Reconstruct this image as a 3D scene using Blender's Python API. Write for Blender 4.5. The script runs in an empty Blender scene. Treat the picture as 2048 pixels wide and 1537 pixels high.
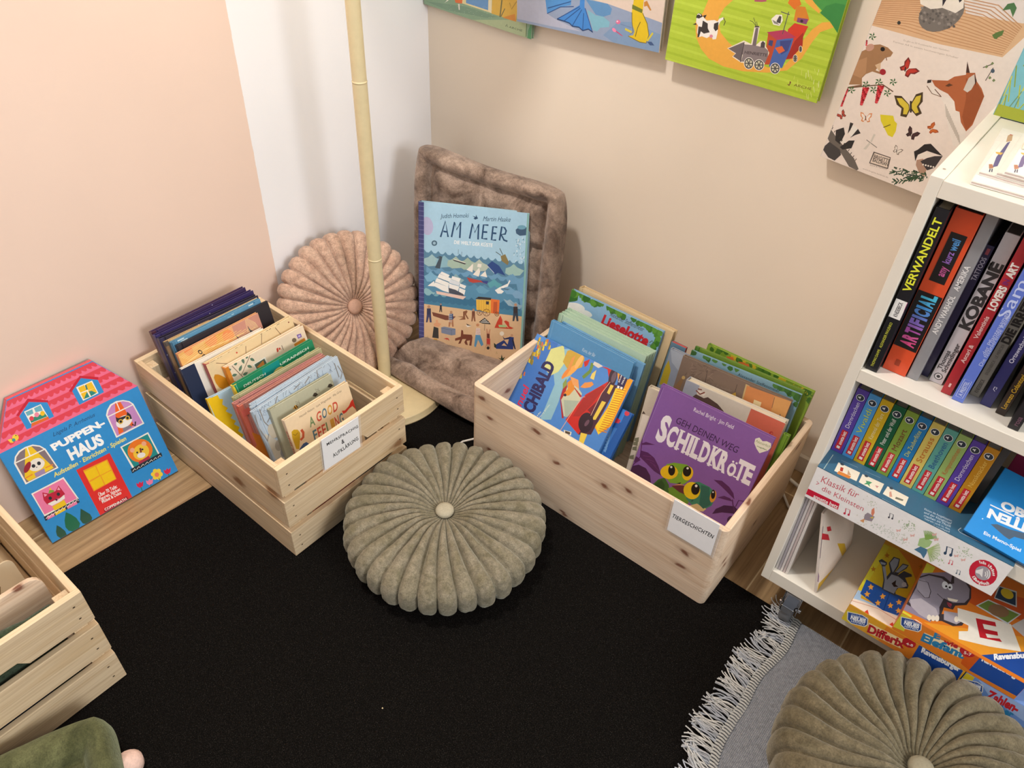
import bpy, bmesh, math, random
from math import sin, cos, pi, radians, sqrt, atan2, hypot
from mathutils import Vector, Matrix, noise

SC = bpy.context.scene
COL = SC.collection

# ------------------------------------------------------------------ camera
cam_data = bpy.data.cameras.new('camera')
cam_data.sensor_width = 36.0
cam_data.lens = 1552.7 / 2048 * 36.0
cam_data.clip_start = 0.02
cam = bpy.data.objects.new('camera', cam_data)
COL.objects.link(cam)
RIGHT, DOWN, FWD = ((0.772667, 0.633464, 0.041344), (0.440138, -0.487649, -0.753974), (-0.457455, 0.600768, -0.655602))
CAM_AT = (1.3336, -1.3572, 1.2829)
cam.matrix_world = Matrix([[RIGHT[i], -DOWN[i], -FWD[i], CAM_AT[i]] for i in range(3)] + [[0, 0, 0, 1]])
SC.camera = cam

# ------------------------------------------------------------------ world, lights, exposure
SC.view_settings.view_transform = 'Standard'
SC.view_settings.look = 'None'
SC.view_settings.exposure = 0.35
SC.view_settings.gamma = 1.0
SC.view_settings.use_curve_mapping = False
w = bpy.data.worlds.new('room_light'); SC.world = w; w.use_nodes = True
bg = w.node_tree.nodes['Background']
bg.inputs[0].default_value = (0.95, 0.94, 0.95, 1); bg.inputs[1].default_value = 0.36


def area(name, loc, aim, size, power, col, size_y=None, spread=180):
    d = bpy.data.lights.new(name, 'AREA'); d.energy = power; d.color = col; d.size = size
    d.spread = radians(spread)
    if size_y: d.shape = 'RECTANGLE'; d.size_y = size_y
    else: d.shape = 'DISK'
    o = bpy.data.objects.new(name, d); COL.objects.link(o); o.location = loc
    o.rotation_euler = (Vector(aim) - Vector(loc)).to_track_quat('-Z', 'Y').to_euler()
    return o


area('ceiling_lamp_light', (0.42, -1.10, 2.45), (0.4, -0.6, 0), 0.16, 22, (1.0, 0.95, 0.90))
area('ceiling_lamp_light', (2.75, -0.52, 2.5), (0.9, -0.4, 0.4), 0.14, 3.5, (1.0, 0.86, 0.70))
area('window_light', (3.8, -1.15, 1.9), (0.0, -0.4, 0.5), 1.0, 50, (0.93, 0.96, 1.0), 1.0)
area('window_light', (1.2, -4.0, 1.7), (0.5, -0.3, 0.4), 1.6, 2.5, (1.0, 0.94, 0.88), 1.4)

# ------------------------------------------------------------------ helpers
def lin(c):
    if isinstance(c, str):
        c = c.lstrip('#'); c = [int(c[i:i + 2], 16) / 255 for i in (0, 2, 4)]
        c = [x / 12.92 if x <= 0.04045 else ((x + 0.055) / 1.055) ** 2.4 for x in c]
    return (c[0], c[1], c[2], 1.0)


class MB:
    """collects faces with a flat colour each; build() links them as ONE mesh object"""
    def __init__(s): s.v = []; s.f = []; s.c = []; s.s = []
    def face(s, pts, col='ffffff', smooth=False):
        n = len(s.v); s.v += [tuple(p) for p in pts]; s.f.append(tuple(range(n, n + len(pts)))); s.c.append(lin(col)); s.s.append(smooth); return s
    def grid(s, rows, col='ffffff', smooth=True, wrap=False, flip=False):
        n = len(s.v); m = len(rows[0])
        for r in rows: s.v += [tuple(p) for p in r]
        L = lin(col)
        for i in range(len(rows) - 1):
            for j in range(m if wrap else m - 1):
                k = (j + 1) % m
                q = (n + i * m + j, n + i * m + k, n + (i + 1) * m + k, n + (i + 1) * m + j)
                s.f.append(q[::-1] if flip else q); s.c.append(L); s.s.append(smooth)
        return s
    def box(s, lo, hi, col='ffffff', **side):
        x0, y0, z0 = lo; x1, y1, z1 = hi
        n = len(s.v)
        s.v += [(x0, y0, z0), (x1, y0, z0), (x1, y1, z0), (x0, y1, z0), (x0, y0, z1), (x1, y0, z1), (x1, y1, z1), (x0, y1, z1)]
        for key, q in (('bottom', (0, 3, 2, 1)), ('top', (4, 5, 6, 7)), ('front', (0, 1, 5, 4)), ('right', (1, 2, 6, 5)), ('back', (2, 3, 7, 6)), ('left', (3, 0, 4, 7))):
            s.f.append(tuple(n + i for i in q)); s.c.append(lin(side.get(key, col))); s.s.append(False)
        return s
    def prism(s, pts, z0, z1, col='ffffff', side=None, M=None):
        """polygon in xy (counter-clockwise), pushed from z0 to z1"""
        a = [(x, y, z0) for x, y in pts]; b = [(x, y, z1) for x, y in pts]; n = len(pts)
        if M: a = [M @ Vector(p) for p in a]; b = [M @ Vector(p) for p in b]
        k = len(s.v); s.v += [tuple(p) for p in a] + [tuple(p) for p in b]
        s.f.append(tuple(range(k + n - 1, k - 1, -1))); s.f.append(tuple(range(k + n, k + 2 * n))); s.c += [lin(col)] * 2; s.s += [False] * 2
        for i in range(n):
            j = (i + 1) % n; s.f.append((k + i, k + j, k + n + j, k + n + i)); s.c.append(lin(side or col)); s.s.append(False)
        return s
    def lathe(s, prof, n=32, col='ffffff', at=(0, 0, 0), axis='z'):
        rows = []
        for r, z in prof:
            ring = []
            for i in range(n):
                t = 2 * pi * i / n; p = (r * cos(t), r * sin(t), z)
                if axis == 'x': p = (z, r * cos(t), r * sin(t))
                if axis == 'y': p = (r * sin(t), z, r * cos(t))
                ring.append((p[0] + at[0], p[1] + at[1], p[2] + at[2]))
            rows.append(ring)
        return s.grid(rows, col, True, True)
    def tube(s, path, r, n=6, col='ffffff', cap=True):
        path = [Vector(p) for p in path]; rows = []
        for i, p in enumerate(path):
            d = (path[min(i + 1, len(path) - 1)] - path[max(i - 1, 0)]).normalized()
            a = d.cross(Vector((0, 0, 1)) if abs(d.z) < 0.9 else Vector((1, 0, 0))).normalized(); b = d.cross(a)
            rr = r(i / (len(path) - 1)) if callable(r) else r
            rows.append([p + a * rr * cos(2 * pi * k / n) + b * rr * sin(2 * pi * k / n) for k in range(n)])
        s.grid(rows, col, True, True, flip=True)
        if cap: s.face(rows[0], col); s.face(rows[-1][::-1], col)
        return s
    def build(s, name, mat, parent=None, bevel=0, M=None):
        me = bpy.data.meshes.new(name); me.from_pydata(s.v, [], s.f)
        me.polygons.foreach_set('use_smooth', s.s)
        ca = me.color_attributes.new('Col', 'FLOAT_COLOR', 'CORNER'); buf = []
        for f, c in zip(s.f, s.c): buf += list(c) * len(f)
        ca.data.foreach_set('color', buf)
        me.materials.append(mat); me.update()
        o = bpy.data.objects.new(name, me); COL.objects.link(o)
        if parent: o.parent = parent
        if M is not None: o.matrix_local = M
        if bevel:
            b = o.modifiers.new('soft_edges', 'BEVEL'); b.width = bevel; b.segments = 2; b.limit_method = 'ANGLE'; b.angle_limit = radians(40)
        return o


def tag(o, label, cat=None, group=None, kind=None):
    if label: o['label'] = label
    if cat: o['category'] = cat
    if group: o['group'] = group
    if kind: o['kind'] = kind
    return o


def thing(name, label, cat, loc=(0, 0, 0), rz=0.0, group=None, M=None):
    o = bpy.data.objects.new(name, None); COL.objects.link(o); o.empty_display_size = 0.05
    if M is not None: o.matrix_world = M
    else: o.location = loc; o.rotation_euler = (0, 0, rz)
    return tag(o, label, cat, group)


def structure(name, mb, mat, label, cat, bevel=0):
    return tag(mb.build(name, mat, None, bevel), label, cat, None, 'structure')


def copy_thing(root, M=None, label=None, group=None):
    r = root.copy(); COL.objects.link(r)
    if M is not None: r.matrix_world = M
    if label: r['label'] = label
    if group: r['group'] = group
    for ch in list(root.children):
        c = ch.copy(); COL.objects.link(c); c.parent = r
        for g in list(ch.children):
            d = g.copy(); COL.objects.link(d); d.parent = c
    return r


# ------------------------------------------------------------------ materials
class NT:
    def __init__(s, name):
        s.m = bpy.data.materials.new(name); s.m.use_nodes = True; s.t = s.m.node_tree; s.p = s.t.nodes['Principled BSDF']
    def n(s, typ, **kw):
        x = s.t.nodes.new(typ)
        for k, v in kw.items():
            if k.startswith('i_'): x.inputs[int(k[2:]) if k[2:].isdigit() else k[2:].replace('_', ' ')].default_value = v
            else: setattr(x, k, v)
        return x
    def l(s, a, b): s.t.links.new(a, b)
    def coord(s, kind='Object', scale=(1, 1, 1), rot=(0, 0, 0), per_object=False):
        tc = s.n('ShaderNodeTexCoord'); mp = s.n('ShaderNodeMapping'); mp.inputs['Scale'].default_value = scale; mp.inputs['Rotation'].default_value = rot
        src = tc.outputs[kind]
        if per_object:
            oi = s.n('ShaderNodeObjectInfo'); ml = s.n('ShaderNodeMath', operation='MULTIPLY'); ml.inputs[1].default_value = 37.0; s.l(oi.outputs['Random'], ml.inputs[0])
            ad = s.n('ShaderNodeVectorMath', operation='ADD'); s.l(src, ad.inputs[0]); s.l(ml.outputs[0], ad.inputs[1]); src = ad.outputs[0]
        s.l(src, mp.inputs[0]); return mp.outputs[0]
    def noise(s, vec, scale, detail=3, rough=0.55, dist=0.0):
        x = s.n('ShaderNodeTexNoise'); x.inputs['Scale'].default_value = scale; x.inputs['Detail'].default_value = detail; x.inputs['Roughness'].default_value = rough; x.inputs['Distortion'].default_value = dist
        s.l(vec, x.inputs['Vector']); return x.outputs['Fac']
    def ramp(s, fac, stops):
        r = s.n('ShaderNodeValToRGB'); e = r.color_ramp.elements
        while len(e) < len(stops): e.new(0.5)
        for k, (pos, c) in enumerate(stops): e[k].position = pos; e[k].color = lin(c)
        s.l(fac, r.inputs[0]); return r.outputs[0]
    def mix(s, fac, a, b, mode='MIX'):
        x = s.n('ShaderNodeMix', data_type='RGBA', blend_type=mode)
        for sock, v in ((x.inputs[0], fac), (x.inputs[6], a), (x.inputs[7], b)):
            if hasattr(v, 'node'): s.l(v, sock)
            elif isinstance(v, (int, float)): sock.default_value = v
            else: sock.default_value = lin(v)
        return x.outputs[2]
    def bump(s, h, strength=0.3, dist=0.002):
        b = s.n('ShaderNodeBump'); b.inputs['Strength'].default_value = strength; b.inputs['Distance'].default_value = dist
        s.l(h, b.inputs['Height']); s.l(b.outputs[0], s.p.inputs['Normal'])
    def base(s, c):
        if hasattr(c, 'node'): s.l(c, s.p.inputs['Base Color'])
        else: s.p.inputs['Base Color'].default_value = lin(c)
    def set(s, **kw):
        for k, v in kw.items(): s.p.inputs[k.replace('_', ' ')].default_value = v
        return s
    def attr(s): return s.n('ShaderNodeAttribute', attribute_name='Col').outputs['Color']


def mat_print(name, rough, mottle=0.10, spec=0.5):
    t = NT(name); v = t.coord(); f = t.noise(v, 140, 4, 0.6); g = t.noise(v, 22, 2)
    c = t.mix(mottle, t.attr(), t.ramp(f, [(0.3, '6f6f6f'), (0.7, 'ffffff')]), 'MULTIPLY')
    c = t.mix(mottle * 0.8, c, t.ramp(g, [(0.35, '808080'), (0.65, 'ffffff')]), 'MULTIPLY')
    t.base(c); t.set(Roughness=rough, Specular_IOR_Level=spec); t.bump(g, 0.05, 0.001); return t.m


def mat_plain(name, rough=0.5, metal=0.0, grain=0.08, scale=60, bump=0.05):
    t = NT(name); v = t.coord(); f = t.noise(v, scale, 3)
    t.base(t.mix(grain, t.attr(), t.ramp(f, [(0.3, '707070'), (0.7, 'ffffff')]), 'MULTIPLY')); t.set(Roughness=rough, Metallic=metal); t.bump(f, bump, 0.001); return t.m


def mat_pages():
    t = NT('paper_edges'); v = t.coord('Object', (40, 40, 1800)); f = t.noise(v, 1.0, 2)
    t.base(t.mix(0.35, t.attr(), t.ramp(f, [(0.35, '8a8070'), (0.6, 'ffffff')]), 'MULTIPLY')); t.set(Roughness=0.8); t.bump(f, 0.2, 0.0004); return t.m


def mat_pine(name, light, mid, dark, knot, knots=0.5):
    """grain runs along the local x axis of each board"""
    t = NT(name); v = t.coord('Object', (2.2, 30, 30), per_object=True)
    f = t.noise(v, 1.6, 4, 0.6, 0.6); fine = t.noise(t.coord('Object', (8, 300, 300), per_object=True), 1.0, 2)
    wv = t.n('ShaderNodeTexWave', bands_direction='Y'); wv.inputs['Scale'].default_value = 0.55; wv.inputs['Distortion'].default_value = 7; wv.inputs['Detail'].default_value = 2; wv.inputs['Detail Scale'].default_value = 0.7; t.l(v, wv.inputs['Vector'])
    c = t.ramp(f, [(0.25, mid), (0.5, light), (0.8, light)])
    c = t.mix(t.ramp(wv.outputs['Fac'], [(0.55, '000000'), (1.0, '6a6a6a')]), c, dark)
    c = t.mix(0.25, c, t.ramp(fine, [(0.3, 'a08060'), (0.6, 'ffffff')]), 'MULTIPLY')
    kv0 = t.coord('Object', (1, 1, 1), per_object=True); sp = t.n('ShaderNodeSeparateXYZ'); t.l(kv0, sp.inputs[0]); yz = t.n('ShaderNodeMath', operation='ADD'); t.l(sp.outputs['Y'], yz.inputs[0]); t.l(sp.outputs['Z'], yz.inputs[1])
    cb = t.n('ShaderNodeCombineXYZ'); t.l(sp.outputs['X'], cb.inputs[0]); t.l(yz.outputs[0], cb.inputs[1]); km = t.n('ShaderNodeMapping'); km.inputs['Scale'].default_value = (7.0, 13.0, 1.0); t.l(cb.outputs[0], km.inputs[0])
    nz = t.n('ShaderNodeTexNoise'); nz.inputs['Scale'].default_value = 4; t.l(km.outputs[0], nz.inputs['Vector']); dw = t.n('ShaderNodeVectorMath', operation='ADD')
    sc = t.n('ShaderNodeVectorMath', operation='SCALE'); sc.inputs['Scale'].default_value = 0.22; t.l(nz.outputs['Color'], sc.inputs[0]); t.l(km.outputs[0], dw.inputs[0]); t.l(sc.outputs[0], dw.inputs[1])
    vo = t.n('ShaderNodeTexVoronoi', voronoi_dimensions='2D'); vo.inputs['Scale'].default_value = knots; vo.inputs['Randomness'].default_value = 1.0; t.l(dw.outputs[0], vo.inputs['Vector'])
    c = t.mix(t.ramp(vo.outputs['Distance'], [(0.03, 'ffffff'), (0.075, '8a8a8a'), (0.17, '000000')]), c, knot)
    t.base(t.mix(1.0, c, t.attr(), 'MULTIPLY')); t.set(Roughness=0.55, Specular_IOR_Level=0.35); t.bump(fine, 0.12, 0.0006); return t.m


def mat_plush(name, c1, c2, sheen=(1, 1, 1), fine=420, crush=18):
    t = NT(name); v = t.coord(); f = t.noise(v, fine, 3, 0.7); g = t.noise(v, crush, 4, 0.6, 1.2); h = t.noise(v, fine * 0.28, 3, 0.6)
    c = t.ramp(g, [(0.3, c2), (0.62, c1)])
    c = t.mix(0.45, c, t.ramp(f, [(0.3, '606060'), (0.62, 'ffffff')]), 'MULTIPLY')
    c = t.mix(0.30, c, t.ramp(h, [(0.35, '707070'), (0.6, 'ffffff')]), 'MULTIPLY')
    t.base(c); t.set(Roughness=0.9, Specular_IOR_Level=0.1, Sheen_Weight=0.35, Sheen_Roughness=0.45)
    t.p.inputs['Sheen Tint'].default_value = (*sheen, 1)
    mx = t.n('ShaderNodeMath', operation='ADD'); t.l(f, mx.inputs[0]); t.l(h, mx.inputs[1]); t.bump(mx.outputs[0], 0.55, 0.0022); return t.m


def mat_wall(name, paints):
    """paints: [(from_y, colour)], matt paint brushed over plaster"""
    t = NT(name); v = t.coord(); f = t.noise(v, 30, 5, 0.6); b = t.noise(t.coord('Object', (1, 3, 14)), 9, 3); big = t.noise(v, 2.2, 2)
    c = paints[0][1]
    if len(paints) > 1:
        sp = t.n('ShaderNodeSeparateXYZ'); t.l(v, sp.inputs[0]); ed = t.n('ShaderNodeMath', operation='MULTIPLY_ADD'); ed.inputs[1].default_value = 0.004; t.l(f, ed.inputs[0]); t.l(sp.outputs['Y'], ed.inputs[2])
        gt = t.n('ShaderNodeMath', operation='GREATER_THAN'); gt.inputs[1].default_value = paints[1][0]; t.l(ed.outputs[0], gt.inputs[0]); c = t.mix(gt.outputs[0], paints[0][1], paints[1][1])
    else:
        c = t.mix(0.0, c, c)
    t.base(t.mix(0.10, c, t.ramp(big, [(0.3, 'b0a8a0'), (0.7, 'ffffff')]), 'MULTIPLY')); t.set(Roughness=0.85, Specular_IOR_Level=0.2)
    ad = t.n('ShaderNodeMath', operation='ADD'); t.l(f, ad.inputs[0]); t.l(b, ad.inputs[1]); t.bump(ad.outputs[0], 0.07, 0.002); return t.m


def mat_floor():
    t = NT('oak_planks'); v = t.coord('Object', (1, 1, 1), (0, 0, pi / 2))
    br = t.n('ShaderNodeTexBrick'); br.offset = 0.37; br.inputs['Scale'].default_value = 1.0; br.inputs['Brick Width'].default_value = 1.22; br.inputs['Row Height'].default_value = 0.19; br.inputs['Mortar Size'].default_value = 0.0016
    br.inputs['Color1'].default_value = lin('b2946c'); br.inputs['Color2'].default_value = lin('a08058'); br.inputs['Mortar'].default_value = lin('d8c29a')
    mp = t.n('ShaderNodeMapping'); mp.inputs['Location'].default_value = (1.163, -0.03, 0); t.l(v, mp.inputs[0]); t.l(mp.outputs[0], br.inputs['Vector'])
    g = t.noise(t.coord('Object', (90, 4, 1)), 1.0, 4, 0.6, 0.4)
    t.base(t.mix(0.6, br.outputs['Color'], t.ramp(g, [(0.3, '8a7660'), (0.65, 'ffffff')]), 'MULTIPLY')); t.set(Roughness=0.5, Specular_IOR_Level=0.35); t.bump(g, 0.08, 0.001); return t.m


def mat_rug():
    t = NT('black_felt'); v = t.coord(); f = t.noise(v, 520, 4, 0.8); g = t.noise(v, 800, 2); b = t.noise(v, 150, 3)
    c = t.ramp(f, [(0.42, '080706'), (0.60, '191614'), (0.74, '423e39')])
    c = t.mix(t.ramp(g, [(0.66, '000000'), (0.74, '808080')]), c, '8a857e')
    t.base(c); t.set(Roughness=1.0, Specular_IOR_Level=0.05)
    ad = t.n('ShaderNodeMath', operation='ADD'); t.l(f, ad.inputs[0]); t.l(b, ad.inputs[1]); t.bump(ad.outputs[0], 0.5, 0.0022); return t.m


def mat_weave(name, c1, c2):
    t = NT(name); v = t.coord(); wv = t.n('ShaderNodeTexWave', bands_direction='X'); wv.inputs['Scale'].default_value = 110; wv.inputs['Distortion'].default_value = 1.5; t.l(v, wv.inputs['Vector'])
    w2 = t.n('ShaderNodeTexWave', bands_direction='Y'); w2.inputs['Scale'].default_value = 110; w2.inputs['Distortion'].default_value = 1.5; t.l(v, w2.inputs['Vector'])
    m = t.n('ShaderNodeMath', operation='MULTIPLY'); t.l(wv.outputs['Fac'], m.inputs[0]); t.l(w2.outputs['Fac'], m.inputs[1]); f = t.noise(v, 200, 3)
    t.base(t.mix(0.4, t.ramp(m.outputs[0], [(0.1, c2), (0.7, c1)]), t.ramp(f, [(0.3, '808080'), (0.7, 'ffffff')]), 'MULTIPLY')); t.set(Roughness=0.95, Specular_IOR_Level=0.1); t.bump(m.outputs[0], 0.6, 0.0015); return t.m


def mat_film():
    t = NT('clear_film'); f = t.noise(t.coord(), 30, 2); t.base('ffffff'); t.set(Roughness=0.08, Alpha=0.12); t.bump(f, 0.2, 0.002); return t.m


PRINT = mat_print('printed_card', 0.38, 0.06)
PRINT_MATT = mat_print('matt_print', 0.6, 0.16, 0.3)
PAGES = mat_pages()
PAINTED = mat_plain('painted_metal', 0.38)
CARD = mat_plain('plain_card', 0.6, 0.0, 0.03)
CHROME = mat_plain('chromed_steel', 0.18, 1.0, 0.05)
RUBBER = mat_plain('grey_rubber', 0.55)
MELAMINE = mat_plain('white_melamine', 0.42, 0.0, 0.06, 8, 0.02)
PINE = mat_pine('yellow_pine', 'e3cba6', 'd6b88c', 'bb9468', '8f6a48', 0.42)
PALE_PINE = mat_pine('pale_pine', 'e8d0b4', 'd8b898', 'c09a7a', '7f5440', 0.9)
SAGE_PLUSH = mat_plush('sage_plush', '9b917b', '81785f', (0.9, 0.9, 0.75), 380, 26)
OLIVE_PLUSH = mat_plush('olive_grey_plush', '85795f', '6c624a', (0.9, 0.85, 0.7), 380, 22)
PINK_PLUSH = mat_plush('old_rose_plush', 'dfbba2', 'cda58d', (1, 0.9, 0.85), 380, 26)
BROWN_PLUSH = mat_plush('brown_plush', 'c4aa97', '644f42', (1, 0.94, 0.9), 500, 13)
GREEN_PLUSH = mat_plush('green_plush', '757650', '3a3d22', (0.9, 1, 0.7), 500, 9)
THROW = mat_weave('grey_blue_weave', 'b4b4b2', '8d9098')
YARN = mat_plain('pale_yarn', 0.95, 0.0, 0.3, 400, 0.3)
KNIT = mat_plush('green_knit', '4a5a44', '33422f', (1, 1, 1), 300, 40)
FILM = mat_film()

# ------------------------------------------------------------------ the room
XL, YR = -0.032, 0.033
structure('floor', MB().box((-0.4, -3.4, -0.06), (3.6, 0.3, 0.0)), mat_floor(), 'light oak plank floor between the wall and the black rug', 'floor')
structure('wall_left', MB().box((XL - 0.12, -3.4, 0), (XL, YR + 0.12, 2.7)), mat_wall('peach_and_white_paint', [(0, 'f0d5c3'), (-0.491, 'f8f6f6')]), 'left wall painted peach with a white strip next to the corner', 'wall')
structure('wall_right', MB().box((XL, YR, 0), (3.6, YR + 0.12, 2.7)), mat_wall('cream_paint', [(0, 'f2e4d2')]), 'cream wall behind the wooden box and the white shelf', 'wall')
structure('baseboard_right', MB().box((XL, YR - 0.012, 0), (3.6, YR, 0.045), 'd9cdbb'), PAINTED, 'low cream baseboard along the cream wall', 'baseboard', 0.002)


# ------------------------------------------------------------------ printed sheets
# pose = x, y, z, yaw, lean, roll, width, height (m); then the unit (m) and the print in order:
# P polygon (first point, then steps), L stroke (width, first point, steps), E ellipse (centre, two half axes),
# B leafy blob (centre, size), T lettering (words, base line start and end, letter height vector, style)
def P(*a): return ("P",) + a
def L(*a): return ("L",) + a
def E(*a): return ("E",) + a
def B(*a): return ("B",) + a
def T(*a): return ("T",) + a


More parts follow.
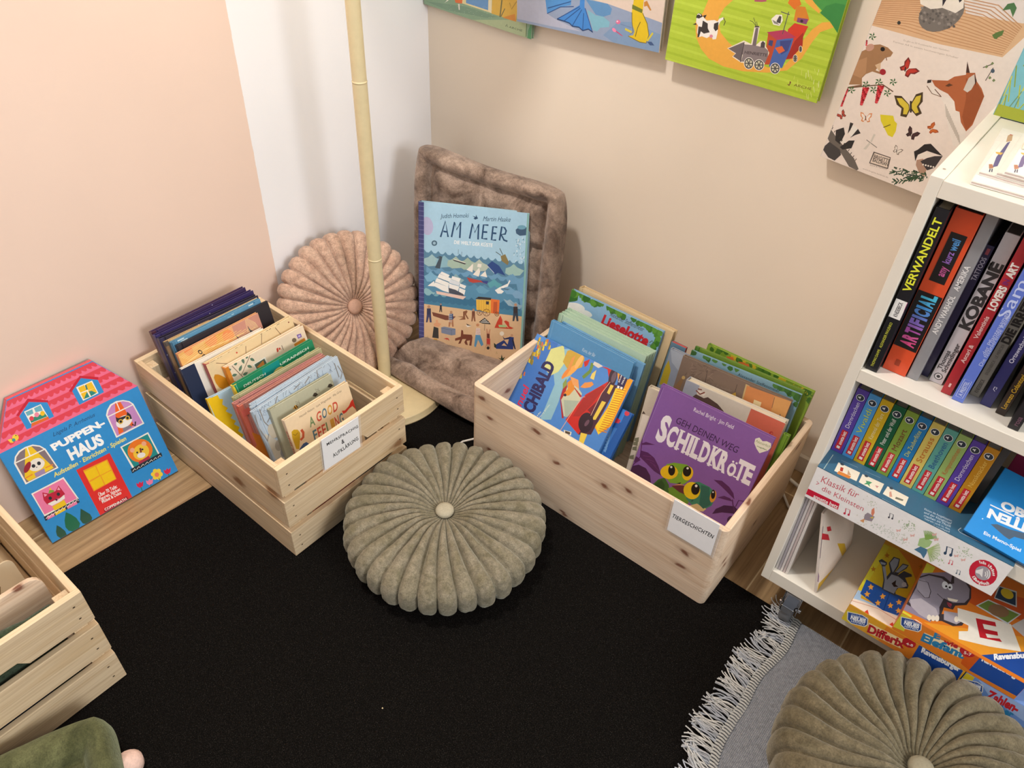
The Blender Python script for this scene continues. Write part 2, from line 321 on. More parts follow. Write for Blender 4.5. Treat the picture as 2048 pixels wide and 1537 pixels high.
SHEETS = {
'am': ((0.2097,-0.2787,0.04,0.376,0.2769,0.0817,0.2701,0.3793), 0.00025, [
P('a9cfe4',2,1515,0,-1060,1076,0,0,1060),P('d9b48c',2,2,1076,0,0,514,-1076,0),P('5c88a3',1078,436,-1023,-20,2,650,24,-26,25,0,24,26,25,-26,24,0,24,26,25,-26,24,0,24,26,24,-26,25,0,23,26,25,-26,24,0,23,26,25,-26,24,0,23,26,25,-26,23,0,24,26,24,-26,24,0,23,25,24,-25,24,0,22,25,25,-25,23,0,23,25,24,-25,24,0,22,25,24,-25,24,0,22,25,24,-25,23,0,22,25,25,-25,23,0,21,25,24,-228),
P('9fc0c4',56,976,45,18,37,34,38,-31,69,-22,-43,-53,-101,-19,-51,24),P('8fb9c6',182,979,44,18,37,34,38,-31,68,-22,-42,-53,-100,-19,-51,24),
P('a9bfae',301,985,43,17,37,34,37,-31,69,-21,-42,-53,-99,-19,-51,24),P('a5bca9',422,988,43,17,36,34,37,-31,68,-22,-41,-53,-98,-18,-50,24),
P('b9c4b4',539,984,42,17,36,34,37,-31,68,-21,-41,-53,-97,-18,-50,24),P('9fc0b8',881,982,41,17,35,33,37,-30,66,-21,-39,-52,-95,-18,-49,23),
P('6f9fc0',1078,461,-1023,-45,27,488,48,-30,49,1,48,33,48,-30,48,2,47,32,49,-30,47,2,47,32,48,-30,47,2,46,32,47,-30,47,2,45,32,48,-29,46,1,45,32,47,-30,46,2,44,32,9,-175),
P('4f7f9c',1078,451,-1023,-35,1,451,32,-28,32,0,31,30,32,-29,32,1,31,30,32,-29,31,1,31,29,32,-28,31,1,30,29,32,-28,31,1,30,29,32,-28,30,1,30,29,32,-28,30,1,30,29,31,-28,31,0,29,29,32,-27,30,0,29,29,31,-28,30,1,29,29,96,-391),
P('7fb3cf',56,800,38,23,32,34,38,-31,51,-18,-51,-50,-76,-10),P('8fb0b6',316,805,37,23,31,35,38,-32,50,-18,-49,-49,-75,-10),
P('5fa3ae',703,810,36,23,29,33,38,-31,49,-17,-46,-49,-73,-9),P('6f9fc0',886,882,35,22,28,33,38,-31,48,-17,-45,-48,-72,-9),
P('5a90af',1078,461,-1023,-45,1,359,35,-26,35,2,35,27,35,-25,35,1,35,28,35,-26,34,1,34,28,35,-25,35,1,33,27,35,-25,34,1,34,28,34,-26,34,2,33,27,35,-25,33,1,33,27,34,-25,34,1,32,27,35,-25,33,1,32,27,101,-312),
P('8fbcc4',30,640,45,43,32,-8,39,-26,32,-2,-51,-44,-65,-3),P('76a9b8',159,620,44,43,32,-8,38,-26,32,-2,-50,-44,-64,-3),
P('7aa8c4',310,758,43,42,32,-8,38,-26,31,-2,-49,-43,-63,-2),P('77a6c6',866,770,41,41,30,-8,38,-25,30,-2,-46,-42,-61,-2),
P('6aa0bc',591,739,42,43,31,-9,38,-25,31,-2,-48,-43,-62,-2),P('7fa9c8',953,739,40,42,30,-8,38,-25,17,-2,0,-12,-33,-31,-60,-2),
P('3f7494',55,370,1,261,28,-23,28,1,27,25,28,-23,28,1,27,25,28,-23,28,1,27,25,28,-23,27,1,27,25,28,-23,27,1,27,25,28,-23,27,1,26,25,28,-23,27,1,26,25,28,-23,27,1,25,25,28,-23,27,1,25,25,28,-23,26,1,26,25,27,-23,27,1,25,25,27,-23,27,1,25,25,43,-250),
P('4a82a0',55,370,14,186,21,-16,22,1,21,17,22,-15,21,1,21,17,22,-15,21,0,21,18,22,-16,21,1,21,17,21,-15,22,0,20,18,22,-16,21,1,21,17,21,-15,21,0,21,17,21,-15,21,1,20,17,21,-15,21,0,21,17,21,-15,20,1,21,17,21,-15,20,0,20,17,22,-15,20,1,20,17,21,-15,21,0,19,17,21,-15,21,1,19,17,21,-16,21,1,19,17,21,-15,20,1,20,16,3,-178),
P('9db7c4',870,679,37,-13,30,16,32,-26,36,-1,-28,-41,-55,5),P('8aabbd',932,663,37,-13,29,16,32,-26,36,-1,-28,-41,-55,5),
P('dcb991',55,2,1,514,327,3,252,-2,431,11,12,-226,0,-300),P('f4f1ea',240,869,82,-26,-13,-23,-88,25),P('f4f1ea',215,844,126,-32,-12,-39,-133,32),
P('f4f1ea',190,798,126,-32,-6,-44,-139,37),P('f4f1ea',171,753,139,-31,7,-55,-63,10,-96,37),P('f4f1ea',347,837,87,-13,-12,-39,-81,20),
P('dfe3e6',328,804,101,-21,-12,-35,-101,18),P('f4f1ea',316,759,107,-16,-17,-64,-89,37),P('f4f1ea',429,774,63,-16,-12,-32,-57,17),
P('f4f1ea',423,730,63,-16,-11,-51,-57,24),P('f4f1ea',161,764,-67,-58,77,4),P('5b4a4f',374,656,32,17,63,-4,-6,-26,-82,-5),
P('e9c9bb',181,666,313,-16,-31,-33,-272,20),P('4c5260',311,715,69,-10,82,-32,1,-22,-146,12),P('f4f1ea',782,753,47,36,77,46,16,38,10,-10,-25,-58,-71,-33,37,-19,-23,-25,-37,-5),
P('5d7d94',835,784,97,1,-23,-16,-37,2),P('efe9dc',557,986,-66,-68,62,-19),P('efe9dc',603,992,39,-1,-5,-34,-39,2),
P('efe9dc',619,955,-62,-76,59,-14,13,50),P('efe9dc',681,930,-50,-54,70,-6),P('b8483f',496,844,130,-14,86,5,-12,-32,-61,11,-80,-17,-37,7),
P('3b4a8a',638,832,74,3,-9,-31,-40,7),P('2d4a86',744,1033,71,-36,67,-89,-77,20,-26,-21,-82,82),L('c8d4e2',4.9,700,983,69,-63),
P('47545f',223,1020,22,-6,-24,-120,-51,5),L('47545f',7.4,189,1001,56,13,-38,4),P('3f3a3f',347,1002,140,-24,-12,-10,-112,21),
L('e8e0d5',6.1,357,1007,124,-24),L('4c5a68',3.1,407,1107,-2,-47),L('4c5a68',3.1,441,1088,-2,-42),P('8a7a4e',826,1092,44,23,38,-71,-10,-31,-61,34),
L('4f5a5a',6.1,828,1099,-51,28),L('4f5a5a',6.1,846,1107,-32,57),E('b7b6d6',88,1294,62,0.9,3.1,-87),P('3d5a77',959,1355,22,19,40,10,40,4,-1,-73,-58,-12,-36,18),
E('6fa3b9',1015,1383,40,4.4,-1,20),L('4f7f9c',4.3,970,1269,-3,-13),L('eef3f4',4.3,987,1258,-3,-13),L('4f7f9c',4.3,991,1200,-4,-13),
L('eef3f4',4.3,1050,1110,-3,-13),L('4f7f9c',4.3,1027,1247,-3,-13),L('eef3f4',4.3,1004,1231,-4,-13),L('4f7f9c',4.3,998,1271,-3,-13),
L('eef3f4',4.3,978,1070,-4,-13),L('4f7f9c',4.3,1041,1107,-3,-13),L('eef3f4',4.3,1030,1254,-3,-13),L('4f7f9c',4.3,984,1144,-3,-13),
L('eef3f4',4.3,1031,1095,-3,-14),L('4f7f9c',4.3,1037,1280,-3,-12),L('eef3f4',4.3,1016,1137,-4,-13),L('4f7f9c',4.3,999,1254,-3,-13),
L('eef3f4',4.3,995,1275,-4,-13),L('4f7f9c',4.3,1053,1094,-3,-13),L('eef3f4',4.3,1005,1226,-3,-13),L('4f7f9c',4.3,1046,1165,-3,-13),
L('eef3f4',4.3,1047,1098,-3,-13),L('4f7f9c',4.3,1002,1198,-3,-13),L('eef3f4',4.3,1012,1195,-3,-13),L('4f7f9c',4.3,1000,1224,-4,-13),
L('eef3f4',4.3,1030,1290,-4,-13),L('4f7f9c',4.3,956,1141,-3,-13),L('eef3f4',4.3,980,1166,-4,-13),L('4f7f9c',4.3,998,1214,-4,-13),
L('eef3f4',4.3,1051,1256,-4,-13),L('4f7f9c',4.3,990,1247,-4,-13),L('eef3f4',4.3,1014,1232,-4,-13),L('4f7f9c',4.3,990,1116,-3,-13),
L('eef3f4',4.3,984,1161,-3,-13),L('4f7f9c',4.3,1040,1277,-3,-13),L('eef3f4',4.3,988,1241,-3,-13),L('4f7f9c',4.3,1032,1153,-4,-13),
L('eef3f4',4.3,973,1214,-4,-13),L('4f7f9c',4.3,1003,1187,-3,-13),L('eef3f4',4.3,957,1124,-4,-13),L('4f7f9c',4.3,1050,1072,-3,-13),
L('eef3f4',4.3,1033,1069,-3,-13),L('4f7f9c',4.3,984,1226,-3,-13),L('eef3f4',4.3,1055,1117,-3,-13),L('4f7f9c',4.3,999,1069,-4,-13),
L('eef3f4',4.3,1019,1102,-3,-13),L('4f7f9c',4.3,977,1249,-3,-13),L('eef3f4',4.3,992,1263,-3,-13),E('4c6a7f',162,1138,29,3.3,-0.1,27),
E('9fbfd0',162,1138,15,1.7,-0.1,14),T('2b4a6b','Judith Homoki',223,1383,498,1418,-3.4,39.7,'i'),T('2b4a6b','Martin Haake',642,1402,903,1422,0.4,42.4,'i'),
P('2b4a6b',536,1439,36,-7,0,22,12,-21,10,-13,-27,-14,-18,9,12,10),L('234a70',16,225,1204,47,156,29,-147),L('234a70',16,252,1262,34,-2),
L('234a70',16,335,1216,29,145,19,-70,41,77,-6,-151),L('234a70',16,515,1222,26,144,23,-81,37,82,-2,-144),L('234a70',16,696,1368,-47,-2,-11,-130,51,3),
L('234a70',16,645,1300,42,2),L('234a70',16,782,1358,-41,1,-10,-124,44,2),L('234a70',16,737,1299,39,1),L('234a70',16,808,1238,18,130,27,-8,16,-24,-8,-32,-38,-10,29,-48,33,-8),
T('f3f6f6','DIE WELT DER KÜSTE',361,1155,742,1167,2.6,32.5,'b'),P('e8b74c',597,636,149,14,4,-133,-147,14),P('e8783a',745,662,89,0,-3,-142,-81,-3),
P('c05a33',774,635,37,5,1,-117,-40,-2),P('3a3636',621,667,127,5,-2,-22,-158,-9),L('c99a35',3.2,625,633,4,-105),
L('c99a35',3.2,650,637,4,-111),L('c99a35',3.2,675,640,4,-117),L('c99a35',3.2,700,644,4,-124),L('c99a35',3.2,724,647,5,-130),
L('7a4a2c',3.2,608,502,55,7),L('7a4a2c',3.2,621,527,29,-43),L('7a4a2c',3.2,649,531,-27,-51),L('7a4a2c',5.2,663,509,-3,-12,-7,-11,-11,-6,-12,-2,-11,4,-8,8,-3,12,2,12,8,10,11,7,12,2,11,-4,8,-8,3,-12),
L('7a4a2c',3.2,672,513,69,9),L('7a4a2c',3.2,689,545,36,-55),L('7a4a2c',3.2,723,550,-33,-65),L('7a4a2c',5.2,741,522,-2,-15,-10,-14,-13,-8,-16,-3,-14,5,-10,11,-4,15,3,15,9,14,14,8,15,2,14,-4,11,-11,3,-15),
L('7a4a2c',3.2,791,514,42,6),L('7a4a2c',3.2,801,534,22,-34),L('7a4a2c',3.2,822,537,-20,-40),L('7a4a2c',5.2,833,520,-2,-10,-5,-8,-8,-5,-10,-1,-8,3,-6,6,-3,9,2,9,6,9,8,5,9,1,9,-3,6,-6,2,-9),
P('3f3a3f',697,631,31,1,-2,-31,-28,-1),P('7b4a3c',140,443,148,-14,103,2,-38,-43,-71,-10,-129,26),E('b98a6a',107,493,16,2.2,-0,15),
P('3b3f5a',86,473,42,6,2,-69,-45,-6),P('46486a',85,407,45,7,8,-81,-20,-3,-10,59,-15,-62,-17,-3),E('b98a6a',233,536,8,1.1,-0.1,8),
P('33343f',223,526,20,3,1,-34,-22,-4),P('33343f',222,493,22,3,4,-39,-9,-2,-6,30,-6,-31,-9,-2),E('b98a6a',342,469,14,2,-0.2,14),
P('33507f',323,450,39,6,2,-63,-41,-6),P('b07a5a',322,390,42,6,8,-74,-18,-3,-10,55,-13,-58,-16,-3),E('b98a6a',572,527,11,1.6,-0.3,11),
P('7a4b3a',557,512,31,4,2,-50,-33,-4),P('8a5a44',557,464,33,5,7,-59,-14,-2,-9,43,-9,-45,-12,-2),E('b98a6a',994,635,15,2.1,-0.8,15),
P('3a3436',974,615,41,6,5,-68,-44,-7),P('3b4350',976,550,44,6,11,-80,-19,-3,-13,59,-11,-62,-17,-2),P('8b5a41',466,493,37,18,10,-12,-15,-27,29,-46,-15,-3,-27,41,8,-50,-70,-13,44,29,-60,4,60,8),
L('e6e2da',5.2,314,439,38,3),L('e6e2da',5.2,314,422,38,2),L('e6e2da',5.2,314,404,39,2),L('e6e2da',5.2,315,386,38,2),
L('e6e2da',5.2,315,368,38,3),P('2a2a2c',687,461,-55,-52,35,-10,87,3,-29,33),L('f0ece2',5.8,678,444,25,-2),L('f0ece2',5.8,665,429,54,0),
L('f0ece2',5.8,651,413,83,3),L('4f4038',3.9,692,396,-1,-67),P('c8452f',847,509,23,-46,-1,-44,47,-18,22,-10,-52,62,18,12,31,-11,8,-43,44,-13,-24,-13,-49,-4,-121,-8,22,63),
P('a9c48a',832,410,74,8,7,-24,-74,-8),E('e0a37a',192,355,14,2.1,-0.1,14),P('e0a37a',157,321,35,24,46,-13,-20,-35,-52,-1),
P('3c3c3a',160,292,49,-9,4,-110,-69,-1),P('d6a032',160,165,40,-1,-7,-40,-19,17,-20,-17),P('7f8aa0',238,294,32,14,120,-5,1,-64,-42,-13,-107,10),
L('5a6478',3.9,241,288,107,-4,38,16),L('5a6478',3.9,348,284,1,-55),P('e9e3d8',494,357,32,-1,32,1,-44,-19),P('3a3436',500,374,58,-17,-45,0),
P('7a4433',451,300,19,-4,4,-38,86,7,10,-25,-10,-92,-23,0,8,56,-35,-12,14,-43,-25,2,-14,24,19,36,-39,-6,-18,-49,-26,-10,19,48,-52,-20,0,26,58,28),
E('c98b62',620,376,16,2.4,-0.5,16),P('e8d8cf',605,342,41,3,6,-67,-51,-7),P('5a97c0',601,271,48,4,37,-94,-21,-23,-37,65,-20,-81,-19,4),
L('b05a5a',3.9,606,332,41,3),L('b05a5a',3.9,606,316,41,3),L('b05a5a',3.9,607,300,41,3),L('b05a5a',3.9,607,284,41,3),
P('c9906f',709,351,10,1,11,-49,11,46,12,2,-7,-58,9,-89,13,-89,-21,62,-29,-4,-23,-56,22,81,-3,96),P('c7443d',716,250,37,2,3,-61,-38,1),
P('6a3a30',717,301,28,1,2,-48,-28,2),E('2f2a2c',735,152,16,2.6,-0.6,17),P('2a3f80',815,201,79,60,39,-42,15,85,44,0,0,-127,-175,-21),
P('25305c',877,300,23,-22,61,28,-12,-27,-55,-15),P('222a4a',986,297,33,-116,-15,4,-29,79),P('dcb991',872,200,24,29,32,-27),
E('c99a78',972,320,14,2,-0.7,14),P('2c3a2c',793,216,22,-15,2,-39,-20,10),E('efe6d4',870,324,22,3.4,-0.9,23),P('35573a',75,125,33,12,36,-67,-49,-1),
P('28402c',839,65,32,-5,5,46,14,-40,24,21,-23,-50),L('9c8750',3.2,194,74,6,31,7,-29),L('9c8750',3.2,246,79,7,31,6,-29),
L('9c8750',3.2,325,95,6,30,7,-28),L('9c8750',3.2,344,91,6,31,7,-29),L('9c8750',3.2,88,157,7,31,6,-29),L('9c8750',3.2,819,101,5,30,8,-28),
P('c7443d',297,192,20,-3,13,-24,-26,12,-13,-18,7,17,-33,1),P('3c3f78',2,1515,0,-1513,54,0,0,1513),P('7477a6',2,2,54,0,0,4,-54,0),
P('7477a6',2,45,54,0,0,6,-54,0),P('7477a6',2,89,54,0,0,6,-54,0),P('7477a6',2,134,54,0,0,6,-54,0),P('7477a6',2,178,54,0,0,7,-54,0),
P('7477a6',2,223,54,0,0,6,-54,0),P('7477a6',2,268,54,0,0,6,-54,0),P('7477a6',2,312,54,0,0,6,-54,0),P('7477a6',2,357,54,0,0,6,-54,0),
P('7477a6',2,402,54,0,0,6,-54,0),P('7477a6',2,446,54,0,0,6,-54,0),P('7477a6',2,491,54,0,0,6,-54,0),P('7477a6',2,535,54,0,0,7,-54,0),
P('7477a6',2,580,54,0,0,6,-54,0),P('7477a6',2,625,54,0,0,6,-54,0),P('7477a6',2,669,54,0,0,6,-54,0),P('7477a6',2,714,54,0,0,6,-54,0),
P('7477a6',2,759,54,0,0,6,-54,0),P('7477a6',2,803,54,0,0,6,-54,0),P('7477a6',2,848,54,0,0,6,-54,0),P('7477a6',2,892,54,0,0,6,-54,0),
P('7477a6',2,937,54,0,0,6,-54,0),P('7477a6',2,982,54,0,0,6,-54,0),P('7477a6',2,1026,54,0,0,6,-54,0),P('7477a6',2,1071,54,0,0,6,-54,0),
P('7477a6',2,1115,54,0,0,7,-54,0),P('7477a6',2,1160,54,0,0,6,-54,0),P('7477a6',2,1205,54,0,0,6,-54,0),P('7477a6',2,1249,54,0,0,6,-54,0),
P('7477a6',2,1294,54,0,0,6,-54,0),P('7477a6',2,1339,54,0,0,6,-54,0),P('7477a6',2,1383,54,0,0,6,-54,0),P('7477a6',2,1428,54,0,0,6,-54,0),
P('7477a6',2,1472,54,0,0,7,-54,0),P('7477a6',6,1515,0,-1513,2,0,0,1513),P('7477a6',16,1515,0,-1513,2,0,0,1513),
P('7477a6',26,1515,0,-1513,2,0,0,1513),P('7477a6',36,1515,0,-1513,1,0,0,1513),P('7477a6',45,1515,0,-1513,2,0,0,1513),
P('86b5ad',1061,1515,0,-1513,17,0,0,1513),]),
'pup': ((0.0704,-1.1644,0.004,1.5254,0.2925,-0.0018,0.2698,0.34), 0.00025, [
P('2f8fd0',2,2,1075,0,0,861,-1075,0),P('f06c8c',0,863,1079,0,-221,341,-637,0),P('e2404f',221,1204,-17,-25,1,-21,13,0,26,21,2,-21,13,0,24,21,4,-21,13,0,23,21,5,-21,13,0,21,21,7,-21,13,0,20,21,8,-21,13,0,18,21,10,-21,13,0,16,21,12,-21,13,0,15,21,13,-21,13,0,13,21,15,-21,13,0,12,21,16,-21,13,0,10,21,18,-21,13,0,9,21,19,-21,13,0,7,21,21,-21,14,0,5,21,22,-21,14,0,3,21,24,-21,14,0,1,21,26,-21,14,0,0,21,-17,25),
P('e2404f',177,1136,-17,-26,2,-20,16,0,27,20,3,-20,16,0,25,20,6,-20,15,0,24,20,7,-20,15,0,23,20,8,-20,15,0,21,20,10,-20,16,0,19,20,11,-20,16,0,18,20,13,-20,15,0,16,20,15,-20,15,0,15,20,16,-20,15,0,14,20,17,-20,16,0,11,20,20,-20,15,0,10,20,21,-20,15,0,8,20,23,-20,15,0,7,20,24,-20,16,0,5,20,25,-20,16,0,3,20,28,-20,15,0,2,20,-17,26),
P('e2404f',133,1068,-17,-26,4,-20,17,0,29,20,5,-20,17,0,28,20,7,-20,17,0,25,20,9,-20,17,0,24,20,10,-20,17,0,23,20,12,-20,17,0,21,20,13,-20,17,0,20,20,15,-20,17,0,18,20,16,-20,17,0,16,20,18,-20,18,0,14,20,20,-20,17,0,13,20,21,-20,17,0,12,20,23,-20,17,0,10,20,24,-20,17,0,9,20,25,-20,18,0,7,20,27,-20,17,0,5,20,29,-20,17,0,4,20,-16,26),
P('e2404f',88,1000,-16,-26,5,-21,19,0,31,21,7,-21,19,0,29,21,8,-21,19,0,28,21,10,-21,19,0,26,21,12,-21,19,0,24,21,13,-21,19,0,23,21,15,-21,19,0,21,21,17,-21,18,0,20,21,18,-21,19,0,18,21,20,-21,19,0,16,21,21,-21,19,0,15,21,23,-21,19,0,13,21,25,-21,18,0,12,21,26,-21,19,0,10,21,28,-21,19,0,8,21,29,-21,19,0,7,21,31,-21,19,0,5,21,-16,26),
P('e2404f',44,931,-16,-25,7,-21,20,0,33,21,9,-21,20,0,31,21,10,-21,21,0,29,21,12,-21,21,0,28,21,13,-21,21,0,26,21,15,-21,20,0,25,21,17,-21,20,0,23,21,18,-21,21,0,21,21,20,-21,21,0,20,21,21,-21,21,0,18,21,23,-21,20,0,17,21,25,-21,20,0,15,21,27,-21,20,0,14,21,27,-21,21,0,12,21,29,-21,21,0,10,21,31,-21,21,0,8,21,33,-21,20,0,8,21,-17,25),
P('c8102e',730,1146,116,-74,-11,-19,-106,72,-101,-71,-16,18),P('2f8fd0',729,1125,103,-71,0,-113,-199,-6,0,125),
P('f5efe2',669,1075,124,-6,0,-116,-123,-1),P('f2bf1c',681,1065,47,-1,-1,-46,-48,2),P('f2bf1c',738,1063,46,-1,2,-58,-50,6),
P('f2bf1c',679,1013,46,-4,-4,-51,-44,3),P('f2bf1c',733,1008,53,-4,1,-41,-52,-6),P('23877c',680,962,43,42,1,-47),
P('23877c',737,1000,20,-5,24,-32,-46,-6),P('3c7a6c',731,1059,12,-1,-6,-40,-11,2),P('c8102e',343,1155,115,-80,-9,-16,-108,71,-103,-68,-15,12),
P('2f8fd0',340,1127,106,-63,-6,-124,-36,0,-5,21,-114,6,-13,-29,-33,4,0,116),P('f5efe2',281,1076,121,-3,2,-111,-125,8),
P('6fb0bd',287,1067,49,-1,-6,-34,-44,2),P('6fb0bd',349,1067,48,0,-4,-46,-47,12),P('2f8a6e',289,1008,107,-8,4,-36,-115,9),
P('e86a1e',286,969,118,-7,0,-22,-124,5,-10,-6),E('e04050',302,1003,13,-8,8,16),E('f2bf1c',382,1002,14,-8,8,17),
E('f08aa0',344,1012,14,-8,8,17),E('f6d23c',149,923,18,-11,10,22),P('f6d23c',98,933,25,-3,-1,-37,-18,11),E('3c9a94',131,912,10,-6,5.8,12),
E('2a2a2a',158,936,3.4,-2.1,2,4.3),T('1b3f66','Lisgela P. Arrhenius',370,796,692,793,6.4,31,'i'),P('f5efe2',49,551,6,193,28,46,39,27,50,6,50,-9,39,-34,22,-44,12,-189),
P('857479',61,561,5,181,24,40,37,23,46,7,44,-8,38,-31,18,-39,13,-176),P('f2c81e',168,813,42,-9,58,-239,-190,-2,-12,39),
L('f5efe2',9.7,62,744,221,-8),L('f5efe2',8.3,181,814,-11,-75),E('efe6da',179,654,55,-9,-12,-49),E('9a1f2e',117,669,32,32,-14,14),
E('9a1f2e',230,666,10,-33,-6,17),E('2b2b33',156,656,11,-7,6,13),E('2b2b33',196,655,11,-7,6,14),P('2b2b33',165,638,11,1,-6,-11),
P('a58cb0',136,599,74,0,-10,-43,-68,11),L('e98a2e',9.7,67,597,56,2),L('e98a2e',9.7,219,597,55,-4),P('f5efe2',760,544,8,214,25,37,39,30,52,3,49,-18,39,-32,19,-37,9,-200),
P('c98cc4',771,556,8,199,24,31,34,26,45,5,47,-16,35,-28,17,-33,9,-186),P('f0641e',866,812,43,-5,15,-234,-135,-14,35,146),
L('f5efe2',9.4,771,740,217,-4),L('f5efe2',7.5,881,820,-4,-73),E('f3ece2',868,640,65,-4.9,-7,-50),P('2c2a2c',826,708,14,-19,33,-5,32,-6,17,26,13,-37,-4,-38,-31,12,-14,21,-18,-2,-35,-27,-16,37),
E('e0b23a',845,653,16,-9,8,18),E('e0b23a',903,654,16,-9,8,18),E('1c1c1c',845,653,9,-5.4,4.6,11),E('1c1c1c',903,654,9,-5.5,4.6,11),
P('8a7f8c',833,593,63,-4,7,-24,-73,-7),L('2c2a2c',12.2,912,586,17,-23,16,31),T('fbfbf8','PUPPEN-',326,690,736,688,-6.4,54.3,'x'),
T('fbfbf8','HAUS',398,553,666,550,2.1,89.8,'x'),T('f3e36a','Aufstellen · Einrichten · Spielen',238,491,821,486,6,36.5,'b'),
P('f5efe2',49,462,245,-4,18,-230,-264,-4),P('ef7fa8',58,451,227,-5,17,-207,-248,14),P('c01f3c',117,428,36,-38,47,-5,35,30,10,-89,-27,-28,-38,27,-43,-16,-33,5,-6,50),
P('f3ece2',107,321,56,-2,7,-15,67,18,-8,-32,-45,-5,-57,3),P('f3a6b8',120,413,19,-22,-24,-6),P('f3a6b8',211,386,20,19,0,-32),
E('2b2b33',143,353,10,-7,5.7,13),E('2b2b33',204,350,10,-7,5.7,13),P('2b2b33',166,326,19,-6,-14,-17),P('f2c81e',124,281,95,3,-1,-51,-91,8),
P('7aa83c',147,394,18,24,27,-19,-6,-14),E('f2bf1c',174,421,6,-4.5,3.8,8),P('2a3340',41,239,267,-4,-2,-37,-269,2),
P('ef7fa8',64,227,49,-1,-5,-27,-56,3),P('f2c81e',121,227,78,-4,-4,-25,-80,1),P('ef7fa8',213,222,74,0,-1,-28,-77,3),
L('f5efe2',4.8,48,215,24,15,-1,-18),L('f5efe2',4.8,75,215,25,15,-1,-18),L('f5efe2',4.8,103,216,25,14,-1,-18),L('f5efe2',4.8,132,216,25,15,-1,-18),
L('f5efe2',4.8,160,216,25,15,-1,-18),L('f5efe2',4.8,189,216,25,15,-1,-18),L('f5efe2',4.8,217,216,25,15,0,-18),L('f5efe2',4.8,246,217,25,15,0,-19),
L('f5efe2',4.8,275,217,25,15,0,-18),P('1c6b4a',186,181,22,-36,21,-53,4,-61,-23,-32,-46,0,-26,25,-6,43,17,54),P('28543f',288,145,20,-44,19,-42,0,-39,-18,-26,-35,-2,-25,27,-3,41),
P('28543f',87,120,15,-30,14,-50,-3,-36,-20,-14,-30,15,-11,31,8,37),P('e02f2a',394,460,270,-5,-3,-463,-275,-1),P('f0a01e',435,428,192,-14,-7,-194,-190,1),
P('f6c90e',436,413,89,-3,-4,-86,-83,0),P('f6c90e',533,410,83,-3,0,-89,-89,2),P('f6c90e',439,309,85,4,-5,-82,-81,-1),
P('f6c90e',531,313,84,-4,0,-81,-87,-3),T('fbf3ea','Über 70 Teile:',446,153,595,145,2.5,31.8,'b'),T('fbf3ea','Figuren, Sticker,',436,121,612,110,2.1,27.4,'b'),
T('fbf3ea','Möbel & Deko',444,87,602,78,0.9,28.4,'b'),P('a8152a',427,31,200,4,3,-31,-204,-2),T('fbf3ea','COPPENRATH',435,15,616,4,-0.2,22.7,'b'),
P('f5efe2',755,457,242,0,7,-238,-240,-9),P('1f8f8c',766,446,221,-2,5,-213,-214,3),E('f07a1e',878,342,96,-27,-19,-102),
E('f6c83a',880,327,65,-2.8,-4.8,-69),E('f6b08a',825,380,16,-10,8,19),E('f6b08a',928,382,17,-11,8,19),E('2b2b33',851,340,7,-4.5,3.5,8),
E('2b2b33',898,342,7,-4.5,3.5,8),P('7a2f1e',880,365,14,-4,-11,-46,-15,-5),E('f3ece2',870,300,32,-8,-2.3,-24),P('b03048',825,257,93,7,10,-55,-106,2),
P('23303c',747,236,272,-2,-3,-37,-271,-3),L('f5efe2',4.8,754,207,23,14,5,-15),L('f5efe2',4.8,791,207,22,13,6,-15),
L('f5efe2',4.8,828,207,22,13,6,-16),L('f5efe2',4.8,865,207,22,12,6,-16),L('f5efe2',4.8,902,207,22,11,6,-16),L('f5efe2',4.8,940,207,21,10,6,-15),
L('f5efe2',4.8,978,206,21,10,6,-15),L('1f7a4a',6.2,756,50,-5,-48),P('1f7a4a',732,2,22,4,21,-9,-19,-16),P('d81e4a',737,97,11,-17,19,14,4,-20,22,8,-19,-40,-30,-2,-13,27),
L('1f7a4a',6.2,834,26,-5,-24),P('1f7a4a',809,-22,23,5,21,-10,-19,-16),P('ef7fa8',814,74,12,-17,18,14,5,-20,22,8,-19,-40,-31,-2,-13,27),
L('1f7a4a',6.2,998,31,-5,-29),P('1f7a4a',973,-18,23,5,22,-10,-20,-17),P('d81e4a',977,79,12,-18,19,15,4,-20,24,8,-20,-41,-31,-2,-14,28),
E('f6d23c',939,55,16,-11,8,19),E('f6d23c',914,37,16,-11,8,19),E('f6d23c',888,55,16,-11,8,19),E('f6d23c',886,90,16,-11,8,18),
E('f6d23c',911,108,16,-10,8,18),E('f6d23c',937,91,16,-11,8,19),E('f0805a',911,69,16,-11,8,19),L('1f7a4a',6.2,913,33,0,-31),
]),
'dusk0': ((0.1102,-0.8361,0.016,1.5675,0.25,-0.0013,0.22,0.315), 0.00025, [
P('d8d2e4',294,1151,6,0,0,6,-6,0),P('d8d2e4',565,1142,5,0,0,7,-5,0),P('d8d2e4',470,1175,5,0,0,7,-5,0),P('d8d2e4',74,1192,6,0,0,6,-6,0),
P('d8d2e4',57,1183,6,0,0,6,-6,0),P('d8d2e4',84,1144,5,0,0,7,-5,0),P('d8d2e4',378,1228,5,0,0,6,-5,0),P('d8d2e4',129,1159,5,0,0,7,-5,0),
P('d8d2e4',545,1241,6,0,0,7,-6,0),P('b7b2cc',34,779,7,0,0,7,-7,0),P('b7b2cc',52,536,7,0,0,8,-7,0),P('b7b2cc',47,705,7,0,0,7,-7,0),
P('b7b2cc',15,586,7,0,0,7,-7,0),P('b7b2cc',22,1070,7,0,0,7,-7,0),P('b7b2cc',17,907,7,0,0,8,-7,0),P('b7b2cc',37,762,7,0,0,8,-7,0),
P('b7b2cc',33,548,7,0,0,7,-7,0),P('b7b2cc',11,647,7,0,0,7,-7,0),P('b7b2cc',39,800,7,0,0,8,-7,0),P('b7b2cc',23,910,7,0,0,7,-7,0),
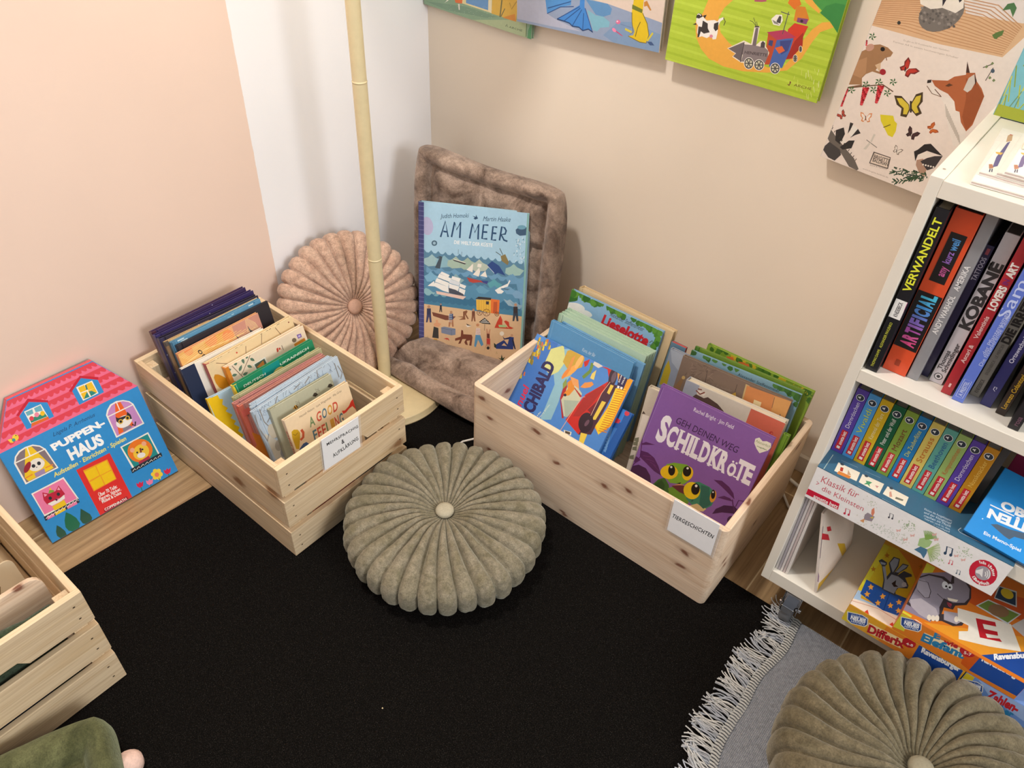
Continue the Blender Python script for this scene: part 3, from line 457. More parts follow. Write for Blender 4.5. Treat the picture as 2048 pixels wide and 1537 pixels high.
P('b7b2cc',29,712,7,0,0,7,-7,0),P('b7b2cc',44,988,7,0,0,8,-7,0),P('b7b2cc',20,902,7,0,0,8,-7,0),]),
'dusk1': ((0.1246,-0.8417,0.016,1.5461,0.25,-0.0097,0.2268,0.315), 0.00025, [
P('d8d2e4',475,1233,6,0,0,7,-6,0),P('d8d2e4',649,1167,6,0,0,6,-6,0),P('d8d2e4',863,1147,6,0,0,7,-6,0),P('d8d2e4',384,1220,5,0,0,6,-5,0),
P('d8d2e4',157,1189,5,0,0,7,-5,0),P('d8d2e4',61,1210,5,0,0,6,-5,0),P('d8d2e4',679,1199,6,0,0,6,-6,0),P('d8d2e4',774,1170,5,0,0,6,-5,0),
P('d8d2e4',620,1201,6,0,0,7,-6,0),P('b7b2cc',35,820,8,0,0,8,-8,0),P('b7b2cc',47,1159,7,0,0,7,-7,0),P('b7b2cc',31,964,7,0,0,8,-7,0),
P('b7b2cc',12,990,7,0,0,8,-7,0),P('b7b2cc',38,1192,8,0,0,8,-8,0),P('b7b2cc',46,701,8,0,0,8,-8,0),P('b7b2cc',27,967,7,0,0,8,-7,0),
P('b7b2cc',10,824,7,0,0,8,-7,0),P('b7b2cc',17,585,7,0,0,8,-7,0),P('b7b2cc',12,1036,7,0,0,8,-7,0),P('b7b2cc',15,676,7,0,0,7,-7,0),
P('b7b2cc',27,1108,7,0,0,7,-7,0),P('b7b2cc',13,815,7,0,0,8,-7,0),P('b7b2cc',34,1116,7,0,0,8,-7,0),]),
'dusk2': ((0.1401,-0.8465,0.016,1.527,0.25,-0.0171,0.2247,0.315), 0.00025, [
P('d8d2e4',719,1232,6,0,0,6,-6,0),P('d8d2e4',262,1181,6,0,0,6,-6,0),P('d8d2e4',330,1234,5,0,0,7,-5,0),P('d8d2e4',836,1151,6,0,0,6,-6,0),
P('d8d2e4',176,1160,5,0,0,7,-5,0),P('d8d2e4',224,1189,6,0,0,6,-6,0),P('d8d2e4',525,1164,5,0,0,6,-5,0),P('d8d2e4',30,1182,6,0,0,6,-6,0),
P('d8d2e4',339,1198,5,0,0,7,-5,0),P('b7b2cc',52,983,7,0,0,7,-7,0),P('b7b2cc',32,932,7,0,0,8,-7,0),P('b7b2cc',39,541,8,0,0,8,-8,0),
P('b7b2cc',49,1045,8,0,0,7,-8,0),P('b7b2cc',48,1057,7,0,0,7,-7,0),P('b7b2cc',27,780,7,0,0,8,-7,0),P('b7b2cc',14,944,7,0,0,7,-7,0),
P('b7b2cc',12,551,7,0,0,7,-7,0),P('b7b2cc',18,616,8,0,0,8,-8,0),P('b7b2cc',24,540,7,0,0,8,-7,0),P('b7b2cc',9,609,7,0,0,7,-7,0),
P('b7b2cc',14,756,7,0,0,8,-7,0),P('b7b2cc',10,1110,7,0,0,7,-7,0),P('b7b2cc',37,607,7,0,0,8,-7,0),]),
'tanbook': ((0.1495,-0.8377,0.016,1.556,0.25,-0.0057,0.2168,0.31), 0.00025, [
P('8a6a4a',2,248,24,0,0,955,-24,0),]),
'sea': ((0.16,-0.8273,0.016,1.5652,0.25,-0.0021,0.2092,0.31), 0.00025, [
P('2f6f9a',205,1114,36,0,0,10,-36,0),P('9fc6d6',94,1139,36,0,0,10,-36,0),P('2f6f9a',253,1079,48,0,0,10,-48,0),P('7fb4cc',389,1174,25,0,0,10,-25,0),
P('7fb4cc',773,1117,48,0,0,10,-48,0),P('7fb4cc',242,1166,46,0,0,10,-46,0),P('cfe2e6',212,1118,32,0,0,10,-32,0),
P('2f6f9a',181,1148,43,0,0,10,-43,0),P('cfe2e6',498,1191,50,0,0,10,-50,0),P('cfe2e6',664,1182,25,0,0,10,-25,0),
P('7fb4cc',400,1181,50,0,0,10,-50,0),P('2f6f9a',383,1088,36,0,0,10,-36,0),P('2f6f9a',761,1226,20,0,0,9,-20,0),P('2f6f9a',83,1136,25,0,0,10,-25,0),
P('7fb4cc',507,1210,36,0,0,10,-36,0),P('7fb4cc',530,1193,52,0,0,10,-52,0),P('cfe2e6',97,1121,37,0,0,10,-37,0),P('2f6f9a',145,1191,20,0,0,10,-20,0),
P('9fc6d6',768,1179,34,0,0,10,-34,0),P('cfe2e6',769,1180,58,0,0,10,-58,0),P('9fc6d6',22,1157,51,0,0,9,-51,0),P('9fc6d6',119,1197,44,0,0,10,-44,0),
P('cfe2e6',284,1149,18,0,0,10,-18,0),P('7fb4cc',649,1180,39,0,0,10,-39,0),P('cfe2e6',758,1129,51,0,0,10,-51,0),
P('2f6f9a',171,1098,38,0,0,10,-38,0),P('9fc6d6',620,1111,52,0,0,10,-52,0),P('9fc6d6',49,1182,45,0,0,10,-45,0),P('cfe2e6',662,1144,39,0,0,10,-39,0),
P('9fc6d6',425,1057,49,0,0,10,-49,0),P('cfe2e6',494,1189,24,0,0,10,-24,0),P('7fb4cc',384,1180,31,0,0,10,-31,0),
P('7fb4cc',421,1150,54,0,0,10,-54,0),P('7fb4cc',46,1087,49,0,0,10,-49,0),P('7fb4cc',412,1152,35,0,0,9,-35,0),P('cfe2e6',497,1142,46,0,0,10,-46,0),
P('9fc6d6',367,1147,38,0,0,9,-38,0),P('2f6f9a',201,1145,55,0,0,10,-55,0),P('9fc6d6',725,1089,22,0,0,10,-22,0),P('7fb4cc',99,1131,45,0,0,10,-45,0),
P('2f6f9a',348,1091,49,0,0,10,-49,0),P('2f6f9a',728,1081,23,0,0,10,-23,0),P('cfe2e6',717,1222,48,0,0,10,-48,0),
P('cfe2e6',76,1208,59,0,0,10,-59,0),P('9fc6d6',676,1082,58,0,0,10,-58,0),P('2f6f9a',328,1127,30,0,0,10,-30,0),P('9fc6d6',586,1057,35,0,0,10,-35,0),
P('2f6f9a',15,1112,38,0,0,9,-38,0),P('cfe2e6',52,1225,58,0,0,10,-58,0),P('7fb4cc',85,1100,55,0,0,10,-55,0),P('9fc6d6',147,1185,53,0,0,10,-53,0),
P('9fc6d6',549,1218,23,0,0,10,-23,0),P('2f6f9a',746,1153,21,0,0,10,-21,0),P('9fc6d6',47,1173,54,0,0,10,-54,0),P('7fb4cc',218,1057,51,0,0,10,-51,0),
P('7fb4cc',68,1203,28,0,0,10,-28,0),P('9fc6d6',99,1056,55,0,0,10,-55,0),P('cfe2e6',217,1076,56,0,0,10,-56,0),P('cfe2e6',787,1099,25,0,0,10,-25,0),
P('cfe2e6',253,1107,29,0,0,10,-29,0),]),
'night': ((0.1673,-0.8251,0.016,1.5545,0.25,-0.0061,0.2154,0.305), 0.00025, [
P('77707a',431,1013,5,0,0,5,-5,0),P('77707a',312,980,5,0,0,5,-5,0),P('77707a',237,979,6,0,0,5,-6,0),P('77707a',612,1090,5,0,0,5,-5,0),
P('77707a',190,1074,5,0,0,5,-5,0),P('77707a',768,998,5,0,0,5,-5,0),P('77707a',678,1066,5,0,0,5,-5,0),P('77707a',427,1149,5,0,0,5,-5,0),
P('77707a',348,1081,5,0,0,5,-5,0),P('77707a',576,1180,6,0,0,5,-6,0),]),
'sliver': ((0.1582,-0.6475,0.016,1.5318,0.25,-0.0063,0.0335,0.26), 0.0001, [
]),
'orange': ((0.182,-0.8322,0.016,1.5672,0.25,-0.0013,0.1888,0.298), 0.00025, [
P('e8b064',2,1190,0,-1188,466,0,0,1188),P('c98e7c',498,1190,0,-1188,255,0,0,1188),P('e3a44e',227,1190,0,-296,239,296),
E('ea8f55',292,1165,48,-25,19,48),E('ea8f55',440,1132,48,-24,18,46),E('ea8f55',91,1173,34,-18,14,35),L('f3cf8a',3.9,4,1160,246,30),
L('f3cf8a',3.9,16,1148,272,42),L('f3cf8a',3.9,29,1137,297,53),L('f3cf8a',3.9,42,1125,323,54),L('f3cf8a',3.9,54,1113,350,56),
L('f3cf8a',3.9,67,1101,377,57),L('f3cf8a',3.9,80,1090,404,57),L('f3cf8a',3.9,93,1078,431,58),L('f3cf8a',3.9,106,1066,459,58),
L('f3cf8a',3.9,119,1054,487,59),L('f3cf8a',3.9,132,1041,515,61),L('f3cf8a',3.9,145,1029,544,61),L('f3d9a0',3.3,627,1190,-16,-114),
L('f3d9a0',3.3,636,1190,-11,-121),L('f3d9a0',3.3,645,1190,-6,-129),L('f3d9a0',3.3,654,1186,0,-132),L('f3d9a0',3.3,663,1175,5,-128),
L('f3d9a0',3.3,672,1165,11,-126),L('f3d9a0',3.3,681,1154,16,-122),L('f3d9a0',3.3,690,1143,22,-119),L('f3d9a0',3.3,699,1132,28,-115),
L('f3cf8a',8.8,8,1085,205,36,238,-26,127,-3),P('4d4b4c',629,1130,12,-44,22,-21,-30,0,-6,28),P('4d4b4c',500,1107,19,-34,-9,-5),
T('3a3430','об',155,1142,174,1056,34.7,-3.2,'b'),]),
'navywhite': ((0.2014,-0.8472,0.016,1.5459,0.27,-0.009,0.1907,0.277), 0.00025, [
P('ece4d6',118,1106,0,-1104,642,0,0,1104),P('1f2b47',2,1106,0,-1104,116,0,0,1104),P('8f98ad',15,332,8,0,0,355,-8,0),
]),
'egg': ((0.2172,-0.8006,0.016,1.6021,0.2492,-0.0033,0.2157,0.275), 0.00025, [
P('e9cfa0',2,1098,0,-1096,858,0,0,1096),P('d18a1c',21,968,18,20,28,-16,29,-36,28,-41,2,-40,-13,-18,-63,3,-20,28,-11,50),
L('6b4a3a',4.9,85,1069,102,-67),L('6b4a3a',4.9,374,1069,-27,-73),L('6b4a3a',4.9,546,1097,-34,-84),L('6b4a3a',4.9,681,1083,32,-90),
E('c8402f',280,1058,7,-4.1,2.9,7),E('8a4a3a',819,1064,7,-3.4,2.3,5.9),L('5a4636',5.5,280,1098,19,0),L('5a4636',5.5,703,1097,21,-1),
L('5a4636',5.5,591,1098,20,-2),L('5a4636',5.5,529,1098,20,-1),L('5a4636',5.5,332,1098,19,0),L('5a4636',5.5,284,1098,19,0),
L('5a4636',5.5,47,1098,18,0),L('5a4636',5.5,107,1098,18,0),L('5a4636',5.5,59,1098,19,0),L('5a4636',5.5,621,1097,21,-1),
L('5a4636',5.5,208,1098,19,0),L('5a4636',5.5,133,1098,19,0),L('5a4636',5.5,70,1098,19,0),L('5a4636',5.5,711,1097,21,-1),
]),
'leaves': ((0.2343,-0.7738,0.016,1.5588,0.2508,0.0061,0.1939,0.26), 0.00025, [
P('f0d9bd',2,1038,0,-1036,771,0,0,1036),L('7a5a48',5.3,235,1035,-129,-117),L('7a5a48',5.3,60,1031,53,-143),P('5f7a63',10,1016,10,-15,12,-1,13,8,-11,14,-12,4),
P('5f7a63',29,953,13,-15,16,-3,17,8,-15,15,-16,5),P('5f7a63',99,956,21,2,13,16,7,23,-22,-6,-16,-13),P('5f7a63',166,1038,-10,0,-7,-8,2,-17,10,-19,11,16,2,17),
P('5f7a63',179,967,3,-20,14,-12,20,-5,-6,21,-12,14),P('5f7a63',225,1012,-1,-19,12,-14,19,-9,-2,21,-10,16),P('5f7a63',116,911,16,-14,18,2,16,11,-19,12,-18,1),
P('5f7a63',82,1038,-4,-5,10,-14,11,0,12,10,-8,9),P('5f7a63',193,1038,-1,-11,7,-4,13,3,-1,12),P('f3ece0',227,951,126,4,4,-57,-122,-9),
P('5b6a58',241,943,99,3,6,-51,-100,-3),P('e08a3c',251,912,74,23,-1,-38,-48,-5),P('c8402f',472,971,18,3,-7,-35,-17,-1),
P('c8402f',494,966,13,-1,-3,-18,-14,1),L('6a4a40',5.3,527,974,0,-46),L('c98a7a',4.7,505,960,8,-24),P('d98a2a',637,928,114,3,3,-31,-115,4),
E('7f6a55',652,959,20,-10,7,18),P('7a5aa8',689,992,42,-9,-1,-32,-39,1),P('c9b8dd',699,980,23,-4,-1,-17,-23,2),P('c8402f',11,902,30,-5,2,-10,-34,0),
P('d9852a',2,1038,0,-1036,29,0,0,1036),]),
'sun': ((0.254,-0.846,0.016,1.5108,0.28,-0.0205,0.1671,0.232), 0.00025, [
P('b4cede',2,926,0,-924,664,0,0,924),P('f0c414',2,926,10,0,78,-3,4,-39,25,-14,-21,-40,31,-49,-25,-18,42,-56,-26,-18,34,-45,-26,-19,34,-46,-22,-27,32,-52,-30,-30,-119,69),
]),
'greenbook': ((0.2766,-0.7885,0.016,1.5673,0.2508,0.0117,0.198,0.25), 0.00025, [
P('1f8a5f',2,998,0,-996,788,0,0,996),P('149088',277,998,-55,-398,174,0,47,398),P('f0cf3c',2,997,9,-5,7,-83,-16,4),
L('8fd0c0',3.5,28,998,3,-94),T('e8f0e0','DEUTSCH',82,938,292,936,2.8,19.1,'b'),T('e8f0e0','UKRAINISCH',440,939,734,940,1.3,20.4,'b'),
T('f4f4e4','MIRA LOBE',561,888,731,894,0.4,22.5,'x'),E('e8e0a0',109,902,32,0,1.4,-20),E('e8e0a0',174,907,20,1.1,-1,-19),
E('e8e0a0',234,904,19,-1.5,-1,-19),E('d8c878',411,903,54,1.1,0.7,-33),]),
'khaki': ((0.3072,-0.8125,0.016,1.5602,0.25,-0.0034,0.2138,0.25), 0.00025, [
P('e08a3c',2,300,84,0,0,320,-84,0),]),
'rose': ((0.3217,-0.8235,0.016,1.5508,0.25,-0.0064,0.2146,0.25), 0.00025, [
P('b06a6a',103,955,753,0,0,20,-753,0),P('d9675a',2,900,341,0,0,55,-341,0),P('a78098',515,900,341,0,0,55,-341,0),
P('e08a3c',2,300,84,0,0,320,-84,0),]),
'coralred': ((0.3352,-0.8187,0.016,1.5713,0.25,0.0002,0.2108,0.25), 0.00025, [
P('c9857c',101,955,740,0,0,20,-740,0),P('d9675a',2,900,335,0,0,55,-335,0),P('a78098',506,900,335,0,0,55,-335,0),
P('e08a3c',2,300,82,0,0,320,-82,0),P('6f6a3a',2,2,99,0,0,348,-99,-49),P('e0842e',17,350,101,-50,17,300,-118,150),
]),
'branchA': ((0.3713,-0.8097,0.016,1.583,0.25,0.0038,0.1938,0.27), 0.00025, [
L('7f8a9a',2.8,643,1030,-13,21),L('7f8a9a',2.8,227,1012,-21,30),L('7f8a9a',2.8,205,1055,30,20),L('7f8a9a',2.8,192,1055,-12,20),
L('7f8a9a',2.8,16,1005,-1,32),L('7f8a9a',2.8,160,1016,-30,22),L('7f8a9a',2.8,80,1007,-28,11),L('7f8a9a',2.8,235,992,5,34),
L('7f8a9a',2.8,557,1029,13,46),L('7f8a9a',2.8,296,1000,30,17),L('7f8a9a',2.8,538,1028,-29,46),L('7f8a9a',2.8,659,1026,14,46),
L('7f8a9a',2.8,116,1017,0,47),L('7f8a9a',2.8,596,1043,5,32),L('7f8a9a',2.8,508,1032,-17,12),L('7f8a9a',2.8,111,1003,-24,47),
L('7f8a9a',2.8,418,1026,8,40),L('7f8a9a',2.8,368,972,19,43),L('7f8a9a',2.8,378,1018,10,14),L('7f8a9a',2.8,547,994,-27,22),
L('7f8a9a',2.8,541,990,15,53),L('7f8a9a',2.8,372,1005,-2,40),L('7f8a9a',2.8,569,1025,8,14),L('7f8a9a',2.8,122,994,15,24),
L('7f8a9a',2.8,425,973,-27,22),L('7f8a9a',2.8,500,1032,11,23),L('7f8a9a',2.8,388,1012,-2,16),L('7f8a9a',2.8,660,989,30,51),
L('7f8a9a',2.8,28,1012,20,52),L('7f8a9a',2.8,340,995,-18,52),L('7f8a9a',2.8,167,1022,-22,34),L('7f8a9a',2.8,703,983,19,33),
L('7f8a9a',2.8,655,1033,-17,42),L('7f8a9a',2.8,366,974,-31,32),L('7f8a9a',2.8,341,998,-23,26),L('7f8a9a',2.8,243,1045,-30,30),
L('7f8a9a',2.8,621,982,26,42),L('7f8a9a',2.8,666,997,-8,28),L('7f8a9a',2.8,736,1023,-9,29),L('7f8a9a',2.8,214,976,-25,47),
L('7f8a9a',2.8,221,1053,-15,22),L('7f8a9a',2.8,384,988,-8,53),L('7f8a9a',2.8,653,1042,8,33),L('7f8a9a',2.8,694,1019,13,13),
L('7f8a9a',2.8,544,1011,15,39),L('7f8a9a',2.8,222,976,26,17),L('7f8a9a',2.8,356,1002,-13,42),L('7f8a9a',2.8,720,994,9,24),
L('7f8a9a',2.8,417,1006,-20,18),L('7f8a9a',2.8,165,1050,0,21),L('7f8a9a',2.8,669,1058,-3,17),L('7f8a9a',2.8,154,980,-10,15),
L('7f8a9a',2.8,188,994,4,49),L('7f8a9a',2.8,556,1008,-5,33),L('7f8a9a',2.8,287,1001,-27,23),L('7f8a9a',2.8,713,983,1,38),
L('7f8a9a',2.8,638,991,-14,21),L('7f8a9a',2.8,304,1011,28,47),L('7f8a9a',2.8,645,974,-29,41),L('7f8a9a',2.8,661,1013,6,11),
L('7f8a9a',2.8,298,1052,20,23),L('7f8a9a',2.8,717,993,-25,18),L('7f8a9a',2.8,392,1031,28,42),L('7f8a9a',2.8,482,1038,-2,35),
L('7f8a9a',2.8,44,1040,-17,35),L('7f8a9a',2.8,481,998,-23,22),L('7f8a9a',2.8,474,1032,-24,14),L('7f8a9a',2.8,394,1022,-7,21),
L('7f8a9a',2.8,449,973,-12,31),L('7f8a9a',2.8,707,1028,24,31),]),
'branchB': ((0.3788,-0.814,0.016,1.5838,0.25,0.004,0.2012,0.27), 0.00025, [
L('7f8a9a',2.8,192,993,30,42),L('7f8a9a',2.8,246,974,0,40),L('7f8a9a',2.8,331,994,10,51),L('7f8a9a',2.8,186,975,-11,29),
L('7f8a9a',2.8,527,989,19,43),L('7f8a9a',2.8,394,990,30,24),L('7f8a9a',2.8,630,992,-18,44),L('7f8a9a',2.8,237,1054,0,19),
L('7f8a9a',2.8,183,1008,11,52),L('7f8a9a',2.8,126,1006,-19,53),L('7f8a9a',2.8,122,976,-28,28),L('7f8a9a',2.8,688,1048,15,27),
L('7f8a9a',2.8,713,1000,-20,52),L('7f8a9a',2.8,575,975,10,27),L('7f8a9a',2.8,296,1001,-21,11),L('7f8a9a',2.8,226,1002,29,17),
L('7f8a9a',2.8,738,990,-9,46),L('7f8a9a',2.8,631,1009,-29,32),L('7f8a9a',2.8,295,1051,-20,24),L('7f8a9a',2.8,688,975,-6,45),
L('7f8a9a',2.8,590,976,-30,13),L('7f8a9a',2.8,705,994,16,50),L('7f8a9a',2.8,270,996,29,37),L('7f8a9a',2.8,212,1034,-11,23),
L('7f8a9a',2.8,19,1037,27,38),L('7f8a9a',2.8,722,974,-17,31),L('7f8a9a',2.8,732,1054,-7,21),L('7f8a9a',2.8,338,1015,28,18),
L('7f8a9a',2.8,617,1036,21,39),L('7f8a9a',2.8,471,1000,-12,27),L('7f8a9a',2.8,602,979,-20,43),L('7f8a9a',2.8,201,978,-30,34),
L('7f8a9a',2.8,260,1057,25,18),L('7f8a9a',2.8,214,979,-26,33),L('7f8a9a',2.8,547,1011,-17,28),L('7f8a9a',2.8,480,1030,16,45),
L('7f8a9a',2.8,513,982,22,24),L('7f8a9a',2.8,440,1004,16,20),L('7f8a9a',2.8,201,993,-22,49),L('7f8a9a',2.8,449,1000,-7,54),
L('7f8a9a',2.8,396,992,20,39),L('7f8a9a',2.8,758,981,-2,46),L('7f8a9a',2.8,645,1051,-29,23),L('7f8a9a',2.8,105,988,31,36),
L('7f8a9a',2.8,712,1004,24,30),L('7f8a9a',2.8,211,1039,28,16),L('7f8a9a',2.8,462,1026,-18,26),L('7f8a9a',2.8,122,990,-16,36),
L('7f8a9a',2.8,504,990,-32,25),L('7f8a9a',2.8,524,988,-12,20),L('7f8a9a',2.8,611,1019,-28,16),L('7f8a9a',2.8,312,1020,9,14),
L('7f8a9a',2.8,139,1032,-6,23),L('7f8a9a',2.8,246,1054,-12,21),L('7f8a9a',2.8,283,1008,24,54),L('7f8a9a',2.8,288,989,15,20),
L('7f8a9a',2.8,20,1050,-4,25),L('7f8a9a',2.8,320,1048,-2,18),L('7f8a9a',2.8,27,1020,9,50),L('7f8a9a',2.8,83,1026,-9,32),
L('7f8a9a',2.8,125,996,2,51),L('7f8a9a',2.8,98,1014,19,53),L('7f8a9a',2.8,164,983,28,53),L('7f8a9a',2.8,377,977,28,27),
L('7f8a9a',2.8,693,1026,21,17),L('7f8a9a',2.8,604,991,-6,48),L('7f8a9a',2.8,637,988,-18,28),L('7f8a9a',2.8,404,1005,-24,22),
L('7f8a9a',2.8,559,1050,-30,25),L('7f8a9a',2.8,583,975,22,16),]),
'branchC': ((0.39,-0.8138,0.016,1.575,0.2522,0.0319,0.2107,0.27), 0.00025, [
L('7f8a9a',2.8,487,1020,8,24),L('7f8a9a',2.8,346,1022,-5,40),L('7f8a9a',2.8,367,1010,-32,37),L('7f8a9a',2.8,401,992,17,45),
L('7f8a9a',2.8,376,988,-2,15),L('7f8a9a',2.8,118,1009,-28,30),L('7f8a9a',2.8,417,976,9,14),L('7f8a9a',2.8,592,1039,1,13),
L('7f8a9a',2.8,412,1005,30,16),L('7f8a9a',2.8,689,1058,15,17),L('7f8a9a',2.8,169,1057,-1,18),L('7f8a9a',2.8,735,986,19,51),
L('7f8a9a',2.8,68,1002,17,18),L('7f8a9a',2.8,720,996,21,17),L('7f8a9a',2.8,411,1051,-20,23),L('7f8a9a',2.8,414,1000,-32,18),
L('7f8a9a',2.8,143,1053,12,22),L('7f8a9a',2.8,149,1040,-26,34),L('7f8a9a',2.8,516,1003,25,35),L('7f8a9a',2.8,472,1048,-27,27),
L('7f8a9a',2.8,511,1006,20,22),L('7f8a9a',2.8,793,1022,-9,44),L('7f8a9a',2.8,364,987,16,13),L('7f8a9a',2.8,660,994,9,53),
L('7f8a9a',2.8,476,1029,-13,11),L('7f8a9a',2.8,43,985,8,29),L('7f8a9a',2.8,419,1049,-25,21),L('7f8a9a',2.8,529,974,-34,26),
L('7f8a9a',2.8,100,1003,-18,36),L('7f8a9a',2.8,479,990,8,31),L('7f8a9a',2.8,122,1053,-17,17),L('7f8a9a',2.8,92,1027,25,45),
L('7f8a9a',2.8,332,995,-33,38),L('7f8a9a',2.8,458,1002,9,30),L('7f8a9a',2.8,751,1035,-16,40),L('7f8a9a',2.8,51,1018,-6,21),
L('7f8a9a',2.8,63,1039,-33,35),L('7f8a9a',2.8,754,984,-20,37),L('7f8a9a',2.8,414,1027,21,19),L('7f8a9a',2.8,259,998,-30,49),
L('7f8a9a',2.8,631,1034,-34,41),L('7f8a9a',2.8,601,1012,16,31),L('7f8a9a',2.8,194,981,-18,13),L('7f8a9a',2.8,280,1037,13,38),
L('7f8a9a',2.8,575,995,3,30),L('7f8a9a',2.8,635,1017,-16,39),L('7f8a9a',2.8,773,991,26,11),L('7f8a9a',2.8,221,992,16,52),
L('7f8a9a',2.8,602,1000,25,25),L('7f8a9a',2.8,204,1050,9,25),L('7f8a9a',2.8,538,1057,-2,18),L('7f8a9a',2.8,564,1046,-5,29),
L('7f8a9a',2.8,464,999,-19,37),L('7f8a9a',2.8,78,1051,-24,12),L('7f8a9a',2.8,100,1052,-10,17),L('7f8a9a',2.8,39,976,13,38),
L('7f8a9a',2.8,563,1036,-29,36),L('7f8a9a',2.8,302,1043,21,32),L('7f8a9a',2.8,69,1047,27,28),L('7f8a9a',2.8,101,990,-26,12),
P('c9c4b4',25,2,228,0,-68,592,-160,270),L('8d8a86',8.3,65,1065,-5,-114,26,-77,-65,-83),L('8d8a86',8.3,237,1076,-72,-84,-85,-62),
L('8d8a86',8.3,15,1048,-13,-116,24,-145),L('8d8a86',8.3,172,1009,-21,-157,-57,-83),L('8d8a86',8.3,291,1027,-68,-74),
L('8d8a86',8.3,614,1016,11,62,52,0),L('8d8a86',8.3,815,1006,20,-80,-33,-41),L('8d8a86',8.3,795,1041,-2,-135),L('8d8a86',8.3,382,1043,68,16),
L('8d8a86',8.3,487,1035,59,30),E('c7bda8',93,839,37,-10,-5,-65),E('a8a294',94,699,34,-9,-12,-46),E('8f8f90',107,620,29,-5.1,-9,-41),
]),
'bee': ((0.4002,-0.7958,0.016,1.5531,0.25,-0.0054,0.1463,0.262), 0.00025, [
P('b4b39a',2,1046,0,-1044,581,0,0,1044),L('6f6a5a',3,224,967,-4,32,33,-34,-29,2),L('6f6a5a',3,227,966,21,27,-2,-38),
P('d39a35',183,956,21,16,16,-6,10,-24,-25,-7),L('3a332c',7.4,198,968,8,-30),L('3a332c',7.4,216,966,7,-27),L('6f6a5a',3,416,973,-5,32,35,-35,-30,3),
L('6f6a5a',3,419,971,21,28,-2,-39),P('4a4238',373,961,21,17,17,-6,11,-25,-26,-7),L('3a332c',7.4,389,974,9,-31),
L('3a332c',7.4,407,972,8,-28),L('6f6a5a',3,564,973,-4,32,24,-34,-20,2),L('6f6a5a',3,568,971,16,29,0,-40),P('4a4238',521,961,21,17,18,-6,12,-25,-27,-7),
L('3a332c',7.4,537,974,9,-31),L('3a332c',7.4,556,972,8,-28),]),
'feeling': ((0.4336,-0.7896,0.016,1.5576,0.26,-0.0039,0.1543,0.252), 0.00025, [
P('ead2ad',2,1006,0,-1004,613,0,0,1004),T('6a5a4a','Hannah Nelson · Lara Wagenhals · Mia Grau',126,957,537,960,1.8,19.1,''),
T('6f8a5e','A',182,835,232,832,10.7,78,'b'),T('c8503c','G',252,840,297,838,15.4,75.4,'b'),T('4f7484','O',306,838,351,837,15.2,75.8,'b'),
T('d19a3a','O',360,837,406,836,15,76.3,'b'),T('c8503c','D',414,835,461,834,14.8,76.7,'b'),T('4f7484','F',180,705,216,704,8.7,88.4,'b'),
T('c8503c','E',223,704,259,703,8.4,88.8,'b'),T('c8503c','E',266,703,302,702,8.2,89.2,'b'),T('6f8a5e','L',309,702,346,701,7.9,89.6,'b'),
T('d19a3a','I',353,701,390,700,7.6,90,'b'),T('c8503c','N',397,700,435,699,7.4,90.3,'b'),T('4f7484','G',442,699,480,698,7.1,90.7,'b'),
P('c8a01e',25,892,24,6,30,-19,9,-35,-19,-54,-33,-68,-23,16,1,103),L('5a4a1e',3.6,30,867,15,-21,25,10),L('c85a3a',21.7,71,785,29,8,13,36,-7,33),
P('3a5a8a',45,724,37,20,29,-3,19,-31,-4,-32,-27,-12,-72,9,0,31),P('1f2f4f',65,718,22,-3,7,-20,-20,6),P('d8382a',488,806,28,-13,46,14,30,28,23,10,0,-113,-3,15,-19,42,-34,-3,-38,-15,-28,1),
]),
'feelside': ((0,0,0,0,0,0,0.01,0.252), 0.0001, [
T('b8604a','A GOOD FEELING',80,630,80,2268,-55,0,'b'),]),
'plainback': ((0.5449,-0.1778,0.014,-0.0101,0.25,-0.0024,0.2489,0.292), 0.00025, [
]),
'cowbook': ((0.5374,-0.1756,0.014,0.0094,0.25,0.0022,0.24,0.288), 0.00025, [
P('8db9dc',2,1150,0,-1148,956,0,0,1148),B('3f7a2c',538,1120,35),B('3f7a2c',934,1043,35),B('4f8a2f',916,1097,34),
B('3f7a2c',950,1038,38),B('5f9a38',40,1109,33),B('5f9a38',549,1122,33),B('5f9a38',262,1130,35),B('5f9a38',925,1135,36),
B('4f8a2f',466,1139,39),B('4f8a2f',881,1123,36),B('3f7a2c',231,1121,40),B('4f8a2f',897,1111,33),B('5f9a38',919,954,32),
B('5f9a38',931,1041,35),B('4f8a2f',778,1148,30),B('3f7a2c',716,1130,36),B('4f8a2f',120,1144,41),B('5f9a38',150,1117,35),
B('4f8a2f',183,1125,39),B('4f8a2f',429,1142,32),B('5f9a38',53,1144,37),B('5f9a38',501,1139,32),B('5f9a38',876,1128,35),
B('4f8a2f',754,1141,37),B('4f8a2f',55,1145,35),B('3f7a2c',404,1140,33),B('5f9a38',523,1123,36),B('3f7a2c',920,980,30),
B('3f7a2c',295,1133,37),B('5f9a38',934,1121,30),B('3f7a2c',925,1007,38),B('3f7a2c',945,1038,34),B('5f9a38',784,1132,30),
B('3f7a2c',60,1146,40),B('3f7a2c',446,1127,36),B('3f7a2c',664,1140,36),B('3f7a2c',563,1127,38),B('3f7a2c',833,1117,32),
B('3f7a2c',833,1138,35),B('5f9a38',529,1148,33),B('4f8a2f',814,1131,37),B('4f8a2f',430,1134,32),B('3f7a2c',247,1117,41),
B('5f9a38',935,1071,32),B('3f7a2c',271,1117,38),B('4f8a2f',320,1147,36),B('5f9a38',915,990,35),B('5f9a38',242,1115,39),
B('5f9a38',145,1143,42),B('2f6a2a',42,1087,45),B('5f9a38',21,1138,46),B('3f7a2c',169,1146,42),B('5f9a38',151,1129,50),
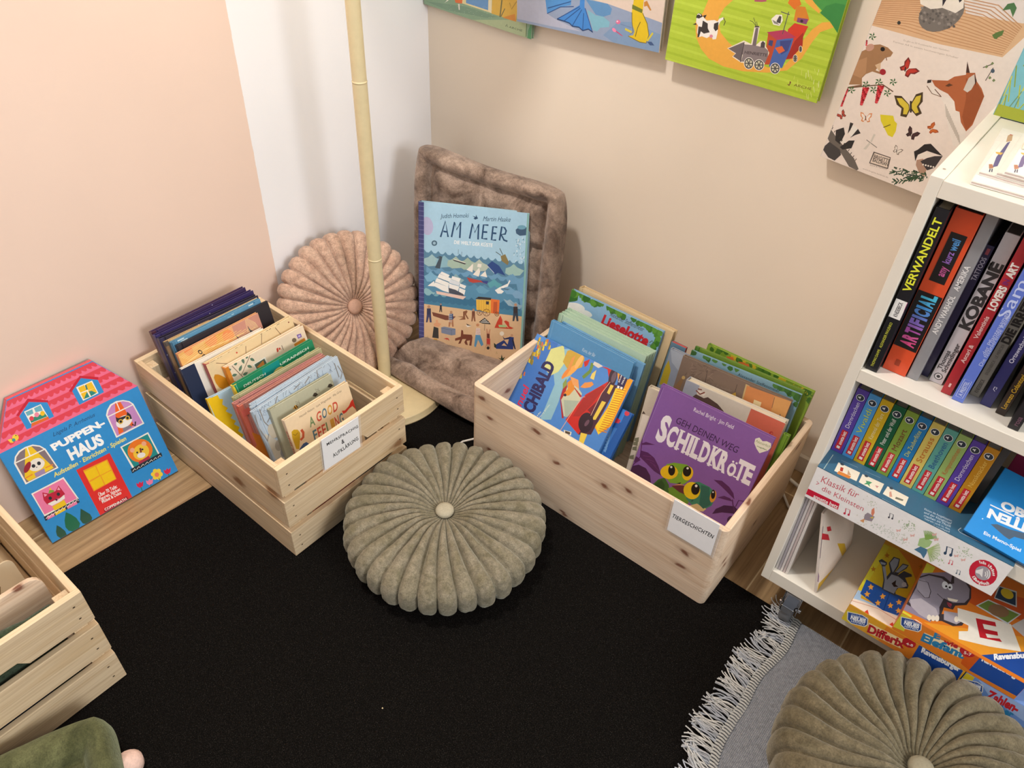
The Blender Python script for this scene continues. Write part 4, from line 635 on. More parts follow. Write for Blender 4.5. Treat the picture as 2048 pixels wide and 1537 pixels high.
B('2f6a2a',20,1141,45),B('2f6a2a',24,1071,45),B('2f6a2a',166,1135,48),B('5f9a38',39,1127,47),B('5f9a38',55,1135,41),
B('3f7a2c',27,1116,46),B('3f7a2c',9,1137,41),E('e8ece8',91,1011,88,10,-9,-41),E('e8ece8',197,993,69,2.8,-11,-32),
E('e8ece8',34,996,48,11,0.2,-37),T('3a4650','Alexander Steffensmeier',435,1074,781,1073,6.2,43.3,''),T('d42a36','Lieselotte',369,967,854,961,11.7,92,'x'),
L('5a7a6a',7.1,868,1004,19,27,21,-9,-16,-34,-19,0),]),
'mintE': ((0.5568,-0.2131,0.014,-0.0099,0.25,-0.0022,0.2296,0.268), 0.00025, [
P('cfe2cb',32,1070,0,-1068,7,0,0,1068),P('5a8a5a',827,2,89,0,0,799,-43,-51),]),
'mintA': ((0.5559,-0.2427,0.014,0.0043,0.25,0.0009,0.2273,0.268), 0.00025, [
P('cfe2cb',32,1070,0,-1068,6,0,0,1068),P('5a8a5a',818,2,89,0,0,799,-43,-51),]),
'blueB': ((0.5701,-0.2505,0.014,-0.0146,0.25,-0.0031,0.2171,0.258), 0.00025, [
]),
'blueA': ((0.5563,-0.2726,0.014,-0.0172,0.2493,0.0008,0.2175,0.266), 0.00025, [
P('5f9ccb',2,1062,0,-1060,866,0,0,1060),P('79aed6',26,1062,0,-1060,5,0,0,1060),T('cfe2ee','Kuno, der Bär',372,938,507,942,4.5,33.8,''),
]),
'truck': ((0.5425,-0.4169,0.014,0.0283,0.7141,0.0069,0.2495,0.292), 0.00025, [
P('4f88cc',2,1166,0,-1164,993,0,0,1164),P('3f74bd',2,932,106,234,121,0,47,-722,-274,45),P('8fbcc9',188,1098,154,68,10,0,154,-50,-61,-247,28,-163,7,-162,-93,-46,-20,335),
P('d8d88a',188,1098,84,68,19,0,76,-112,-21,-107,-48,-58,-106,32),P('e3cf4a',159,1123,13,1,9,-35,-17,1),P('b8972a',61,1031,14,1,9,-35,-17,1),
P('b8972a',95,1035,14,1,9,-36,-17,2),P('b8972a',68,941,14,1,9,-36,-17,1),P('d46a35',8,977,13,1,9,-36,-17,1),P('b8972a',20,794,14,1,9,-36,-17,2),
P('d9b52e',85,1016,14,1,8,-36,-16,2),P('8a7a2f',98,1010,14,0,9,-35,-17,1),P('b8972a',154,1116,13,1,9,-36,-17,2),
P('b8972a',84,1113,13,0,9,-35,-17,1),P('8a7a2f',53,932,13,1,9,-35,-17,1),P('d46a35',9,978,13,1,9,-36,-17,2),P('d9b52e',53,1009,14,0,9,-35,-17,1),
P('d46a35',2,996,1,0,9,-35,-10,0),P('b8972a',64,1094,14,0,8,-35,-16,1),P('d46a35',116,1164,14,0,8,-35,-16,2),P('8a7a2f',32,967,13,1,9,-36,-17,2),
P('b8972a',17,769,14,1,9,-36,-17,1),P('e3cf4a',28,777,14,0,9,-35,-17,1),P('d46a35',46,811,14,1,9,-36,-17,2),P('8a7a2f',48,935,13,1,9,-36,-17,2),
P('e3cf4a',2,945,0,23,10,0,9,-36,-17,2),P('8a7a2f',68,928,13,0,9,-35,-17,1),P('e3cf4a',70,1055,14,1,8,-36,-16,2),
P('d46a35',111,1158,14,1,9,-36,-17,2),P('b8972a',8,1084,14,0,9,-35,-17,1),P('8a7a2f',2,982,3,0,9,-35,-12,1),P('e3cf4a',6,844,14,1,9,-36,-17,2),
P('d9b52e',103,1106,14,1,9,-36,-17,2),P('d46a35',100,1001,14,0,9,-35,-17,1),P('d46a35',13,830,14,1,9,-36,-17,1),
P('8a7a2f',144,1146,14,1,9,-36,-17,2),P('8a7a2f',65,932,14,0,9,-35,-17,1),P('b8972a',81,1073,13,1,9,-36,-17,2),
P('8a7a2f',32,1135,14,0,9,-35,-17,1),P('8a7a2f',7,748,13,1,9,-35,-17,1),P('d46a35',80,1120,13,1,9,-36,-17,2),P('d9b52e',37,1149,14,0,9,-35,-17,1),
P('b8972a',17,857,14,1,9,-36,-17,1),P('d46a35',28,948,14,0,9,-35,-17,1),P('b8972a',119,1135,14,1,9,-35,-17,1),P('b8972a',11,799,14,1,9,-35,-17,1),
P('d9b52e',2,871,0,23,10,1,9,-36,-17,2),P('8a7a2f',36,1000,13,1,9,-36,-17,2),P('e3cf4a',78,1023,13,1,9,-35,-17,1),
P('b8972a',12,1034,14,0,9,-35,-17,1),P('d9b52e',40,1108,14,1,9,-36,-17,2),P('d9b52e',2,982,3,0,9,-36,-12,1),P('b8972a',102,1157,13,1,9,-35,-16,1),
P('d46a35',52,1078,14,1,9,-35,-17,1),P('b8972a',37,1007,14,1,9,-36,-17,2),P('8a7a2f',19,863,14,0,9,-35,-17,1),P('e3cf4a',2,1023,7,0,8,-35,-15,1),
P('b8972a',74,1009,14,1,9,-36,-17,2),P('8a7a2f',9,1071,14,1,9,-36,-17,1),P('d46a35',21,950,14,1,9,-36,-17,2),P('e3cf4a',109,1136,13,1,9,-35,-17,1),
P('8a7a2f',52,968,14,0,9,-35,-17,1),P('8a7a2f',10,991,14,1,9,-36,-17,2),P('e3cf4a',35,936,14,0,9,-35,-17,1),P('8a7a2f',99,1082,14,1,9,-36,-17,2),
P('8a7a2f',61,1120,14,0,9,-35,-17,1),P('e3cf4a',108,1088,14,1,8,-36,-16,2),P('c9a23c',344,1043,-6,103,25,20,113,0,38,-11,14,-81,-89,-84),
P('8a9a4a',433,872,9,57,52,-81,-1,-89),P('c8c8a8',574,623,-97,129,10,110,58,54,89,-45,15,-64,-29,-162),P('a8b4a0',508,749,141,58,-29,-162,-31,-24),
P('c92a22',741,1166,-58,-13,65,0,59,-80,-26,-38,-113,-157,-65,-274,165,-61,82,182,19,316,-24,117,-22,8),P('7a1f26',803,1062,55,-17,-5,-149,-53,-146,-55,17,57,140),
P('a82822',668,860,98,150,30,-3,-40,-191,-53,-131,-53,-25),P('b02a24',525,898,120,-48,-11,-15,-120,66),P('b02a24',456,830,20,53,18,-70,-9,-75,97,-129,-16,-8,-96,147),
P('e08a2c',468,898,28,56,59,-77,-20,-71,-36,-22,-17,14,16,52),E('f0a850',451,1004,47,56,-0.9,-53),E('f2b86a',483,1106,-2.8,60,-23,-28),
E('e88a3c',416,961,20,35,3.1,-43),P('e0954a',407,1107,20,35,16,-142,-30,4),P('e8a060',465,958,84,4,45,-67,-72,10),
P('e8954a',613,965,57,35,26,-14,-19,-35,-42,-28,-41,-11),E('2a2230',499,793,12,5.8,-5.9,11),P('c92a22',522,1123,39,43,3,0,3,-57,-16,-24),
P('6f8f3c',586,1144,30,5,10,-82,-35,-77,-26,14,35,77),P('e8cf6a',637,1063,23,45,18,-87,-38,0),P('d8d0c0',609,1166,45,0,44,-6,-30,-31,-60,8),
E('3a2432',822,1114,-17,86,-37,0.3),E('6a5560',830,1117,-8,48,-20,-5),P('4a2838',803,1045,88,24,-20,-474,-103,-52),
P('f0a01c',841,1166,119,0,35,-2,0,-429,-66,-111,-57,41,24,201,9,192),P('f4cf2a',887,1041,83,31,11,-302,-52,-146,-57,58,31,170),
L('d8841c',7.7,905,1041,72,17),L('d8841c',7.7,905,1021,72,17),L('d8841c',7.7,906,1001,72,17),L('d8841c',7.7,906,980,72,18),
L('d8841c',7.7,907,960,72,17),L('d8841c',7.7,907,940,72,17),L('d8841c',7.7,908,920,72,17),L('d8841c',7.7,908,899,72,18),
L('d8841c',7.7,909,879,72,18),L('d8841c',7.7,909,859,72,17),L('d8841c',7.7,910,838,72,18),L('d8841c',7.7,910,818,73,18),
L('d8841c',7.7,911,798,72,18),L('d8841c',7.7,911,777,73,18),L('d8841c',7.7,912,757,72,18),L('d8841c',7.7,912,736,73,19),
L('d8841c',7.7,913,716,72,19),L('d8841c',7.7,914,696,72,18),L('d8841c',7.7,914,675,72,19),L('d8841c',7.7,915,655,72,19),
P('e8c84a',833,1050,30,2,-2,-83,-26,5),P('e8c84a',827,893,38,5,-15,-173,-30,-14),E('2f1c28',782,664,-22,85,-64,-18),
E('6a4a58',792,666,1.8,32,-16,-4.5),P('e8c84a',781,568,58,15,10,-118,-41,-6),P('f3e9d0',628,519,74,16,8,-30,-62,-10),
P('5a4a3a',643,519,51,9,4,-22,-45,-6),L('f0b090',4.7,601,485,49,361,24,12),L('f0b090',4.7,794,738,0,211,25,119),
P('2f2550',866,1160,81,-1,5,-104,-61,-3),T('f4f0e4','BAUM',895,1096,890,1158,-10.8,3.5,'b'),T('f4f0e4','HAUS',927,1094,926,1157,-13.3,-0.2,'b'),
P('f4f0e4',892,1069,20,1,2,-20,-18,0),P('f4f0e4',920,1072,22,1,1,-18,-19,-2),T('2a2456','ARCHIBALD',301,354,288,991,-107,1.1,'x'),
T('d42a4a','Manuel',171,385,160,700,-64.4,-4.3,'bi'),T('dfe6d0','Mit',357,516,366,565,-15.6,1.3,''),T('dfe6d0','Harry Jahnke',380,510,412,654,-15.5,1.3,''),
]),
'bluesm': ((0.69,-0.384,0.017,0,0.7,0,0.122,0.21), 0.00025, [
P('1f5ca8',2,838,0,-836,484,0,0,836),P('3a86d8',386,838,39,0,5,-110,-34,-4),P('3f7ac0',374,658,51,13,-13,-296,-52,-1),
P('6fa0d0',399,451,28,29,1,-41),P('6fa0d0',393,475,29,29,1,-40),P('6fa0d0',387,500,29,29,2,-40),P('6fa0d0',381,524,29,29,3,-39),
P('6fa0d0',375,548,29,29,5,-38),P('6fa0d0',369,573,29,29,6,-38),P('6fa0d0',363,597,29,29,7,-37),P('6fa0d0',357,622,29,28,8,-37),
P('d83a4a',367,750,54,-6,-5,-30,-37,-12),E('d83a4a',440,822,20,10,-10,19),]),
'leafyA': ((0.8699,-0.1442,0.014,0.0102,0.25,0.0025,0.2332,0.288), 0.00025, [
P('8aa83a',2,1150,0,-1148,928,0,0,1148),B('7a9a30',327,1145,29),B('7a9a30',776,1136,28),B('3f6a24',720,1143,23),
B('3f6a24',615,1135,26),B('c8b030',722,1125,23),B('3f6a24',129,1148,25),B('7a9a30',692,1147,28),B('4f7a2a',433,1136,29),
B('c8b030',873,1133,28),B('3f6a24',321,1132,26),B('3f6a24',870,1132,28),B('4f7a2a',882,1114,24),B('c8b030',263,1137,29),
B('3f6a24',288,1145,31),B('4f7a2a',642,1123,26),B('c8b030',288,1120,31),B('7a9a30',303,1136,27),B('c8b030',333,1128,25),
B('3f6a24',427,1125,28),B('3f6a24',236,1122,30),B('4f7a2a',105,1121,32),B('7a9a30',844,1113,22),B('c8b030',245,1131,26),
B('4f7a2a',546,1125,26),B('c8b030',835,1126,27),B('c8b030',908,1113,27),B('c8b030',711,1144,27),B('7a9a30',454,1146,27),
B('3f6a24',497,1131,28),B('c8b030',853,1124,26),B('4f7a2a',107,1140,28),B('3f6a24',910,1106,26),B('7a9a30',915,1128,28),
B('7a9a30',808,1136,29),B('c8b030',247,1141,26),B('3f6a24',697,1145,26),B('3f6a24',287,1132,28),B('3f6a24',42,1120,27),
B('7a9a30',758,1148,24),B('7a9a30',715,1139,24),B('3f6a24',901,1133,23),B('4f7a2a',474,1133,27),B('3f6a24',549,1131,25),
B('4f7a2a',842,1138,23),B('4f7a2a',532,1133,27),B('c8b030',781,1142,27),B('c8b030',660,1136,28),B('7a9a30',150,1114,29),
B('7a9a30',792,1140,27),B('c8b030',343,1132,29),B('c8b030',681,1142,29),B('4f7a2a',925,1063,28),B('7a9a30',749,1145,22),
B('c8b030',229,1141,25),B('c8b030',841,1130,28),B('c8b030',417,1127,30),B('4f7a2a',287,1142,25),B('3f6a24',927,1100,26),
B('3f6a24',858,1127,23),B('7a9a30',915,1093,28),B('7a9a30',369,1128,29),B('3f6a24',927,1079,28),B('3f6a24',166,1147,28),
B('4f7a2a',392,1128,28),B('3f6a24',307,1125,26),B('c8b030',807,1112,28),P('d8703a',287,1119,55,17,19,-28,-58,-9),
P('d8703a',180,1118,56,18,19,-28,-59,-10),P('d8703a',321,1121,55,18,19,-28,-57,-10),]),
'leafyB': ((0.8619,-0.1793,0.014,0.0614,0.25,0.0148,0.2344,0.29), 0.00025, [
]),
'leafyC': ((0.8619,-0.1839,0.014,0.0705,0.25,0.0169,0.2351,0.286), 0.00025, [
P('7fa6b8',2,1142,0,-1140,936,0,0,1140),B('4f8038',17,1132,26),B('355f2a',912,1126,29),B('355f2a',909,1122,24),
B('3f6f30',851,1113,28),B('355f2a',935,1108,24),B('4f8038',826,1124,24),B('3f6f30',874,1124,26),B('3f6f30',347,1126,26),
B('355f2a',804,1130,24),B('355f2a',759,1127,25),B('355f2a',152,1122,27),B('4f8038',399,1137,28),B('3f6f30',778,1135,28),
B('3f6f30',844,1125,23),B('4f8038',846,1139,27),B('4f8038',122,1135,27),B('355f2a',23,1128,31),B('355f2a',926,1092,24),
B('4f8038',855,1110,24),B('355f2a',846,1114,24),B('4f8038',907,1102,24),B('3f6f30',920,1100,28),B('4f8038',148,1132,25),
B('3f6f30',773,1135,25),B('3f6f30',824,1137,25),B('3f6f30',793,1133,30),B('4f8038',895,1133,26),B('4f8038',733,1130,30),
B('4f8038',783,1123,24),B('3f6f30',901,1113,27),B('4f8038',214,1135,32),B('3f6f30',925,1050,29),B('4f8038',293,1140,27),
B('3f6f30',768,1128,26),B('4f8038',902,1107,26),B('3f6f30',881,1131,26),B('355f2a',869,1135,27),B('4f8038',880,1128,29),
B('355f2a',925,1124,23),B('355f2a',914,1117,25),B('3f6f30',906,1107,29),T('2f3f4a','Alexander Steffensmeier',424,1089,776,1088,0.1,25.6,''),
]),
'gray': ((0.8096,-0.1857,0.014,0.0062,0.2496,0.0045,0.052,0.27), 0.0001, [
P('8f98a8',6,2694,0,-2688,508,0,0,2688),P('b8a02a',6,2233,33,200,118,-208,15,-335,-166,-85),P('a8b0bc',6,2676,0,2,325,13,-11,-386,-205,116),
]),
'redtop': ((0.7998,-0.1676,0.014,0.0121,0.25,0.0028,0.0349,0.272), 0.0001, [
P('5f7f94',6,6,337,0,0,2673,-337,0),]),
'cellar': ((0.8523,-0.2037,0.014,0.063,0.2506,0.0098,0.2332,0.28), 0.00025, [
P('7f6c5e',2,1118,0,-1116,928,0,0,1116),P('c9b07a',557,1106,34,-3,4,-158,-25,1),P('d28a52',569,1097,327,21,34,0,0,-179,-346,-9),
P('d8a060',795,1104,120,14,15,0,0,-179,-108,-4),L('7a5a48',4.3,801,1098,10,-95),P('e8d8a8',661,1009,61,2,4,-58,-61,-3),
L('4f423a',5.2,230,1079,17,-122),L('4f423a',4.3,494,1072,5,-81),P('c8a040',468,958,36,45,20,-46),L('8f7c6c',5.2,201,1002,-13,-40),
L('6a584c',5.2,74,991,-9,-30),L('8f7c6c',5.2,180,1091,15,-5),L('8f7c6c',5.2,122,1102,9,1),L('6a584c',5.2,103,1074,27,-4),
L('6a584c',5.2,217,1118,-29,-14),L('8f7c6c',5.2,87,1094,3,-8),L('6a584c',5.2,147,1030,-45,-19),L('8f7c6c',5.2,86,994,3,-35),
L('6a584c',5.2,115,1039,28,18),L('6a584c',5.2,183,979,30,-2),L('8f7c6c',5.2,79,965,36,24),L('8f7c6c',5.2,210,1093,38,-3),
L('6a584c',5.2,194,1046,-28,-38),L('8f7c6c',5.2,246,1093,-5,-11),L('6a584c',5.2,127,1010,0,8),L('6a584c',5.2,218,1078,18,-25),
L('8f7c6c',5.2,101,1022,24,5),L('8f7c6c',5.2,271,1007,-31,-50),L('6a584c',5.2,270,1023,-15,-37),L('6a584c',5.2,247,1005,31,0),
L('6a584c',5.2,287,1118,20,0),L('6a584c',5.2,262,1097,33,15),L('6a584c',5.2,142,1009,-34,-26),L('6a584c',5.2,270,1027,36,-14),
L('6a584c',5.2,258,1078,26,15),L('6a584c',5.2,137,1103,49,-13),L('8f7c6c',5.2,109,1057,-27,-21),L('8f7c6c',5.2,280,1077,-29,-50),
L('6a584c',5.2,123,1003,16,-30),L('8f7c6c',5.2,175,994,41,-16),L('6a584c',5.2,214,1118,-31,-10),L('6a584c',5.2,235,1083,-20,-12),
L('8f7c6c',5.2,157,1020,-18,-46),L('8f7c6c',5.2,248,1041,41,-7),L('8f7c6c',5.2,94,1089,1,-28),L('6a584c',5.2,165,1053,42,12),
L('6a584c',5.2,226,1118,-11,-35),L('8f7c6c',5.2,154,977,-22,-23),L('6a584c',5.2,110,1036,-6,3),T('9a897a','der Kuchenkeller',296,970,471,987,4.8,25.5,''),
P('4a5a9a',786,945,68,15,-15,-26,-38,-9),P('3f4a5a',883,947,3,38,27,-42),L('4a3a34',4.3,797,914,125,15),P('8a6a4a',2,805,45,135,19,-1,-9,-147),
E('c8a86a',58,936,14,7,-4.6,15),]),
'sloth': ((0.8846,-0.2339,0.014,0.0531,0.25,0.0119,0.2123,0.256), 0.00025, [
P('d8d0c2',2,1022,0,-1020,845,0,0,1020),P('a4aab8',2,1022,0,-1020,117,0,0,1020),P('d8705a',565,1022,0,-1020,282,0,0,1020),
P('5a4540',91,899,23,39,71,-4,28,23,92,-20,63,-35,28,-32,-154,-2,-127,13),P('f0e8dc',112,974,75,8,-7,-31,-61,-2),
L('8a4a3a',11.9,104,970,41,-18,32,34),L('8a4a3a',10.2,115,989,33,7),P('4a3a38',418,881,56,9,-2,-20,-40,-6),E('c04038',775,895,14,7,-5.5,16),
E('d8705a',779,895,7,3.5,-2.7,8),]),
'paperbag': ((0.8348,-0.2812,0.014,0.0401,0.2115,0.0274,0.2209,0.242), 0.00025, [
P('cfc4b0',2,966,0,-964,879,0,0,964),P('5a4a40',7,708,6,32,25,-19),P('f0e8d8',2,338,14,370,58,9,-50,-694,-22,-13),
P('8a8a70',2,446,0,12,35,27,7,-46,-40,-11),P('8a8a70',5,367,36,29,7,-47,-40,-11),P('8a8a70',2,253,0,20,34,28,8,-47,-41,-12),
P('8a8a70',2,415,0,2,36,28,7,-47,-40,-11),]),
'turtles': ((0.8497,-0.3002,0.014,0.0851,0.2454,-0.0401,0.2392,0.27), 0.00025, [
P('8a5fa6',2,1078,0,-1076,953,0,0,1076),L('6d4688',6.2,15,1058,-13,-541),L('a07fbb',4.4,24,1058,-15,-537),P('5a2a5e',28,390,0,45,60,13,65,-17,57,-54,49,-70,-66,5,-79,30,-69,26),
P('47234c',2,168,0,87,47,42,69,3,55,-45,37,-80,-96,-13,-95,10),P('5a2a5e',4,492,36,40,82,17,-40,-24,-66,-38),L('5a2a5e',7.9,2,542,36,-168,-36,-117),
P('5a2a5e',2,303,0,48,5,11,45,-13,-33,-53),P('5a2a5e',664,510,62,28,71,-20,49,-34,27,-48,-63,25,-64,25),P('5a2a5e',746,377,43,44,52,6,24,-17,-65,-20),
P('47234c',761,210,10,62,47,69,77,38,60,-26,0,-16,-51,-29,-77,-38),L('5a2a5e',9.7,859,427,20,-41,51,-77),L('5a2a5e',7.9,904,380,1,66,46,19),
P('5a2a5e',955,285,-22,-7,22,35),E('47234c',918,246,30,20,-14,37),L('7a3f7a',4.4,56,396,69,30),L('7a3f7a',4.4,94,385,66,11),
L('7a3f7a',4.4,132,375,62,-8),L('7a3f7a',4.4,170,364,58,-26),P('3f6a2c',218,181,32,81,43,44,55,-45,34,-69,-52,-21,-70,2),
P('2f5424',234,191,42,81,40,-31,11,-61),P('6f9a2c',350,228,98,106,50,-35,55,-100,-9,-28,-92,-14,-64,16),P('7fae30',260,374,9,60,51,46,100,39,50,-8,26,-60,-11,-61,-22,-47,-47,-29,-66,-30,-60,31),
P('6a2f34',371,264,45,50,54,11,32,-35,13,-37,-65,-7),P('d89a6a',374,271,50,48,52,16,-48,-27),P('6f9a2c',362,179,26,51,133,5,35,-45,-88,-23),
E('f2c81c',311,374,67,-5.3,-25,-73),E('1a1512',325,402,29,7,10,-49),E('f4f0e8',312,429,9,5.2,-3.5,10),E('f2c81c',455,448,44,-5.6,-4.1,-68),
E('1a1512',444,463,33,14,12,-47),E('f4f0e8',439,492,9,5.1,-3.5,10),P('1a1a14',403,312,32,31,-6,-24),P('3f8a6a',472,305,33,81,60,42,92,3,54,-21,23,-51,-3,-79,-47,-76,-101,-8,-55,21),
P('d8c088',563,172,55,58,85,-2,-14,-37,-63,-35),P('2f6a5a',590,411,68,15,62,-142,-39,-70,-44,16,-22,98),E('f2d01c',539,319,69,4.6,1.2,-83),
E('15110f',561,349,34,10,10,-54),E('f4f0e8',557,380,10,6,-4.2,12),E('e0a030',712,367,25,-17,-2.2,-56),E('15110f',706,385,17,5,11,-42),
E('f4f0e8',699,403,6,3.7,-2.6,7),L('15110f',5.3,581,240,-13,-15),L('b8d060',4.4,378,423,6,-18),L('b8d060',4.4,395,428,5,-19),
T('f2eef4','Rachel Bright · Jim Field',311,990,645,1000,-0.6,34.5,''),T('3a1f48','GEH DEINEN WEG',211,822,743,824,3.8,58.3,''),
T('f4f0f4','S',99,605,185,606,-1.8,227,'x'),T('f4f0f4','C',189,606,266,608,-2.5,171.7,'x'),T('f4f0f4','H',279,608,363,610,-3.7,170.8,'x'),
P('f4f0f4',271,608,46,1,0,13,-46,-1),P('f4f0f4',267,779,45,0,1,13,-45,-1),T('f4f0f4','I',376,610,405,611,-4.9,169.7,'x'),
P('f4f0f4',353,610,66,1,0,13,-66,-1),P('f4f0f4',348,780,66,1,0,12,-65,-1),T('f4f0f4','L',413,611,475,612,-5.4,169.3,'x'),
P('f4f0f4',406,611,41,1,0,13,-41,-1),P('f4f0f4',400,780,42,1,0,12,-42,0),T('f4f0f4','D',484,612,558,614,-6.3,168.5,'x'),
P('f4f0f4',476,612,48,1,0,13,-48,-1),P('f4f0f4',470,781,48,1,0,12,-48,-1),T('f4f0f4','K',570,614,651,616,-7.4,167.6,'x'),
P('f4f0f4',563,614,44,1,-1,13,-43,-1),P('f4f0f4',555,782,44,0,0,13,-44,-1),T('f4f0f4','R',647,616,720,617,-8.4,166.8,'x'),
P('f4f0f4',640,616,47,1,0,12,-47,-1),P('f4f0f4',632,782,46,1,0,12,-46,0),T('f4f0f4','O',728,617,796,619,-5.8,103.4,'x'),
E('f4f0f4',746,742,8,4.7,-3.5,9),E('f4f0f4',774,743,8,4.7,-3.5,9),T('f4f0f4','T',796,619,863,620,-10.2,165.2,'x'),
P('f4f0f4',788,619,44,1,0,12,-44,-1),T('f4f0f4','E',863,620,929,621,-11,164.5,'x'),P('f4f0f4',856,620,43,1,0,12,-44,-1),
P('f4f0f4',845,785,43,0,0,12,-44,0),P('e9e6d4',833,972,-7,40,24,24,32,-17,27,16,34,0,12,-30,0,-6,-10,-32,-47,-53,-35,25),
T('8a9a5a','Natürlich',839,987,950,995,-2.4,21.3,'i'),T('6a8a4a','magellan',860,957,936,962,-1.7,10.9,'b'),]),
'wallA': ((-0.0277,0.017,0.7621,0,0,-0.0217,0.3153,0.3), 0.00025, [
P('8fae90',2,1198,0,-1196,1257,0,0,1196),P('7f9f86',25,29,494,66,381,0,-148,-40,-471,-42),P('b4c49a',600,3,125,-1,490,0,-19,126,-114,-11),
P('efe0a8',478,172,332,73,7,-137,-345,3),P('6f9fd4',517,181,256,56,2,-114,-257,1),P('f0e6c4',781,238,33,8,0,-138,-39,10),
P('e3b94c',817,246,286,63,-13,-201,-276,-3),L('6f6f4a',13.1,924,238,-13,-140),L('6f6f4a',8.2,961,179,-39,-73),L('b8923a',8.2,1085,264,-52,-74,-25,46),
P('e0963c',937,101,154,2,-19,59),P('e8763c',376,139,102,23,-6,-53,-79,-10),P('f4efe4',425,95,15,4,5,-49,-12,-2),
P('f4efe4',257,66,56,37,-8,10,-28,-29),E('c4d4bc',646,85,3.1,0.7,-0.1,2.2),E('c4d4bc',731,101,3,0.7,-0.1,2.1),E('c4d4bc',580,101,3.1,0.7,-0.1,2.2),
E('c4d4bc',323,25,3.2,0.7,-0,2.2),E('c4d4bc',619,130,3.1,0.7,-0.1,2.1),E('c4d4bc',722,133,3,0.7,-0.1,2.1),E('c4d4bc',441,94,3.1,0.7,-0,2.2),
E('c4d4bc',824,94,3,0.7,-0.1,2.1),E('c4d4bc',764,95,3,0.7,-0.1,2.1),E('c4d4bc',339,34,3.2,0.7,-0,2.2),E('c4d4bc',576,115,3.1,0.7,-0.1,2.2),
E('c4d4bc',800,134,3,0.7,-0.1,2.1),E('c4d4bc',555,55,3.1,0.7,-0.1,2.2),E('c4d4bc',499,51,3.1,0.7,-0.1,2.2),E('c4d4bc',418,89,3.2,0.7,-0,2.2),
E('c4d4bc',758,141,3,0.7,-0.1,2.1),E('c4d4bc',716,135,3,0.7,-0.1,2.1),E('c4d4bc',812,72,3,0.7,-0.1,2.1),E('c4d4bc',706,64,3,0.7,-0.1,2.2),
E('c4d4bc',620,48,3.1,0.7,-0.1,2.2),E('c4d4bc',385,26,3.2,0.7,-0,2.2),E('c4d4bc',739,141,3,0.7,-0.1,2.1),E('c4d4bc',789,67,3,0.7,-0.1,2.1),
E('c4d4bc',532,74,3.1,0.7,-0.1,2.2),E('c4d4bc',553,76,3.1,0.7,-0.1,2.2),E('c4d4bc',821,137,3,0.7,-0.1,2.1),E('c4d4bc',335,63,3.2,0.7,-0,2.2),
E('c4d4bc',689,31,3,0.7,-0.1,2.2),E('c4d4bc',576,68,3.1,0.7,-0.1,2.2),E('c4d4bc',605,42,3.1,0.7,-0.1,2.2),E('c4d4bc',437,21,3.2,0.7,-0,2.2),
E('c4d4bc',607,58,3.1,0.7,-0.1,2.2),E('c4d4bc',415,72,3.2,0.7,-0,2.2),E('c4d4bc',501,37,3.1,0.7,-0.1,2.2),E('c4d4bc',479,95,3.1,0.7,-0,2.2),
L('5a7a4a',7.4,1204,124,3,-116),P('5a9a6a',1223,2,1,58,23,64,12,3,0,-124,0,-1),T('4a5a4a','ARCHE',1015,36,1161,39,4,16.1,''),
L('4a5a4a',4.9,978,38,14,20,8,-20),]),
'wallB': ((0.2585,0.003,0.7879,0,0,0.0507,0.3448,0.3), 0.00025, [
P('e2cfc0',2,1198,0,-1196,1375,0,0,1196),P('93a3bf',2,2,0,184,750,90,137,-6,220,-28,143,-13,125,-17,0,-210),P('5f93c4',684,271,205,-1,43,-29,-10,-43,-65,-26,-69,5),
P('7f9cbf',974,2,-105,38,125,117,129,21,254,-48,0,-128),P('b4b8cc',2,188,298,33,19,-112,83,-26,257,-51,-292,-10,-365,0),
P('7fb8cc',703,201,86,-30,68,3,64,-29,-3,-38,-81,-18,-25,-32,-42,4,-50,105),P('4f93d4',288,241,262,37,-2,-69,-100,-28,-133,-70),
P('3f88d4',634,290,41,6,3,-83,94,-168,-44,17,-55,-20,-37,19,-65,-3,-30,20,-51,3,-73,5,126,79,89,57),L('1f4f8f',6.5,417,86,215,125),
L('1f4f8f',6.5,490,84,150,118),L('1f4f8f',6.5,571,61,84,132),L('1f4f8f',6.5,673,42,1,128),L('1f4f8f',6.5,768,45,-83,163),
L('1f4f8f',6.5,315,111,133,70,128,22),L('1f4f8f',6.5,321,153,225,82),L('1f3f6f',9.4,417,86,73,-5,51,-6,30,-18,65,3,37,-19,55,20,44,-16),
P('e3c21f',1121,360,81,11,2,-114,54,-73,16,-75,-18,-61,-52,-1,-94,18,-14,8,45,13,9,28,-33,62,-8,66),L('7a6a1f',5.8,1112,243,8,-66,18,-70,-42,-34,108,-26,58,3,15,60,-26,78,-47,64),
L('7a6a1f',6.5,1193,189,-20,-45,-12,-65),P('6f7a2a',1109,298,92,-21,-3,-26,-89,17),P('c9883a',1207,328,24,13,45,-58,-12,-4,-29,28,-24,-9),
L('d8c83f',15.9,1064,118,61,-13),L('d8c83f',14.4,1267,66,42,65),P('3f5a86',1267,61,38,7,28,-22,-37,-6),E('d43a6a',998,83,42,-14,-32,16),
E('f08ab0',967,94,18,-8,-5.6,-12),E('e0709a',997,157,20,3.2,-1.6,15),E('f4d0e0',990,160,8,1.3,-0.6,6),L('6f86b0',5.8,1021,145,101,-9),
]),
'wallC': ((0.6187,0.001,0.7977,0,0,-0.0017,0.2996,0.3), 0.00025, [
P('b6cf3f',2,1198,0,-1196,1194,0,0,1196),P('c0d84a',2,2,717,0,-717,15),P('aac535',2,50,1194,-24,0,17,-1194,24),
P('c0d84a',2,101,1194,-24,0,17,-1194,24),P('aac535',2,151,1194,-24,0,17,-1194,24),P('c0d84a',2,202,1194,-24,0,16,-1194,24),
